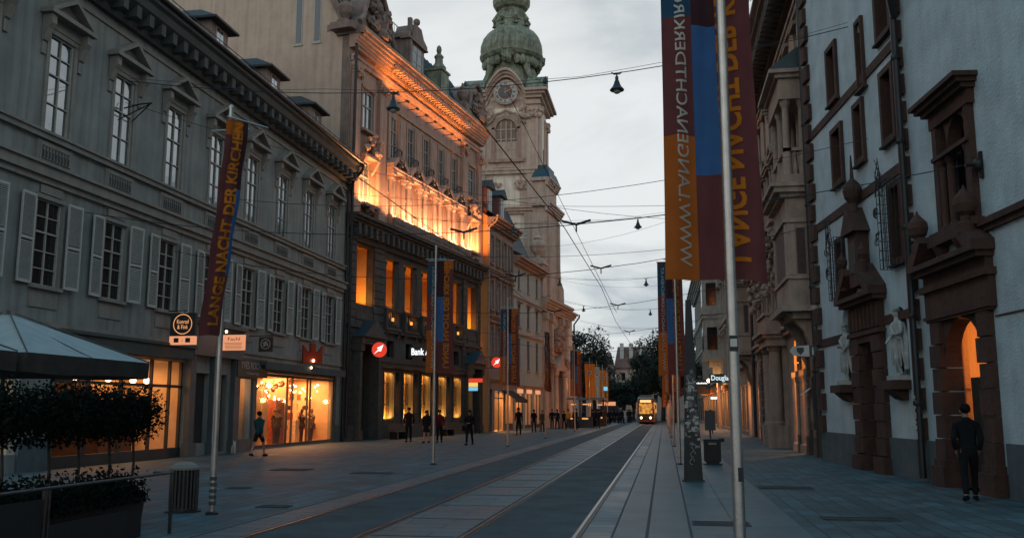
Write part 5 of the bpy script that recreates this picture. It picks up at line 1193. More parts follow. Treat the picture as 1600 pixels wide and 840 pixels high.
# ------------------------------------------------------------------ ornate brown-grey palace with oriel
def bay_unit(b, s, L, out, z0, mat, matd):
    """oriel: console, lower storey, cornice, columned loggia, roof. s = end nearest the camera, L = length"""
    a, c = s-L, s; W = out
    q = MB(); q.box(a,c,-W,.02,z0+.75,z0+4.6)
    q.box(a-.1,c+.1,-W-.12,.02,z0+.55,z0+.75); q.box(a-.25,c+.25,-W-.3,.02,z0+.35,z0+.55); q.box(a-.08,c+.08,-W-.08,.02,z0+1.55,z0+1.68)
    q.box(a-.1,c+.1,-W-.12,.02,z0+3.65,z0+3.78); q.box(a-.15,c+.15,-W-.2,.02,z0+4.6,z0+4.75); q.box(a-.35,c+.35,-W-.42,.02,z0+4.75,z0+4.95); q.box(a-.45,c+.45,-W-.55,.02,z0+4.95,z0+5.1)
    q.box(a,c,-W,.02,z0+5.1,z0+5.5)
    for x in (a+.02,c-.3): q.box(x,x+.28,-W-.06,-W+.02,z0+1.7,z0+3.6)
    for y in (-W+.02,-.3): q.box(c-.02,c+.06,y,y+.26,z0+1.7,z0+3.6)
    # console
    q.extr([(.02,z0+.34),(-W-.1,z0+.34),(-W*.75,z0+.0),(-W*.45,z0-.35),(-W*.3,z0-.9),(-.05,z0-1.5),(.02,z0-1.5)],0,c-.75,c-.35)
    q.extr([(.02,z0+.34),(-W-.1,z0+.34),(-W*.75,z0+.0),(-W*.45,z0-.35),(-W*.3,z0-.9),(-.05,z0-1.5),(.02,z0-1.5)],0,a+.35,a+.75)
    q.box(a+.1,c-.1,-W+.1,.02,z0+.1,z0+.35)
    o = q.build('oriel', mat, b)
    q = MB(); q.box(c+.001,c+.03,-W+.34,-.34,z0+1.75,z0+3.45); q.build('narrow_pane', M['shopdark'], o)
    q = MB()
    for k in range(8):
        a0 = PI*k/8; a1 = PI*(k+1)/8; y = -W/2
        q.mesh([(c+.06,y+.33*math.cos(a0),z0+3.85+.33*math.sin(a0)),(c+.06,y+.33*math.cos(a1-.06),z0+3.85+.33*math.sin(a1-.06)),(c+.03,y,z0+3.85)],[(0,1,2)])
    q.box(c,c+.05,-W+.2,-.25,z0+3.78,z0+3.84); q.build('shell_relief', mat, o)
    for x in (a+.55, (a+c)/2-.45, c-1.45):
        q = MB(); q.box(x,x+.85,-W-.02,-W+.02,z0+1.75,z0+3.5); q.build('window', M['shopdark'], o)
    # loggia
    q = MB(); 
    for x in (a+.2,(a+c)/2,c-.2): q.lathe((x,-W+.18,z0+5.5),[(.17,0),(.17,.9),(.2,.95),(.13,1.1),(.12,2.6),(.18,2.75),(.2,2.9)],10)
    for x in (c-.2,): q.lathe((x,-.22,z0+5.5),[(.17,0),(.17,.9),(.13,1.1),(.12,2.6),(.2,2.9)],10); 
    q.box(a,c,-W+.02,-W+.32,z0+6.4,z0+6.52); q.box(c-.3,c,-W+.02,0,z0+6.4,z0+6.52)
    baluster_row(q,a+.3,c-.3,-W+.17,z0+5.5,z0+6.4); 
    for k in range(3): y = -W+.45+k*.22; q.lathe((c-.15,y,z0+5.5),[(.06,0),(.08,.3),(.04,.6),(.07,.9)],6)
    q.box(a-.05,c+.05,-W-.06,.02,z0+8.4,z0+9.2); q.box(a-.2,c+.2,-W-.2,.02,z0+9.2,z0+9.35); q.box(a-.35,c+.35,-W-.42,.02,z0+9.35,z0+9.5)
    for k in range(5): q.box(a+.1,a+.25,-W-.06-.05*k,-W,z0+8.45+.15*k,z0+8.55+.15*k)
    lg = q.build('loggia', mat, o)
    q = MB(); q.mesh([(a-.35,-W-.42,z0+9.51),(c+.35,-W-.42,z0+9.51),(c+.35,0.02,z0+10.6),(a-.35,0.02,z0+10.6),(c+.35,.02,z0+9.51),(a-.35,.02,z0+9.51)],[(0,1,2,3),(1,4,2),(0,3,5)]); q.build('oriel_roof', M['roof_teal'], o)
def palace():
    b = frame('stucco_palace', (5.6,57.2), (5.6,33)); tag(b, 'tall brown-grey stucco palace with a columned oriel loggia and deep bracketed eaves', 'building')
    E = 23.3; X = lambda y: 57.2-y
    cols = [1.5+2.35*k for k in range(9)]
    ops = [(c-.5,c+.5,11.0,13.4) for c in cols]+[(c-.5,c+.5,6.0,8.8) for c in cols]+[(c-.45,c+.45,14.9,17.0) for c in cols]
    gr = [(X(41.4)-0,X(39.9),0,4.7),(X(39.2),X(37.6),0,4.6),(X(37.0),X(35.9),.5,3.2),(X(35.2),X(34.4),.6,3.4),(3,5.6,.4,3.8),(6.4,8.8,.4,3.8),(.6,2.3,0,3.8)]
    mb = MB(); wall(mb,0,E,0,18.2,[o for o in ops if o[1]<E]+gr,.4); mb.face([(E,0,0),(E,2,0),(E,2,18.2),(E,0,18.2)]); mb.face([(E,0,14),(E,8,14),(E,8,18.2),(E,0,18.2)]); mb.build('wall', M['r2'], b)
    pw = [window_proto(1.0,h,M['frame_dark'],M['glass2'],.2,.07,(1,(.65,)),()) for h in (2.4,2.8)]; pw.append(window_proto(.9,2.1,M['frame_dark'],M['glass2'],.2,.07,(1,(.65,)),()))
    for c in cols:
        if c+.5 < E: put_window(b,pw[0],c,11.0); put_window(b,pw[1],c,6.0); put_window(b,pw[2],c,14.9)
    mb = MB()
    for z,o in ((5.0,.35),(9.9,.28),(13.9,.25),(17.3,.2)): band(mb,0,E,z,z+.22,o*.6); band(mb,0,E,z+.22,z+.4,o)
    for i,c in enumerate(cols):
        if c+.5 > E-5 : pass
        for z0,z1 in ((11.0,13.4),(6.0,8.8)):
            for sg in (-1,1): mb.lathe((c+sg*.66,-.14,z0-.1),[(.11,0),(.09,.2),(.085,z1-z0-.2),(.12,z1-z0+.1)],8)
            mb.box(c-.85,c+.85,-.34,.02,z1+.02,z1+.16); pediment(mb,c,1.9,z1+.16,.5,.42,.12)
            mb.box(c-.8,c+.8,-.3,.02,z0-.22,z0-.08)
            mb.box(c+.95,c+1.4,-.12,.02,z0-.3,z1+.5)
        mb.box(c-.6,c+.6,-.12,.02,14.7,14.88); mb.box(c-.6,c+.6,-.15,.02,17.0,17.15)
    mb.build('stucco_ornament', M['r2'], b)
    mb = MB()
    for i,c in enumerate(cols[:7]): cluster(mb,(c,-.45,9.35),.6,.3,14,.16,i,depth=.35); cluster(mb,(c+1.17,-.3,8.0),.15,.7,12,.16,i+40,depth=.25)
    mb.build('figure_relief', M['r2'], b)
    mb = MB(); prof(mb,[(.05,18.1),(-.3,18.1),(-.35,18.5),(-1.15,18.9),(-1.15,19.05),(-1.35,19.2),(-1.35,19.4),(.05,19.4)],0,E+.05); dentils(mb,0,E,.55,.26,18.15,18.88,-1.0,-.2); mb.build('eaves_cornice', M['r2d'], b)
    mb = MB(); mb.face([(0,-1.35,19.41),(E,-1.35,19.41),(E,5,20.6),(0,5,20.6)]); 
    for k in range(24): s = .5+.97*k; mb.blob((s,-1.42,19.85),.05,k,6,4,0); mb.tube([(s,-1.42,19.4),(s,-1.42,19.8)],.02,4)
    mb.build('roof', M['roof_dark'], b)
    mb = MB(); mb.tube([(23.2,-.25,18.9),(23.2,-.25,.1)],.095,10); mb.tube([(.1,-.25,18.9),(.1,-.25,.1)],.095,10)
    for z in (3,6,9,12,15,18): mb.lathe((23.2,-.25,z),[(.12,0),(.13,.06),(.12,.12)],10)
    mb.tube([(23.2,-.25,18.6),(22.4,-1.2,19.25)],.09,6); mb.build('downpipe', M['pipe'], b)
    mb = MB(); z = .6; k = 0
    while z < 18:
        mb.box(22.5 if k%2 else 22.65,23.05,-.13,.01,z,z+.38); z += .46; k += 1
    mb.build('quoin', M['r2'], b)
    bay_unit(b, X(34.6), 3.6, .98, 4.9, M['r2'], M['r2d'])
    # ground floor rustication
    mb = MB()
    for (s0,s1) in ((2.35,2.95),(5.65,6.35),(8.85,12.0),(X(39.85),X(39.25)),(X(37.55),X(37.05)),(X(35.85),X(35.25)),(X(34.35),E-.05)):
        z = .05
        while z < 4.6: mb.box(s0,s1,-.1,.02,z+.02,z+.40); z += .45
        mb.box(s0-.03,s1+.03,-.2,.02,0,.7)
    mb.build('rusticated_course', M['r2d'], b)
    # column portal near y=45
    mb = MB()
    for y in (46.3,44.0):
        s = X(y); mb.box(s-.42,s+.42,-.92,-.08,0,1.0); mb.lathe((s,-.5,1.0),[(.37,0),(.37,.12),(.29,.2),(.30,1.9),(.25,3.35),(.34,3.42),(.38,3.6)],16)
        mb.lathe((s,-.5,2.3),[(.315,0),(.315,.08)],16)
        mb.box(s-.36,s+.36,-.2,.02,0,4.6)
    s0, s1 = X(46.9), X(43.4); mb.box(s0,s1,-.92,.02,4.6,4.95); mb.box(s0-.12,s1+.12,-1.05,.02,4.95,5.12); mb.box(s0-.25,s1+.25,-1.2,.02,5.12,5.28); mb.box(s0+.1,s1-.1,-.9,.02,5.28,6.0); mb.box(s0,s1,-1.0,.02,6.0,6.12)
    mb.build('column_portal', M['r2'], b)
    # arcade with the lit vestibule
    for (s0,s1,zt) in ((X(41.4),X(39.9),4.7),(X(39.2),X(37.6),4.6)):
        q = MB(); arch_fill(q,s0,s1,zt-.9,zt,-.005,.4); q.box(s0-.12,s0+.16,-.16,.3,3.05,3.3); q.box(s1-.16,s1+.12,-.16,.3,3.05,3.3)
        for x in (s0+.1,s1-.1): q.lathe((x,-.02,.0),[(.2,0),(.2,.3),(.14,.36),(.14,2.8),(.2,3.05)],10)
        q.build('arcade_arch', M['r2'], b)
    q = MB(); q.box(X(42),X(37.2),2.6,2.7,0,5.0); q.box(X(42),X(37.2),.4,2.6,4.75,4.85); q.box(X(42)-.02,X(42),.4,2.6,0,5); q.box(X(37.2),X(37.2)+.02,.4,2.6,0,5); q.build('vestibule', M['beige'], b)
    light('POINT',(X(40.4),1.3,3.9),420,(1,.36,.06),.15,parent=b); light('POINT',(X(38.4),1.3,3.6),170,(1,.36,.06),.15,parent=b)
    q = MB(); q.blob((X(40.4),1.3,4.2),.12,jag=0); q.blob((X(38.4),1.3,4.0),.1,jag=0); q.build('vestibule_lamp', M['e_amber'], b)
    for (s0,s1,z0,z1) in gr[2:]:
        q = MB(); q.box(s0,s1,.3,.36,z0,z1); q.build('shop_window', M['glass2'], b)
    # display cabinet by the info sign
    q = MB(); q.box(X(35.9)+.0,X(35.2),-.24,-.10,1.0,2.9); cb = q.build('display_cabinet', M['woodshop'], b)
    q = MB(); q.box(X(35.9)+.08,X(35.2)-.08,-.25,-.241,1.3,2.5); q.build('lit_panel', M['pinkd'], cb)
    q = MB(); q.mesh([(X(35.9),-.26,2.5),(X(35.2),-.26,2.5),(X(35.2),-.60,2.25),(X(35.9),-.60,2.25)],[(0,1,2,3)]); q.build('cabinet_lid', M['white_wood'], cb)
palace()
def palace2():
    b = frame('brown_house', (5.6,75.8), (5.6,57.25)); tag(b, 'brown stucco house with narrow oriel behind the nearest banner pole', 'building')
    E = 18.5; cols = [1.4+2.5*k for k in range(7)]
    ops = [(c-.5,c+.5,10.6,13) for c in cols]+[(c-.5,c+.5,6,8.6) for c in cols]+[(.8,3.6,.3,3.4),(4.4,7.2,.3,3.4),(8,10.8,.3,3.4),(11.6,13.6,0,3.6)]
    mb = MB(); wall(mb,0,E,0,17.6,ops,.35); mb.build('wall', M['r2'], b)
    for h,z in ((2.4,10.6),(2.6,6.0)):
        p = window_proto(1.0,h,M['frame_dark'],M['glass2'],.2,.07,(1,(.65,)),())
        for c in cols: put_window(b,p,c,z)
    mb = MB()
    for z in (4.6,9.6,14.0): band(mb,0,E,z,z+.3,.25)
    for c in cols:
        for z1 in (13.0,8.6): pediment(mb,c,1.8,z1+.1,.45,.4,.12)
        mb.box(c+1.0,c+1.4,-.12,.02,5,14)
    cornice(mb,-.05,E+.05,17.2,18.4,1.2,steps=4); mb.build('stucco_ornament', M['r2'], b)
    mb = MB(); mb.face([(0,-1.2,18.42),(E,-1.2,18.42),(E,5,22),(0,5,22)]); mb.build('roof', M['roof_dark'], b)
    bay_unit(b, 17.4, 3.6, .9, 4.7, M['r2'], M['r2d'])
    q = MB(); q.box(.5,14,2.0,2.05,0,3.5); q.box(.5,14,.35,2,-.01,.05); q.build('shop_interior', M['shopin'], b)
    for s in (2.2,5.8,9.4,12.6): light('POINT',(s,.9,2.6),150,(1,.38,.10),.2,parent=b)
    q = MB()
    for s in (.85,2.2,3.55,4.45,5.8,7.15,8.05,9.4,10.75): q.box(s-.04,s+.04,.05,.12,.3,3.4)
    q.build('shop_front_frame', M['frame_dark'], b)
palace2()
def palace3():
    b = frame('pale_palace', (5.3,150), (5.6,75.85)); tag(b, 'pale ornate palace farther down the street with a turret-like oriel above lit shops', 'building')
    E = 74; cols = [2+2.9*k for k in range(25)]
    shops = [(2+6*k,6.8+6*k,.2,3.4) for k in range(12)]
    ops = [(c-.55,c+.55,z0,z1) for c in cols for z0,z1 in ((5.6,8.4),(10,12.8),(14.4,16.6))]+shops
    mb = MB(); wall(mb,0,E,0,18.6,[o for o in ops if o[1]<E],.35); mb.face([(E,0,17),(E,5,17),(E,5,18.6),(E,0,18.6)]); mb.build('wall', M['r3'], b)
    for h,z in ((2.8,5.6),(2.8,10.0),(2.2,14.4)):
        p = window_proto(1.1,h,M['frame_dark'],M['glass2'],.2,.08,(1,(.65,)),())
        for c in cols:
            if c+.6 < E: put_window(b,p,c,z)
    mb = MB()
    for z in (4.4,9.2,13.5): band(mb,0,E,z,z+.35,.35)
    for c in cols:
        for z1 in (12.8,8.4): mb.box(c-.9,c+.9,-.5,.02,z1+.1,z1+.3)
        mb.box(c+1.1,c+1.6,-.22,.02,4.8,17.5)
    cornice(mb,-.05,E+.05,18.0,19.6,1.3,steps=5)
    for k in range(14): mb.box(2+5.2*k,2.9+5.2*k,-.9,.1,19.6,20.6)
    mb.build('stucco_ornament', M['r3'], b)
    mb = MB(); mb.face([(0,-1.2,19.62),(E,-1.2,19.62),(E,5,23),(0,5,23)]); mb.build('roof', M['roof_dark'], b)
    # polygonal oriel turret at y ~ 90, facing the camera
    s = 60.0
    q = MB(); q.extr([(s-2.2,.0),(s-1.4,-1.7),(s+1.4,-1.7),(s+2.2,0)],2,6.6,18.2)
    for z,o in ((6.3,.15),(10.2,.12),(10.6,.2),(14.4,.15),(18.2,.25),(18.7,.4)): q.extr([(s-2.2-o,.0),(s-1.4-o,-1.7-o),(s+1.4+o,-1.7-o),(s+2.2+o,0)],2,z,z+.35)
    q.extr([(s-1.6,.0),(s-1.0,-1.3),(s+1.0,-1.3),(s+1.6,0)],2,5.7,6.3); q.extr([(s-1.0,.0),(s-.6,-.9),(s+.6,-.9),(s+1.0,0)],2,5.0,5.7)
    o = q.build('oriel', M['r3'], b)
    q = MB()
    for z in (7.3,11.5,15.2):
        q.mesh([(s+1.62,-1.40,z),(s+2.02,-.5,z),(s+2.02,-.5,z+2.1),(s+1.62,-1.40,z+2.1)],[(0,1,2,3)])
        for t in (-.9,0,.9): q.box(s+t-.3,s+t+.3,-1.74,-1.70,z,z+2.1)
    q.build('window', M['glass2'], o)
    q = MB(); q.lathe((s,-.6,19.0),[(1.9,0),(1.5,.8),(.9,1.6),(.3,2.4),(.1,4)],10); q.build('turret_roof', M['roof_teal'], o)
    q = MB(); q.box(1,E-.5,2.2,2.25,0,3.6); q.box(1,E-.5,.35,2.2,-.01,.05); q.build('shop_interior', M['shopin'], b)
    for k in range(3,12): light('POINT',(4.4+6*k,.8,2.7),380,(1,.36,.09),.2,parent=b)
    q = MB()
    for k in range(12):
        for t in (0,1.6,3.2,4.8): q.box(1.96+6*k+t,2.06+6*k+t,.05,.14,.2,3.4)
    q.build('shop_front_frame', M['frame_dark'], b)
    q = MB()
    for k in (5,6,7,8,10): q.box(2+6*k,6.8+6*k,-.9 if k%2 else -.3,-.05,3.5,3.9)
    q.build('canopy', M['orange'], b)
palace3()
s = empty('letter_sign', (4.55,79.5,4.05), R(0)); tag(s, 'white lit perfumery letters on a dark board over the far right shop', 'sign')
q = MB(); q.box(-.75,1.1,-.05,.05,-.1,.65); q.build('board', M['shopblue'], s); text_on_wall('Douglas', .42, M['e_teal'], s, (.2,-.07,.12), 1.6, bold=.02)
s = empty('black_sign', (4.05,101,4.15)); tag(s, 'black projecting shop sign with a white lit line beside the sticker pylon', 'sign')
q = MB(); q.box(-.85,.85,-.08,.08,-.75,.75); q.build('panel', M['woodshop'], s); q = MB()
for k in range(7): q.box(-.6+.17*k,-.48+.17*k,-.1,-.085,.3,.42+.04*(k%2))
q.build('lit_line', M['e_white'], s); q = MB(); q.tube([(.8,0,.5),(1.6,0,.5)],.03,6); q.build('bracket', M['iron'], s)
s = empty('small_lit_sign', (4.9,93,2.75)); tag(s, 'small white lit sign below the black shop sign', 'sign')
q = MB(); q.box(-.38,.38,-.06,.06,0,.22); q.build('panel', M['e_white'], s); q = MB(); q.box(.55,.7,-.03,.03,.1,.2); q.build('bracket', M['iron'], s)
s = empty('wall_lantern', (5.0,88,0)); tag(s, 'orange lit street lantern on a pale post in front of the far right shops', 'street lamp')
q = MB(); q.tube([(0,0,0),(0,0,4.6)],[.16,.13],10); q.tube([(0,0,4.45),(-.75,0,4.55)],.05,8); q.build('post', M['r2'], s); q = MB(); q.blob((-.85,0,4.4),.17,jag=0); q.build('lamp_globe', M['e_bulb'], s)
light('POINT',(4.15,88,4.1),260,(1,.42,.14),.2)
# arrow shaped info sign with an i
s = empty('direction_sign', (4.95,33.6,3.75)); tag(s, 'pale arrow-shaped information sign with crest and letter i on the wall', 'sign')
q = MB(); q.extr([(-.55,.0),(-.42,-.16),(.12,-.2),(.12,.2),(-.42,.16)],1,-.03,.03); q.build('arrow_panel', M['sign_pale'] if 'sign_pale' in M else M['white_wood'], s)
q = MB(); q.box(.121,.52,-.035,.035,-.2,.2); q.build('dark_panel', M['woodshop'], s)
text_on_wall('i', .26, M['white_wood'], s, (.24,-.045,-.13), bold=.03)
q = MB(); q.extr([(-.30,.12),(-.06,.12),(-.06,-.02),(-.18,-.14),(-.30,-.02)],1,-.04,-.031); q.build('crest', M['woodshop'], s)
q = MB(); q.tube([(.4,0,.0),(.95,0,.0)],.025,6); q.build('bracket', M['iron'], s)
s = empty('wall_anchor', (*onh(13.27,.0),6.71), hd); tag(s, 'black rosette anchor bolted to the white wall holding a span wire', 'wire anchor')
q = MB(); q.box(-.05,.05,-.06,.0,-.28,.28); q.blob((0,-.1,0),(.14,.1,.14),jag=0); q.tube([(0,-.1,0),(0,-.35,0)],.04,8); q.build('rosette', M['iron'], s)
M['sticker_a']=pm('sticker_pale',(.36,.36,.33),.7,.4,30,0); M['sticker_b']=pm('sticker_grey',(.13,.14,.14),.7,.5,40,0); M['sticker_c']=pm('sticker_dull',(.06,.05,.05),.7,.5,40,0)
M['tram_green']=pm('tram_dark_paint',(.03,.04,.042),.35,.1,3,0); M['tram_red']=pm('tram_red_trim',(.25,.04,.02),.4,.1,3,0); M['tram_roof']=pm('tram_roof_pale',(.12,.17,.19),.5,.2,2,.1,20)
M['tram_lit']=em('tram_cab_light',(1,.42,.07),.55,.7,2.5); M['e_peachlit']=em('display_light',(1,.5,.2),1.6); M['e_head']=em('headlight_glow',(1,.55,.3),9); M['e_tramside']=em('tram_side_glow',(1,.45,.12),.6,.4,1)
# ------------------------------------------------------------------ flagpoles and banners
BC = dict(maroon=cloth('flag_maroon',(.18,.062,.060),.62), navy=cloth('flag_navy',(.035,.09,.15),.55), blue=cloth('flag_blue',(.06,.145,.32),.5), orange=cloth('flag_orange',(.50,.14,.03),.62), dark=cloth('flag_dark',(.06,.03,.035),.45), ylw=cloth('flag_yellow_letters',(.66,.23,.03),.4,.05), wht=cloth('flag_white_letters',(.62,.62,.56),.45,.05))
def banner(loc, rz, label, group, W=.85, H=3.65, seed=0, amp=.05, flare=.12, front=False, lean=0., drift=0., fold=None, mirror=True, flip=False):
    """cloth hanging from z=0 down to -H, x from 0..W; seen from -y the print reads mirrored"""
    rnd = random.Random(seed); ph = rnd.uniform(0,6)
    def P(u, v, o=0.):
        fx = fy = 0
        if fold and u > fold: e_ = (u-fold)*W*(1-.35*v); fx = e_*.50; fy = e_*.86; u = fold
        x = fx + u*W*(1+flare*v*v) - (W*flare*.35*v*v) + lean*v
        y = amp*(.4+v)*math.sin(u*7.5+ph+v*2.2)+amp*.6*math.sin(u*15+ph*2+v*5)*v*.5 + .10*v*v*math.sin(ph) + .02*math.sin(v*21+u*3+ph) + drift*v + .012*math.sin(u*31+v*4+ph)*(1-v*.5)
        z = -v*H*(1-.012*math.sin(u*PI)) - .05*v*u
        return (x, y+fy+o, z)
    root = empty('banner', loc, rz); tag(root, label, 'banner', group)
    mats = [BC['maroon'],BC['navy'],BC['blue'],BC['orange'],BC['dark']]
    nu, nv = 44, 80; mb = MB()
    for i in range(nu+1):
        for j in range(nv+1):
            mb.v.append(P(i/nu if mirror else i/nu, j/nv))
    for i in range(nu):
        for j in range(nv):
            u = (i+.5)/nu; v = (j+.5)/nv
            if not mirror: u = 1-u
            if u < .34: m = 0 if v < .03 else 1 if v < .30 else 0 if v < .62 else 3
            elif u < .62: m = 4 if v < .32 else 2 if v < .73 else 0
            else: m = 3 if v < .07 else 0
            mb.f.append((i*(nv+1)+j,(i+1)*(nv+1)+j,(i+1)*(nv+1)+j+1,i*(nv+1)+j+1)); mb.m.append(m)
    cl = mb.build('cloth', mats, root, smooth=True)
    # lettering runs from the bottom upwards; mirrored when seen from behind
    def letters(txt, hgt, ucen, v0, v1, m, bold):
        t = text_mb(txt, hgt, .0, 1.0, bold)
        xs = [p[0] for p in t.v]; x0, x1 = min(xs), max(xs); ys = [p[1] for p in t.v]; yc = (max(ys)+min(ys))/2
        # subdivide long edges through bmesh so that letters follow the folds
        me = bpy.data.meshes.new('t'); me.from_pydata(t.v, [], t.f); bm = bmesh.new(); bm.from_mesh(me)
        for _ in range(3):
            bmesh.ops.triangulate(bm, faces=bm.faces)
            le = [e for e in bm.edges if e.calc_length() > hgt*.28]
            if le: bmesh.ops.subdivide_edges(bm, edges=le, cuts=1)
        bmesh.ops.triangulate(bm, faces=bm.faces)
        q = MB()
        for off in (-.007, .007):
            base = len(q.v)
            for p in bm.verts:
                v = v1-(v1-v0)*(p.co.x-x0)/(x1-x0); du = (p.co.y-yc)/W
                u = ucen+du if mirror else (1-ucen)-du
                q.v.append(P(u, v, off))
            for f in bm.faces: q.f.append(tuple(base+x.index for x in f.verts)); q.m.append(0)
        bm.free(); bpy.data.meshes.remove(me)
        q.build('lettering', m, cl)
    letters('WWW.LANGENACHTDERKIRCHEN.AT', .098, .21, .045, .965, BC['wht'], .012)
    letters('LANGE NACHT DER KIRCHEN', .180, .73, .012, .955, BC['ylw'], .045)
    q = MB(); q.tube([(-.03,0,.012),(W+.03,0,.012)],.016,6); q.build('hanging_rod', M['pole'], root)
    return root
def flagpole(x, y, label, group, h=6.95, r=.052, tilt=0, tip=None):
    s = empty('flagpole', (x,y,0)); tag(s, label, 'flagpole', group)
    q = MB(); q.tube([(0,0,0),(0,0,h)],[r,r*.8],16); q.build('pole', M['pole'], s, smooth=True)
    q = MB(); q.lathe((0,0,0),[(r*2.0,0),(r*2.0,.03),(r*1.2,.05)],14); q.build('base', M['iron'], s)
    q = MB(); q.lathe((0,0,h),[(r*.9,0),(r*.9,.04),(r*.3,.08)],12); q.build('cap', M['pole'], s)
    q = MB(); q.tube([(-.35,.02,h-.38),(.35,.02,h-.38)],.016,6); q.build('arm', M['pole'], s)
    return s
GL = 'flagpoles along the left pavement'; GR = 'flagpoles along the right pavement'; GB = 'church night banners'
# left row
fp = flagpole(-7.42,14.6,'steel flagpole beside the slatted litter bin, wound with dark tape at its foot',GL)
q = MB()
for k in range(5): q.lathe((0,0,.15+.10*k),[(.058,0),(.06,.03),(.058,.06)],12)
q.build('tape', M['trimd'], fp)
banner((-7.08,13.85,6.53), R(60), 'narrow twisted church night banner with readable orange letters over the cream shop sign', GB, W=.76, seed=3, amp=.03, flare=.10, lean=-.20, drift=.13, fold=.50, mirror=False)
flagpole(-7.25,28.85,'second steel flagpole in the left row, in front of the bank windows',GL)
banner((-7.52,28.98,6.52), R(-4), 'mirrored church night banner hanging before the white lit bank letters', GB, seed=5, amp=.05, flare=.10)
flagpole(-7.3,43.3,'third steel flagpole in the left row, before the rose building shop',GL)
banner((-7.66,43.4,6.5), R(0), 'faded church night banner hanging in front of the pale green house', GB, seed=6, amp=.06, flare=.15)
flagpole(-7.2,56.6,'fourth flagpole of the left row, before the church front',GL)
banner((-7.15,56.5,6.5), R(78), 'banner turned edge-on in front of the church front', GB, seed=8, amp=.08)
flagpole(-7.2,75.5,'fifth flagpole of the left row, beyond the church',GL)
banner((-7.55,75.7,6.5), R(5), 'church night banner at the end of the left row before the dark trees', GB, W=.9, H=3.7, seed=9)
# right row
fp = flagpole(.625,8.5,'thick steel flagpole with a small round sticker crossing the nearest banner',GR,h=7.3,r=.054)
q = MB(); q.box(-.035,.04,-.0575,-.049,2.22,2.36); q.box(-.028,.033,-.060,-.057,2.26,2.33,1); q.box(.0,.046,-.054,-.045,1.08,1.2); q.build('sticker',[M['iron'],M['white_wood']],fp)
banner((.06,8.72,6.62), R(-1), 'largest church night banner, orange, blue and maroon, behind the thick pole', GB, W=.83, H=3.72, seed=11, amp=.085, flare=.13, lean=.02)
flagpole(.44,30.1,'second steel flagpole in the right row, beside the sticker-covered pylon',GR)
banner((-.12,30.3,6.5), R(0), 'mirrored banner in the right row with orange lower half, beside the pylon', GB, W=.80, H=3.7, seed=12, amp=.04)
for i,(x,y) in enumerate([(.42,44.7),(.38,59),(.36,73),(.34,88),(.30,104)]):
    flagpole(x,y,['third','fourth','fifth','sixth','farthest'][i]+' flagpole of the right row, seen beyond the pylon',GR)
    banner((x-.45,y+.1,6.0-.1*i), R(3*i), 'banner of the right row tucked behind the one before it, '+['third','fourth','fifth','sixth','seventh'][i]+' from the camera', GB, W=.8, H=3.6, seed=20+i)
# three festival flags near the tram stop
fo = cloth('flag_festival_orange',(.60,.20,.03),.5); fb = cloth('flag_festival_blue',(.30,.42,.42),.5)
for i,(px,y,m,w,h,lb) in enumerate([(-7.5,95,fo,1.05,3.7,'wide orange festival flag with a round emblem near the tram stop'),(-7.25,102,fb,.6,3.6,'pale blue festival flag between two orange ones'),(-7.15,110,fo,.8,3.6,'orange festival flag with round emblem right of the pale blue one'),(-7.1,118,fo,.3,3.8,'narrow dark orange flag farthest right of the festival flags')]):
    flagpole(px,y,['tall pole of the wide orange festival flag','pole of the pale blue festival flag','pole of the orange flag right of the pale blue one','pole of the narrowest festival flag'][i],'festival flagpoles by the tram stop',h=6.95,r=.05)
    s = empty('banner',(px-w/2,y+.15,6.4)); tag(s, lb, 'flag', 'festival flags by the tram stop')
    q = MB(); nu,nv = 10,20
    for a in range(nu+1):
        for c in range(nv+1):
            u=a/nu; v=c/nv; q.v.append((w*(u+(.12 if i==0 else -.1)*(v*(1-u))), .08*math.sin(u*8+i)*v, -h*v))
    for a in range(nu):
        for c in range(nv): q.f.append((a*(nv+1)+c,(a+1)*(nv+1)+c,(a+1)*(nv+1)+c+1,a*(nv+1)+c+1)); q.m.append(0)
    cl = q.build('cloth', m, s)
    if i != 3:
        q = MB(); q.lathe((0,0,0),[(.24,0),(.24,.02)],20); o = q.build('emblem', BC['wht'], cl, (w*.5,-.1,-.9)); o.rotation_euler=(R(90),0,0)
        q = MB(); q.lathe((0,0,0),[(.13,0),(.13,.02)],6); o = q.build('emblem_centre', BC['navy'], cl, (w*.5,-.13,-.9)); o.rotation_euler=(R(90),0,0)

# ------------------------------------------------------------------ litter bins, pylon, small posts
def slat_bin(loc, label, dome=True):
    s = empty('litter_bin', loc); tag(s, label, 'litter bin')
    q = MB(); q.lathe((0,0,.08),[(.19,0),(.19,.62)],20); q.build('liner', M['iron'], s)
    q = MB()
    for k in range(22):
        a = 2*PI*k/22; c, n = math.cos(a), math.sin(a)
        q.tube([(.225*c,.225*n,.06),(.225*c,.225*n,.72)],.018,4)
    q.build('slats', M['wood_dark'], s)
    q = MB(); q.lathe((0,0,.70),[(.245,0),(.245,.04),(.21,.05),(.19,.08),(.10,.12),(.02,.13)],24); q.build('lid', M['trim'] if dome else M['iron'], s)
    q = MB(); q.lathe((0,0,0),[(.30,0),(.30,.02),(.24,.025),(.235,.07)],24); q.build('base', M['iron'], s)
    return s
M['wood_dark'] = pm('dark_slat_wood',(.05,.045,.038),.6,.3,5,.3,20)
slat_bin((-8.1,14.9,0),'slatted round litter bin with pale domed lid beside the first left flagpole')
s = empty('litter_bin',(1.47,30.3,0)); tag(s,'dark square litter bin with pale label under a signpost panel','litter bin')
q = MB()
for k in range(9):
    for y in (-.2,.2): q.box(-.235+.055*k,-.20+.055*k,y-.01,y+.01,.1,.74)
    for x in (-.25,.25): q.box(x-.01,x+.01,-.2+.045*k,-.175+.045*k,.1,.74)
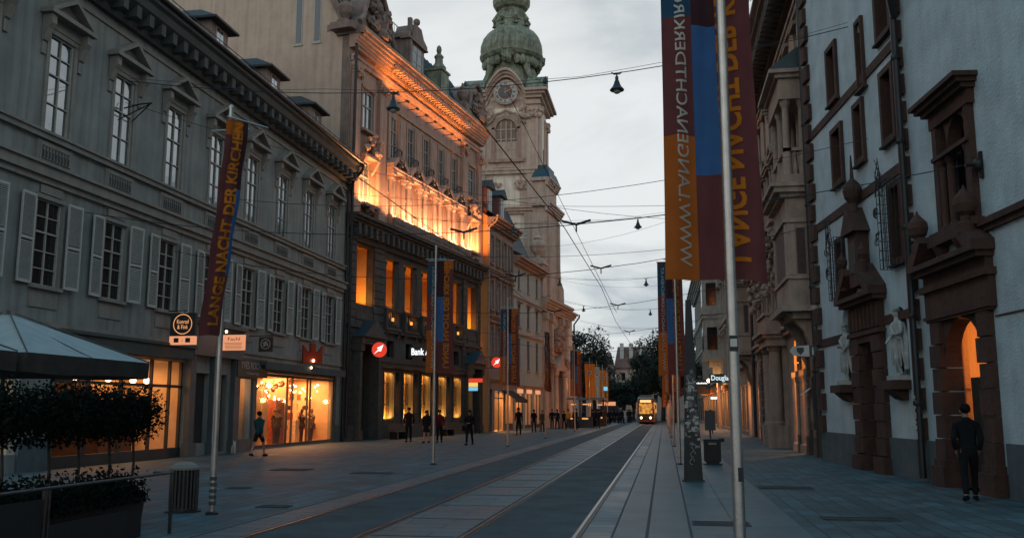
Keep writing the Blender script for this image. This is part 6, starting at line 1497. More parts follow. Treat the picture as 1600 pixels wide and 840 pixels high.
q.build('slats', M['iron'], s); q = MB(); q.box(-.22,.22,-.18,.18,.08,.72); q.build('liner', M['iron'], s)
q = MB(); q.box(-.28,.28,-.23,.23,.74,.79); q.box(.2,.38,-.1,.1,.70,.82); q.build('rim', M['iron'], s); q = MB(); q.box(-.12,.12,-.235,-.215,.62,.69); q.build('label_plate', M['trim'], s)
q = MB(); q.box(-.3,.3,-.25,.25,0,.03); q.box(-.2,.2,-.15,.15,.03,.08); q.build('base', M['iron'], s)
s = empty('sign_post',(1.46,31.0,0)); tag(s,'thin post with a dark panel standing behind the square litter bin','signpost')
q = MB(); q.tube([(0,0,0),(0,0,1.7)],.02,8); q.build('post', M['iron'], s); q = MB(); q.box(-.17,.17,-.03,.03,1.05,1.68); q.build('panel', M['woodshop'], s)
# pylon covered in stickers
s = empty('pylon',(.65,23.1,0)); tag(s,'tapering black pylon plastered with torn stickers and scrawls','pylon')
q = MB(); lv = [(0,.225),(.04,.225),(4.4,.07)]
def pw(z): return .225-(.155)*z/4.4
q.mesh([(sx*w_,sy*w_*.8,z) for z,w_ in ((0,pw(0)),(4.4,pw(4.4))) for sx,sy in ((-1,-1),(1,-1),(1,1),(-1,1))],[(0,1,5,4),(1,2,6,5),(2,3,7,6),(3,0,4,7),(4,5,6,7)]); q.build('shaft', M['iron'], s)
q = MB(); q.box(-.27,.27,-.22,.22,0,.03); q.build('base', M['concrete'], s)
rnd = random.Random(5); q = MB()
for k in range(95):
    z = rnd.choice((rnd.uniform(.75,2.75),rnd.uniform(1.2,2.6))); w_ = rnd.uniform(.025,.07); h_ = rnd.uniform(.02,.055); W_ = pw(z)
    x = rnd.uniform(-W_+w_,W_-w_) ; a = rnd.uniform(-.3,.3)
    def sp(dx,dz): 
        X = x+dx*math.cos(a)-dz*math.sin(a); Z = z+dx*math.sin(a)+dz*math.cos(a); return (X,-pw(Z)*.8-.003-.0004*(k%9),Z)
    q.face([sp(-w_,-h_),sp(w_,-h_*.9),sp(w_*.9,h_),sp(-w_*.9,h_*.9)], k%3)
for k in range(40):
    z = rnd.uniform(.8,2.7); h_ = rnd.uniform(.02,.05)
    for sg in (-1,1):
        y = rnd.uniform(-.1,.1); q.face([(sg*(pw(z-h_)+.003),y-.04,z-h_),(sg*(pw(z-h_)+.003),y+.04,z-h_),(sg*(pw(z+h_)+.003),y+.04,z+h_),(sg*(pw(z+h_)+.003),y-.04,z+h_)],k%3)
q.build('sticker_layer',[M['sticker_a'],M['sticker_b'],M['sticker_c']],s)
q = MB()
for k in range(3):
    cz = .48+.17*k; cx = -.02+.03*k
    q.tube([(cx+.05*math.cos(t)*(1+.3*math.sin(2*t+k)),-pw(cz)*.8-.006,cz+.07*math.sin(t)) for t in [i*PI/5 for i in range(9)]],.006,4)
q.build('scrawl', M['sticker_a'], s)

# ------------------------------------------------------------------ tram
def tram():
    s = empty('tram',(-2.22,113,0)); tag(s,'low-floor city tram with lit cab and two headlights coming up the right-hand track','tram')
    q = MB(); L_ = 25
    # cross-section lofted along y, rounded nose
    def sec(y, w, zt, zb, inset=0): return [(-w,y,zb),(-w,y,1.15),(-w*.98,y,2.7),(-w*.86,y,zt),(w*.86,y,zt),(w*.98,y,2.7),(w,y,1.15),(w,y,zb)]
    st = [sec(0.25,.78,2.75,.28),sec(.0,.9,1.2,.28)]
    secs = [sec(.45,.95,3.05,.25),sec(.9,1.08,3.2,.22),sec(1.6,1.1,3.25,.22),sec(L_,1.1,3.25,.22)]
    n = 8; vs = [p for c in secs for p in c]; fs = [(i*n+k,i*n+(k+1)%n,(i+1)*n+(k+1)%n,(i+1)*n+k) for i in range(len(secs)-1) for k in range(n)]
    fs.append(tuple(range(n))[::-1]); fs.append(tuple(range((len(secs)-1)*n,len(secs)*n)))
    q.mesh(vs,fs); q.mesh([(-.93,.45,.28),(.93,.45,.28),(.93,.45,1.15),(-.93,.45,1.15),(-.8,.12,.32),(.8,.12,.32),(.85,.1,.95),(-.85,.1,.95)],[(0,1,5,4),(1,2,6,5),(2,3,7,6),(3,0,4,7),(4,5,6,7)])
    q.build('body',[M['tram_green']],s)
    q = MB(); q.box(-.86,.86,.06,.2,.30,.52); q.build('bumper', M['tram_red'], s)
    q = MB(); q.mesh([(-.80,.40,1.25),(.80,.40,1.25),(.78,.43,2.5),(-.78,.43,2.5)],[(0,1,2,3)]); q.build('windscreen', M['tram_lit'], s)
    q = MB(); q.box(-.86,-.80,.3,.5,1.2,2.95); q.box(.80,.86,.3,.5,1.2,2.95); q.box(-.86,.86,.32,.46,2.5,2.58); q.box(-.02,.02,.35,.40,1.25,1.6); q.build('windscreen_frame', M['tram_red'], s)
    q = MB(); q.box(-.66,.66,.35,.42,2.6,2.9); q.build('destination_display', M['e_peachlit'], s)
    for x in (-.55,.55):
        q = MB(); q.blob((x,.08,.78),(.13,.06,.13),jag=0); q.build('headlight', M['e_head'], s)
    q = MB(); q.box(-.18,.18,.8,1.2,1.2,1.95); q.blob((0,1,2.08),(.12,.12,.14),jag=0); q.build('driver', M['white_wood'], s)
    q = MB(); q.box(-.8,.8,1.6,22,3.26,3.5); q.build('roof_unit', M['tram_roof'], s)
    for sg in (-1,1):
        for k in range(8):
            q = MB(); y = 1.9+2.8*k; x0,x1 = sorted((sg*1.085,sg*1.125)); q.box(x0,x1,y,y+2.2,1.3,2.6); q.build('side_window', M['e_tramside'], s)
    q = MB()
    for y in (3,10,17,23):
        for x in (-.74,.74):
            q.tube([(x-.05,y,.32),(x+.05,y,.32)],.3,16)
    q.build('wheels', M['iron'], s)
    q = MB(); q.tube([(-.4,8,3.5),(-.1,8.8,4.4),(-.4,8,5.5)],.03,5); q.tube([(.4,8,3.5),(.1,8.8,4.4),(.4,8,5.5)],.03,5); q.box(-.8,.8,7.95,8.1,5.5,5.55); q.build('pantograph', M['iron'], s)
    for x in (-1.2,1.2): q = MB(); q.box(x-.06,x+.06,.4,.5,1.8,2.3); q.build('mirror', M['iron'], s)
    light('SPOT',(-2.22,112.9,.9),60,(1,.5,.2),.1,rot=(R(83),0,PI),spot=R(80))


# ------------------------------------------------------------------ span wires, contact wires and hanging lamps
def cat(a, b, sag, n=14):
    a = Vector(a); b = Vector(b); return [a.lerp(b,t/n)+Vector((0,0,-sag*4*(t/n)*(1-t/n))) for t in range(n+1)]
def wire(name, pts, r, label, catg, group):
    q = MB(); q.tube(pts, r, 5); return tag(q.build(name, M['cable'], None), label, catg, group)
GW = 'span wires across the street'
LY = [27.5,50.5,74,97,120]
for i,y in enumerate(LY):
    xr = 5.5 if i else 5.8; xl = (-17.0 if i==0 else -17.2 if i==1 else -13.2 if i==2 else -10.6)
    if i == 1: yl = 50.5
    z = 12.0
    A = (xl,y-(1.2 if i==0 else 0),12.3 if i==0 else z+1.2); B = (xr,y+(.3),13.2)
    pts = cat(A,B,1.1)
    s = wire('span_wire',pts,.014,['nearest lamp span wire, from the bracket on the shuttered house','second lamp span wire, starting at the corner of the bank','third lamp span wire, from the rose house across','fourth lamp span wire, high above the far crowd','farthest lamp span wire over the tram'][i],'wire',GW)
    q = MB(); q.tube([p+Vector((0,.02,.10+.05*math.sin(j*1.9))) for j,p in enumerate(pts)],.007,4); q.build('feed_cable', M['cable'], s)
    for j,x in enumerate((-1.2,-8.2)):
        t = (x-A[0])/(B[0]-A[0]); p = Vector(A).lerp(Vector(B),t)+Vector((0,0,-1.1*4*t*(1-t)))
        l = empty('street_lantern',p); tag(l,'bell-shaped hanging street lamp on the '+['nearest','second','third','fourth','farthest'][i]+' wire, '+('above the tracks' if j==0 else 'on the shop side of the street'),'street lamp','bell lamps hung from wires')
        q = MB(); q.lathe((0,0,-.62),[(.215,.06),(.222,.085),(.19,.125),(.135,.19),(.095,.28),(.08,.34),(.05,.40),(.055,.48),(.025,.54)],20); q.build('bell_shade', M['lampgreen'], l, smooth=True)
        q = MB(); q.lathe((0,0,-.66),[(.05,0),(.10,.03),(.11,.10)],14); q.build('glass_bowl', M['white_wood'], l)
        q = MB(); q.tube([(0,0,-.1),(0,0,.0)],.02,6); q.tube([(-.16,0,.03),(-.08,0,-.03),(.08,0,-.03),(.16,0,.03)],.022,6); q.build('hanger', M['iron'], l)
GC = 'span wires carrying the contact wires'
for i,y in enumerate([19.6,29.5,41,55,70,85,100]):
    A = (-17.45 if y<48 else -16.2 if y<60 else -13.6 if y < 72 else -11,y+(5.5 if i==0 else 1),7.7 if i==0 else 7.4); B = (*onh(13.27,.4),6.7) if i==0 else (6.0 if y<33 else 5.5,y+1,7.9)
    s = wire('span_wire',cat(A,B,1.5 if i else 1.05),.011,['lowest near span wire ending at the rosette on the white wall','second low span wire, just past the white hall','third low span wire, before the bank corner','fourth low span wire, level with the bank','fifth low span wire, level with the rose house','sixth low span wire, level with the church','farthest low span wire'][i],'wire',GC)
    q = MB()
    for x in (-1.98,-4.88):
        t = (x-A[0])/(B[0]-A[0]); p = Vector(A).lerp(Vector(B),t)+Vector((0,0,-(1.5 if i else 1.05)*4*t*(1-t)))
        q.tube([p+Vector((-.35,0,.1)),p,p+Vector((.35,0,.1))],.03,6); q.tube([p,p+Vector((0,0,-.18))],.02,5)
    q.build('insulator', M['iron'], s)
for x,lb in ((-1.98,'contact wire above the right-hand tram track'),(-4.88,'contact wire above the left-hand tram track')):
    pts = []
    ys = [12.2,19.6,29.5,41,55,70,85,100,130,170]
    for i,y in enumerate(ys): pts.append((x+(.07*(-1)**i if i else -.62),y,5.9 if i==0 else 5.62))
    wire('contact_wire',pts,.010,lb,'wire','tram contact wires')
extra = [((-4.6,27.3,11.55),(-2.0,41,6.0),.05,'steep wire dropping from the nearest lamp wire toward the tram'),((-17.3,47.5,13.6),(5.5,40,10.6),.5,'slanting wire from the end of the shuttered house to the palace oriel'),((-17.45,26.9,11.8),(5.5,52,12.2),1.2,'thin diagonal wire crossing low in front of the tower'),((-17.2,50.2,11.0),(5.5,38.5,8.9),.8,'low diagonal wire from the bank corner to the palace'),((-13.6,70.2,14.6),(5.5,60,16.0),1.5,'high diagonal wire passing before the clock tower'),((-10.9,92,15.0),(5.4,84,14),1.2,'distant high wire beside the church gable'),((5.9,26.5,9.3),(-17.4,34,10.2),1.0,'thin wire sagging between the grey house and the white hall')]
for A,B,sg,lb in extra: wire('span_wire',cat(A,B,sg),.010,lb,'wire','thin slanting wires')

# ------------------------------------------------------------------ people
def cm(name,col): return pm(name,col,.95,.35,5,.5,14,spec=.08)
SK = pm('skin',(.30,.17,.115),.6,.05,5,0)
C = dict(black=cm('cloth_black',(.010,.012,.014)), teal=cm('cloth_teal',(.015,.06,.075)), navy=cm('cloth_navy',(.013,.02,.035)), red=cm('cloth_red',(.09,.012,.015)), grey=cm('cloth_grey',(.05,.05,.052)), jean=cm('cloth_jeans',(.025,.035,.05)), tan=cm('cloth_tan',(.12,.085,.06)), white=cm('cloth_white',(.35,.34,.32)), hair=cm('hair_dark',(.012,.009,.008)), hairb=cm('hair_blond',(.12,.08,.04)), yel=cm('cloth_yellow',(.45,.26,.05)))
def person(loc, face, h, label, group=None, top='black', legs='jean', hair='hair', stride=.0, shorts=False, arms='down', coat=0, bag=False, longhair=False, wide=1.0):
    """face = heading in degrees (0 looks along +y, away from the camera)"""
    k = h/1.75; root = empty('person', loc, R(-face)); tag(root, label, 'person', group)
    st = stride
    # joints; y forward
    J = {'pel':(0,0,.95),'wst':(0,0,1.10),'chs':(0,.01,1.30),'shc':(0,0,1.42),'nek':(0,.01,1.50),'hd0':(0,.02,1.56),'hd1':(0,.03,1.64),'hd2':(0,.01,1.72)}
    V=[];Rr=[];E=[]
    idx={}
    def ad(n,p,r): idx[n]=len(V); V.append(tuple(c*k for c in p)); Rr.append(tuple(x*k for x in r) if isinstance(r,tuple) else r*k)
    for n,r in (('pel',(.15,.11)),('wst',(.125,.095)),('chs',(.155,.11)),('shc',(.13,.08)),('nek',.052),('hd0',(.06,.07)),('hd1',(.075,.09)),('hd2',(.06,.07))): ad(n,J[n],r)
    for a,b_ in zip(('pel','wst','chs','shc','nek','hd0','hd1'),('wst','chs','shc','nek','hd0','hd1','hd2')): E.append((idx[a],idx[b_]))
    LJ={}
    for sg,n in ((-1,'l'),(1,'r')):
        f = st*sg
        hip=(sg*.09,0,.90); kn=(sg*.10,.20*f+.03*abs(st),.50+.01*abs(f)); an=(sg*.10,.30*f-.12*max(0,-f),.09+.05*max(0,-f)); to=(sg*.12,an[1]+.14,.035+.02*max(0,-f)); he=(sg*.10,an[1]-.03,.05)
        LJ[n]=(hip,kn,an,to)
        ad('hip'+n,hip,.085); ad('kne'+n,kn,.058); ad('ank'+n,an,.040); ad('toe'+n,to,(.04,.028))
        E += [(idx['pel'],idx['hip'+n]),(idx['hip'+n],idx['kne'+n]),(idx['kne'+n],idx['ank'+n]),(idx['ank'+n],idx['toe'+n])]
        sh=(sg*.185*wide,0,1.40)
        if arms=='down': el=(sg*.235*wide,-.16*f-.02,1.14); wr=(sg*.235*wide,-.22*f+.06,.90)
        elif arms=='pockets': el=(sg*.235*wide,-.09,1.13); wr=(sg*.20*wide,.05,.93)
        elif arms=='front': el=(sg*.24*wide,-.02,1.14); wr=(sg*.08,.24,1.12)
        elif arms=='up': el=(sg*.30,.1,1.35) if sg>0 else (sg*.24,-.02,1.13); wr=(sg*.42,.25,1.45) if sg>0 else (sg*.23,.05,.9)
        LJ['arm'+n]=(sh,el,wr)
        ad('sho'+n,sh,.062); ad('elb'+n,el,.042); ad('wri'+n,wr,.027); d=(Vector(wr)-Vector(el)).normalized(); hp=Vector(wr)+d*.06; ad('han'+n,tuple(hp),(.035,.018))
        E += [(idx['shc'],idx['sho'+n]),(idx['sho'+n],idx['elb'+n]),(idx['elb'+n],idx['wri'+n]),(idx['wri'+n],idx['han'+n])]
        LJ['han'+n]=(hp,d)
        for fi in range(4):
            off=Vector((.0,(-.024+.016*fi),0)) if abs(d.z)>.5 else Vector((0,0,-.024+.016*fi)); ln=(.065,.078,.072,.055)[fi]
            ad('fa%d%s'%(fi,n),tuple(hp+off+d*.03),.009); ad('fb%d%s'%(fi,n),tuple(hp+off+d*(.03+ln*.5)+Vector((0,.008,0))),.008); ad('fc%d%s'%(fi,n),tuple(hp+off+d*(.03+ln)+Vector((0,.022,0))),.007)
            E += [(idx['han'+n],idx['fa%d%s'%(fi,n)]),(idx['fa%d%s'%(fi,n)],idx['fb%d%s'%(fi,n)]),(idx['fb%d%s'%(fi,n)],idx['fc%d%s'%(fi,n)])]
        ad('th'+n,tuple(hp+Vector((0,.035,0))+d*.01),.010); ad('ti'+n,tuple(hp+Vector((-sg*.01,.05,0))+d*.04),.008); E += [(idx['han'+n],idx['th'+n]),(idx['th'+n],idx['ti'+n])]
    q = skin_mb(V,E,Rr,1)
    q.blob((0,.125*k,1.645*k),(.014*k,.022*k,.026*k),1,6,5,0)   # nose
    for sg in (-1,1): q.blob((sg*.085*k,.01*k,1.65*k),(.012*k,.022*k,.035*k),1,6,5,0)
    body = q.build('body', SK, root, smooth=True)
    q = MB()
    for sg in (-1,1): q.blob((sg*.03*k,.105*k,1.665*k),.010*k,1,6,4,0)
    q.box(-.022*k,.022*k,.108*k,.114*k,1.595*k,1.602*k); q.build('eyes_and_mouth', C['black'], body)
    # hair
    q = MB(); q.blob((0,-.012*k,1.70*k),(.098*k,.115*k,.095*k),2,12,8,.06)
    if longhair: q.blob((0,-.06*k,1.58*k),(.10*k,.075*k,.16*k),3,12,8,.08)
    q.build('hair', C[hair], root, smooth=True)
    # jacket
    V=[(0,0,.80 if not coat else .58),(0,0,1.0),(0,0,1.12),(0,.01,1.30),(0,0,1.42),(0,.0,1.50),(0,0,1.555)]; Rr=[(.175,.13) if not coat else (.20,.16),(.175,.125),(.155,.12),(.18,.13),(.165,.115),(.095,.085),(.068,.068)]; E=[(0,1),(1,2),(2,3),(3,4),(4,5),(5,6)]
    for sg,n in ((-1,'l'),(1,'r')):
        sh,el,wr = LJ['arm'+n]; i=len(V); V += [sh,el,wr]; Rr += [.070,.056,.045]; E += [(4,i),(i,i+1),(i+1,i+2)]
    V=[tuple(c*k for c in v) for v in V]; Rr=[tuple(x*k for x in r) if isinstance(r,tuple) else r*k for r in Rr]
    skin_mb(V,E,Rr,1).build('jacket', C[top], root, smooth=True)
    # trousers
    V=[(0,0,1.08),(0,0,.92)]; Rr=[(.14,.105),(.16,.125)]; E=[(0,1)]
    for n in 'lr':
        hip,kn,an,to = LJ[n]; i=len(V)
        kn2 = (kn[0],kn[1],kn[2]+.04) if shorts else kn
        V += [(hip[0],hip[1],hip[2]-.05),kn2]; Rr += [.10,.085 if shorts else .070]; E += [(1,i),(i,i+1)]
        if not shorts: V.append((an[0],an[1],an[2]+.0)); Rr.append(.058); E.append((i+1,i+2))
    V=[tuple(c*k for c in v) for v in V]; Rr=[tuple(x*k for x in r) if isinstance(r,tuple) else r*k for r in Rr]
    skin_mb(V,E,Rr,1).build('shorts' if shorts else 'trousers', C[legs], root, smooth=True)
    for n in 'lr':
        hip,kn,an,to = LJ[n]; q = MB(); q.tube([((an[0])*k,(an[1]-.06)*k,(an[2]-.045)*k),(an[0]*k,(an[1]+.02)*k,(an[2]-.03)*k),(to[0]*k,(to[1]+.02)*k,(to[2]+.008)*k),(to[0]*k,(to[1]+.07)*k,(to[2]+.004)*k)],[.042*k,.052*k,.045*k,.025*k],10)
        q.build('shoe', C['black'], root, smooth=True)
    if bag:
        q = MB(); q.box(.22*k,.36*k,-.12*k,.14*k,.72*k,.98*k); q.tube([(.29*k,0,.98*k),(.2*k,0,1.3*k),(.12*k,0,1.44*k)],.012,5); tag(q.build('shoulder_bag', C['black'], root),None,None)
    return root
person((-14.85,32.6,0),8,1.62,'person in teal jacket and dark shorts walking toward the bright shop',None,'teal','black','hair',.9,shorts=True,arms='down')
person((5.66,18.9,0),12,1.78,'man in dark jacket and jeans walking close to the white hall portal',None,'black','black','hair',.85,arms='pockets',wide=.98)
GP='pedestrians in front of the bank and shops'
person((-13.6,48.6,0),175,1.80,'man in open dark suit standing before the first lit bank windows',GP,'black','black','hair',.15,arms='pockets',wide=1.1)
person((-12.3,47.4,0),190,1.66,'woman in black short coat standing left of the red-coated person',GP,'black','black','hair',.3,coat=1,shorts=True,longhair=True)
person((-11.7,47.8,0),170,1.68,'person in dark red coat behind the second flagpole',GP,'red','black','hair',.4,arms='down')
person((-9.5,45.0,0),185,1.66,'long-haired woman with shoulder bag walking toward us below the small lit sign',GP,'black','black','hair',.6,longhair=True,bag=True,arms='front')
person((-9.9,63.2,0),178,1.82,'dark figure walking out of the rose building shop light',GP,'black','black','hair',.5)
person((-10.0,71.5,0),10,1.72,'dark figure in front of the green house shop',GP,'black','jean','hair',.3,arms='front')
person((-9.6,73.5,0),200,1.66,'grey-coated figure left of the fourth flagpole',GP,'grey','jean','hairb',.2,coat=1)
protos=[]
crowd = [(-10.2,85,170,1.75,'black','jean'),(-9.6,84,20,1.72,'navy','black'),(-9.2,86,190,1.6,'black','black'),(-8.6,84,200,1.75,'yel','jean'),(-7.9,83,10,1.8,'black','navy')]
G2='crowd near the tram stop'
for i,(x,y,a,h,t,l) in enumerate(crowd):
    protos.append(person((x,y,0),a,h,['dark-coated figure at the left edge of the crowd by the church','navy-jacketed figure second in the crowd by the church','short dark figure in the crowd by the church','person in a yellow top in the crowd by the fifth flagpole','tall black-jacketed figure right of the fifth flagpole'][i],G2,t,l,'hair',.3+.1*i,arms='pockets' if i%2 else 'down'))
rnd = random.Random(12)
protos.append(person((-6.2,88,0),10,1.7,'person in blue jacket under the pale blue festival flag',G2,'navy','jean','hair',.3))
for i in range(52):
    src = rnd.choice([p for p in protos if 'yellow' not in p['label']]); y = rnd.uniform(88,135); 
    x = rnd.uniform(-9.6,-6.2) if i < 14 else rnd.uniform(-7.6,-5.9)-(135-y)*.01
    if i > 20: y = rnd.uniform(120,150); x = rnd.uniform(-9.5,-4.6)
    c = copy_tree(src,None,(x,y,0),rnd.uniform(0,6.28)); c['label']='dark distant pedestrian in the crowd between the festival flags and the tram'; c['group']='distant crowd left of the tram'
person((3.35,70,0),180,1.7,'dark figure walking on the lit right pavement beside the pylon',None,'black','black','hair',.5)

# dog by the dark shopfront
s = empty('dog',(-16.6,34.2,0),R(20)); tag(s,'small white dog standing with raised tail beside the dark shopfront','dog')
V=[(0,0,.30),(0,.16,.31),(0,-.14,.31),(0,.25,.38),(0,.31,.44),(0,.39,.42),(0,-.2,.36),(0,-.26,.47),(0,-.22,.54)]; E=[(0,1),(0,2),(1,3),(3,4),(4,5),(2,6),(6,7),(7,8)]; Rr=[(.075,.085),(.085,.10),(.07,.08),.05,.055,.028,.022,.016,.01]
for sg in (-1,1):
    i=len(V); V += [(sg*.05,.16,.2),(sg*.05,.15,.10),(sg*.05,.17,.02),(sg*.05,-.16,.24),(sg*.05,-.20,.13),(sg*.05,-.16,.02)]; Rr += [.035,.022,.022,.045,.022,.022]; E += [(1,i),(i,i+1),(i+1,i+2),(2,i+3),(i+3,i+4),(i+4,i+5)]
q = skin_mb(V,E,Rr,1)
for sg in (-1,1): q.blob((sg*.04,.29,.49),(.015,.02,.04),1,6,4,0)
q.build('body', pm('dog_fur',(.45,.43,.38),.9,.2,12,.4,60), s, smooth=True)
tram()
# ------------------------------------------------------------------ trees
def leafy(mb, c, r, n, size, rnd, flat=1.0):
    """n leaf-sized faces spread through an uneven clump"""
    for k in range(n):
        d = Vector((rnd.gauss(0,1),rnd.gauss(0,1),rnd.gauss(0,1))); d.normalize(); q = rnd.random()**.45
        p = Vector(c)+Vector((d.x*r[0],d.y*r[1],d.z*r[2]))*q*(1+.25*noise.noise(d*3+Vector(c)))
        u = Vector((rnd.gauss(0,1),rnd.gauss(0,1),rnd.gauss(0,.7))).normalized(); w_ = u.cross(Vector((rnd.gauss(0,1),rnd.gauss(0,1),1))).normalized(); s = size*rnd.uniform(.6,1.4)
        mb.face([p-u*s,p-w_*s*.5,p+u*s,p+w_*s*.5])
def park_tree(x, y, h, r, label, seed, n=5200):
    rnd = random.Random(seed); s = empty('tree',(x,y,0)); tag(s,label,'tree','park trees at the end of the street')
    q = MB(); q.tube([(0,0,0),(.1,0,h*.18),(.0,.1,h*.4),(.1,0,h*.7)],[.38,.30,.22,.08],10)
    cl = []
    for k in range(18):
        a = rnd.uniform(0,6.28); rr = r*rnd.uniform(.25,.95); z = h*rnd.uniform(.38,.88); cx,cy = rr*math.cos(a),rr*math.sin(a)
        cl.append((cx,cy,z)); q.tube([(0,0,h*rnd.uniform(.2,.4)),(cx*.5,cy*.5,z*.8),(cx,cy,z)],[.14,.09,.03],6)
    q.build('trunk', M['bark'], s)
    q = MB()
    for c in cl: t = rnd.uniform(.24,.42)*r; leafy(q,c,(t*1.25,t*1.25,t),n//19,.20,rnd)
    leafy(q,(0,0,h*.80),(r*.38,r*.38,h*.12),n//11,.20,rnd); leafy(q,(0,0,h*.52),(r*.75,r*.75,h*.18),n//4,.22,rnd)
    q.build('crown', M['leaf2'], s)
TR=[(-16.5,138,14.5,5.2),(-12.2,142,14.8,5.0),(-19.5,150,15.5,6),(-11.2,150,11.5,3.2),(-8.0,160,6.5,2.6),(-3.0,156,11.8,3.4),(-.2,148,14.5,4.8),(3.6,152,15.5,5.0),(-.2,168,15,4.2),(-5.4,165,7.5,2.6),(6.6,165,16,6),(1.6,128,11.5,3.2)]
LB=['broad dark park tree rising right beside the church','tallest dark tree behind the orange banner','dark tree filling the gap behind the church','smaller dark tree above the festival flags','low dark tree sloping down to the distant roofs','round dark tree directly above the tram','dense dark tree right of the tram','dark tree behind the pylon top','tall dark tree behind the tram','low dark tree left of the tram','dark tree at the far end of the pale palace','slim dark tree behind the right row of poles']
for (x,y,h,r),l,i in zip(TR,LB,range(20)): park_tree(x,y,h,r,l,i+1)
# low hedge under the park trees
# far buildings with red roofs
def far_house(x0,x1,y,z1,zr,label,wm,rm,rows=3):
    s = empty('far_house',((x0+x1)/2,y,0)); tag(s,label,'building','distant houses beyond the park'); w_=(x1-x0)/2
    q = MB(); q.box(-w_,w_,0,10,0,z1); q.build('wall', wm, s)
    q = MB(); q.mesh([(-w_-.3,-.4,z1),(w_+.3,-.4,z1),(w_*.9,5,zr),(-w_*.9,5,zr),(w_+.3,10,z1),(-w_-.3,10,z1)],[(0,1,2,3),(1,4,2),(0,3,5),(3,2,4,5)]); rf = q.build('roof', rm, s)
    q = MB()
    for k in range(3): x=-w_*.6+w_*.6*k; q.box(x-.4,x+.4,2.0,3.0,(z1+zr)/2-1,zr+.6)
    q.build('chimney', M['white_wood'], rf)
    n = max(2,int((x1-x0)/2.6))
    for r_ in range(rows):
        for k in range(n):
            x=-w_+(k+.5)*(2*w_)/n; z=z1-2.6-3.2*r_
            if z<.8: continue
            q = MB(); q.box(x-.5,x+.5,-.06,-.01,z,z+1.8); q.box(x-.42,x+.42,-.09,-.062,z+.08,z+1.72,1); q.build('window',[M['white_wood'],M['glass2']],s)
far_house(-22,-10.5,195,9.5,14,'far cream house mostly hidden by the dark trees left of the tram',M['l3wall'],M['roof_red'])
far_house(-10.2,-3.5,200,10.5,15.5,'far house with dull red roof visible between the tree crowns',M['beige'],M['roof_red'])
far_house(-3.2,9,196,9,13.5,'far pale house behind the tram and right trees',M['l3wall'],M['roof_red'])
far_house(-9,-2,226,12,17,'farthest house with tall red roof and white chimneys',M['l3wall'],M['roof_red'])
far_house(9.3,22,198,12,16,'far house at the end of the right side',M['beige'],M['roof_dark'])
far_house(-44,-22.3,192,12,16,'far wide house behind the church',M['l3wall'],M['roof_dark'])
# tram stop shelter with lights, lit kiosk
s = empty('tram_shelter',(-8.6,96,0)); tag(s,'lit tram stop shelter with pale roof behind the festival flags','shelter')
q = MB(); q.box(-2.6,2.6,-1,1,2.75,2.95); q.build('canopy', M['tram_roof'], s)
q = MB()
for x in (-2.4,0,2.4):
    for y in (-.8,.8): q.tube([(x,y,0),(x,y,2.75)],.05,6)
q.build('post', M['iron'], s); q = MB(); q.box(-1.9,-1.5,-.6,-.5,1.9,2.3); q.box(.9,1.2,-.6,-.5,2.1,2.4); q.build('lit_panel', M['e_orange'], s)
s = empty('kiosk',(-8.8,150,0)); tag(s,'distant kiosk with a bright lit fascia left of the tram','kiosk')
q = MB(); q.box(-1.4,1.4,0,3,0,2.4); q.build('body', M['woodshop'], s); q = MB(); q.box(-1.1,1.1,-.1,-.01,2.4,3.0); q.build('lit_fascia', M['e_peach'], s); q = MB(); q.box(-1.6,1.6,-.4,3.2,3.1,3.3); q.build('roof', M['iron'], s)
s = empty('street_lamp',(-10.6,96,0)); tag(s,'glaring warm lamp on a post at the corner beyond the church','street lamp')
q = MB(); q.tube([(0,0,0),(0,0,4.2)],.07,8); q.build('post', M['iron'], s); q = MB(); q.blob((0,0,4.35),.26,jag=0); q.build('lamp_globe', M['e_bright'], s)
light('POINT',(-10.6,95.4,4.2),160,(1,.45,.15),.25)
s = empty('blue_light_sign',(-6.0,97,3.9)); tag(s,'tiny blue lit sign on a post at the tram stop','sign'); q = MB(); q.box(-.2,.2,-.05,.05,-.2,.2); q.build('panel', M['e_blue'], s); q = MB(); q.tube([(0,.06,-3.9),(0,.06,0)],.03,6); q.build('post', M['iron'], s)
for i,(x,y) in enumerate([(-8.9,92),(-7.6,90.5),(-6.9,101)]):
    s = empty('table_lamp_stand',(x,y,0)); tag(s,['orange lit counter left under the festival flags','orange lit counter in the middle of the crowd','orange lit counter at the right of the crowd'][i],'counter','lit counters by the tram stop')
    q = MB(); q.box(-.7,.7,-.3,.3,0,1.05); q.build('counter', M['woodshop'], s); q = MB(); q.box(-.3,.3,-.34,-.31,.8,.95); q.box(-.25,.25,-.2,.2,2.2,2.3); q.build('lit_strip', M['e_orange'], s); q = MB(); q.tube([(.6,0,1.05),(.6,0,2.3)],.03,6); q.build('post', M['iron'], s)
    light('POINT',(x,y-.4,2.0),22,(1,.4,.1),.15)

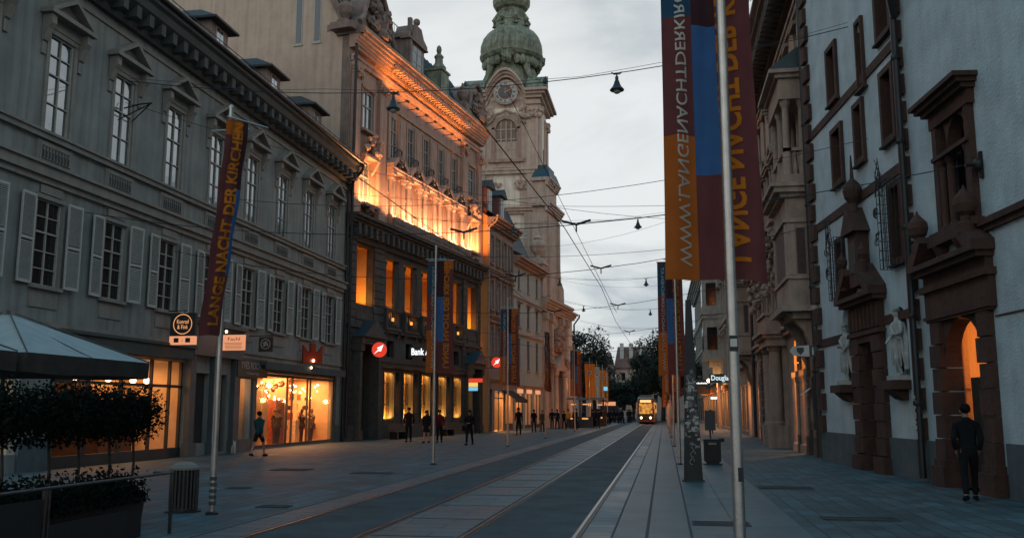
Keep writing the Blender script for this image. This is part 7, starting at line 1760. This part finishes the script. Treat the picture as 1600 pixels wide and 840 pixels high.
# ------------------------------------------------------------------ cafe terrace: parasols, topiary, planters, railing
def parasol(cx, cy, hw, label):
    s = empty('parasol',(cx,cy,0)); tag(s,label,'parasol','square market parasols over the cafe terrace')
    ze, za = 2.58, 3.38; q = MB(); n = 8
    cor = [(-hw,-hw),(hw,-hw),(hw,hw),(-hw,hw)]
    pts = []
    for i in range(4):
        a, b_ = cor[i], cor[(i+1)%4]
        for k in range(n): t = k/n; pts.append((a[0]+(b_[0]-a[0])*t,a[1]+(b_[1]-a[1])*t, t))
    N_ = len(pts); rings = 6; vs = []
    for r_ in range(rings+1):
        f = .04+.96*r_/rings
        for (x,y,t) in pts:
            sag = -.10*math.sin(PI*t)*math.sin(PI*(r_/rings)*.9)*f
            vs.append((x*f,y*f,za-(za-ze)*f+sag*.6))
    fs = [(r_*N_+k,r_*N_+(k+1)%N_,(r_+1)*N_+(k+1)%N_,(r_+1)*N_+k) for r_ in range(rings) for k in range(N_)]+[tuple(range(N_))]
    q.mesh(vs,fs); cn = q.build('canopy', M['canvas'], s)
    q = MB(); vs=[]
    for i,(x,y,t) in enumerate(pts): w_=.02*math.sin(i*2.3); vs += [(x*1.001,y*1.001,ze+.0),(x*(1.002+w_*.3),y*(1.002+w_*.3),ze-.30-.02*math.sin(t*PI*2))]
    q.mesh(vs,[(2*k,2*((k+1)%N_),2*((k+1)%N_)+1,2*k+1) for k in range(N_)]); q.build('valance', M['canvasd'], cn)
    q = MB()
    for (x,y) in cor+[(hw,0),(-hw,0),(0,hw),(0,-hw)]: q.tube([(0,0,za-.06),(x*.99,y*.99,ze-.02)],.018,5)
    q.tube([(0,0,0),(0,0,za+.05)],.035,8); q.build('ribs_and_pole', M['frame_dark'], s)
    q = MB()
    for (x,y) in cor: q.tube([(x*.04,y*.04,za+.012),(x*1.0,y*1.0,ze+.010)],.012,4)
    q.tube([(hw*.5,-hw*.5,(za+ze)/2+.02),(hw*.5,-hw*.5,(za+ze)/2+.021)],.001,3)
    q.build('seam', M['trimd'], cn)
    q = MB(); q.box(-.4,.4,-.4,.4,0,.09); q.build('base', M['concrete'], s)
parasol(-11.37,14.48,1.72,'large pale square parasol, the farther of the two over the cafe')
parasol(-11.42,10.9,1.72,'pale square parasol at the very edge, the nearer of the two')
rnd = random.Random(3)
for i,(x,y,r_) in enumerate([(-8.0,11.15,.45),(-8.05,11.85,.46),(-8.0,12.5,.45),(-8.05,13.2,.45),(-8.1,10.4,.45)]):
    s = empty('topiary_tree',(x,y,0)); tag(s,['round clipped topiary second from the left edge','round clipped topiary before the dim cafe wall','round clipped topiary with lit cafe window showing behind its stem','round clipped topiary farthest right, nearest the litter bin','round clipped topiary at the left edge of the terrace'][i],'potted tree','clipped ball trees along the cafe railing')
    q = MB(); q.tube([(0,0,.42),(.02,.01,.9),(-.01,0,1.3),(0,0,1.6)],[.024,.020,.018,.012],8)
    for k in range(9): a = rnd.uniform(0,6.28); q.tube([(0,0,rnd.uniform(1.2,1.35)),(.28*math.cos(a),.28*math.sin(a),rnd.uniform(1.35,1.75))],[.010,.004],5)
    q.build('trunk', M['bark'], s)
    q = MB()
    for k in range(3000):
        d = Vector((rnd.gauss(0,1),rnd.gauss(0,1),rnd.gauss(0,1))).normalized(); t = r_*rnd.uniform(.35,1.06)*(1+.16*noise.noise(d*2.5+Vector((i*5,0,0)))); p = d*t+Vector((0,0,1.64))
        u = Vector((rnd.gauss(0,1),rnd.gauss(0,1),rnd.gauss(0,1))).normalized(); w_ = u.cross(d).normalized(); z_ = rnd.uniform(.02,.042); q.face([p-u*z_,p-w_*z_*.55,p+u*z_,p+w_*z_*.55])
    q.build('crown', M['leaf'], s)
    q = MB(); q.lathe((0,0,0),[(.17,0),(.22,.42),(.24,.44)],16); q.build('pot', M['planter'], s)
for i,(y0,y1) in enumerate([(6.9,9.2),(9.25,11.9)]):
    s = empty('planter_box',(-7.35,(y0+y1)/2,0)); tag(s,['long dark planter box at the lower left corner behind the railing','long dark planter box ending beside the railing post'][i],'planter','dark planter boxes behind the railing'); w_=(y1-y0)/2
    q = MB(); q.box(-.28,.28,-w_,w_,0,.50); q.box(-.30,.30,-w_-.02,w_+.02,.50,.53); q.build('box', M['planter'], s)
    q = MB()
    for k in range(9000):
        p = Vector((rnd.uniform(-.30,.34)+.05*math.sin(k),rnd.uniform(-w_,w_+.05),.53+abs(rnd.gauss(0,.17))-.06)); 
        if p.z > .95: continue
        u = Vector((rnd.gauss(0,1),rnd.gauss(0,1),rnd.gauss(0,1))).normalized(); v_ = u.cross(Vector((rnd.gauss(0,1),1,0))).normalized(); z_ = rnd.uniform(.02,.042); q.face([p-u*z_,p-v_*z_*.5,p+u*z_,p+v_*z_*.5])
    q.build('hedge_plants', M['leaf'], s)
s = empty('railing',(-6.86,9.0,0)); tag(s,'slim steel railing around the cafe terrace with dark mesh panels','railing')
q = MB(); q.tube([(0,-3,.83),(0,3.3,.83)],.018,8); q.tube([(0,3.3,.83),(-.3,3.3,.83)],.018,8); q.build('handrail', M['railsteel'], s)
for y in (3.28,.62,.55,-2.1,-2.2):
    q = MB(); q.box(-.02,.02,y-.015,y+.015,0,.82); q.build('post', M['railsteel'], s)
q = MB(); q.box(-.006,.006,-2.05,.52,.08,.72); q.box(-.006,.006,.66,2.2,.08,.42); q.build('panel', M['planter'], s)

# benches, bicycles and low planters at the bank foot
for i,(x,y) in enumerate([(-15.6,53.5),(-14.4,61)]):
    s = empty('bench',(x,y,0),R(-10)); tag(s,['dark bench against the bank foot beside the suited man','dark bench against the bank foot beneath the farther lit windows'][i],'bench','benches at the foot of the bank')
    q = MB(); 
    for k in range(4): q.box(-.25+.13*k,-.15+.13*k,-.8,.8,.42,.46)
    q.build('seat', M['wood_dark'], s)
    for y_ in (-.6,.6): q = MB(); q.box(-.25,.25,y_-.04,y_+.04,0,.42); q.build('leg', M['iron'], s)
    q = MB(); 
    for k in range(3): q.box(-.31,-.27,-.8,.8,.55+.14*k,.65+.14*k)
    q.build('backrest', M['wood_dark'], s)
def explode(name_stems):
    """pieces of a part that stand apart become parts of their own"""
    for o in list(bpy.data.objects):
        if o.type != 'MESH' or o.parent is None or o.name.split('.')[0] not in name_stems or o.children or o.data.users > 1: continue
        me = o.data; n = len(me.vertices); par = list(range(n))
        def find(a):
            while par[a] != a: par[a] = par[par[a]]; a = par[a]
            return a
        for p in me.polygons:
            vs = p.vertices; r0 = find(vs[0])
            for v in vs[1:]:
                r1 = find(v)
                if r1 != r0: par[r1] = r0
        comp = {}
        for p in me.polygons: comp.setdefault(find(p.vertices[0]), []).append(p.index)
        boxes = []
        for k, ps in comp.items():
            co_ = [me.vertices[v].co for pi in ps for v in me.polygons[pi].vertices]
            boxes.append(([min(c[i] for c in co_)-.02 for i in range(3)], [max(c[i] for c in co_)+.02 for i in range(3)], ps))
        grp = list(range(len(boxes)))
        def fg(a):
            while grp[a] != a: a = grp[a]
            return a
        for i in range(len(boxes)):
            for j in range(i):
                if all(boxes[i][0][t] <= boxes[j][1][t] and boxes[j][0][t] <= boxes[i][1][t] for t in range(3)): grp[fg(i)] = fg(j)
        cl = {}
        for i in range(len(boxes)): cl.setdefault(fg(i), []).extend(boxes[i][2])
        if len(cl) < 2 or len(cl) > 60: continue
        stem_ = o.name.split('.')[0]; mats = list(me.materials)
        for ps in cl.values():
            q = MB(); ix = {}
            for pi in ps:
                p = me.polygons[pi]
                for v in p.vertices:
                    if v not in ix: ix[v] = len(q.v); q.v.append(tuple(me.vertices[v].co))
                q.f.append(tuple(ix[v] for v in p.vertices)); q.m.append(p.material_index)
            q.build(stem_, mats, o.parent, tuple(o.location))
        bpy.data.objects.remove(o)
explode({'quoin','plinth','pilaster','bracket','console','downpipe','loggia_column','loggia_lamp','floodlight','cornice_lamp','capital','column_portal','portal_hood','pendant_bulb','lit_fascia','canopy','string_course','post','vestibule_lamp','corner_finial','wheels','pictogram','niche_back','loggia_wall','rusticated_course','wire_bracket','balustrade','sculpture','figure_relief','side_window','door_leaf','narrow_shopfront'})
# small cleanup: the window prototypes are ordinary windows now
for o in list(bpy.data.objects):
    if 'proto' in o.keys():
        if o.parent is None:
            for ch in list(o.children): bpy.data.objects.remove(ch)
            bpy.data.objects.remove(o); continue
        del o['proto']
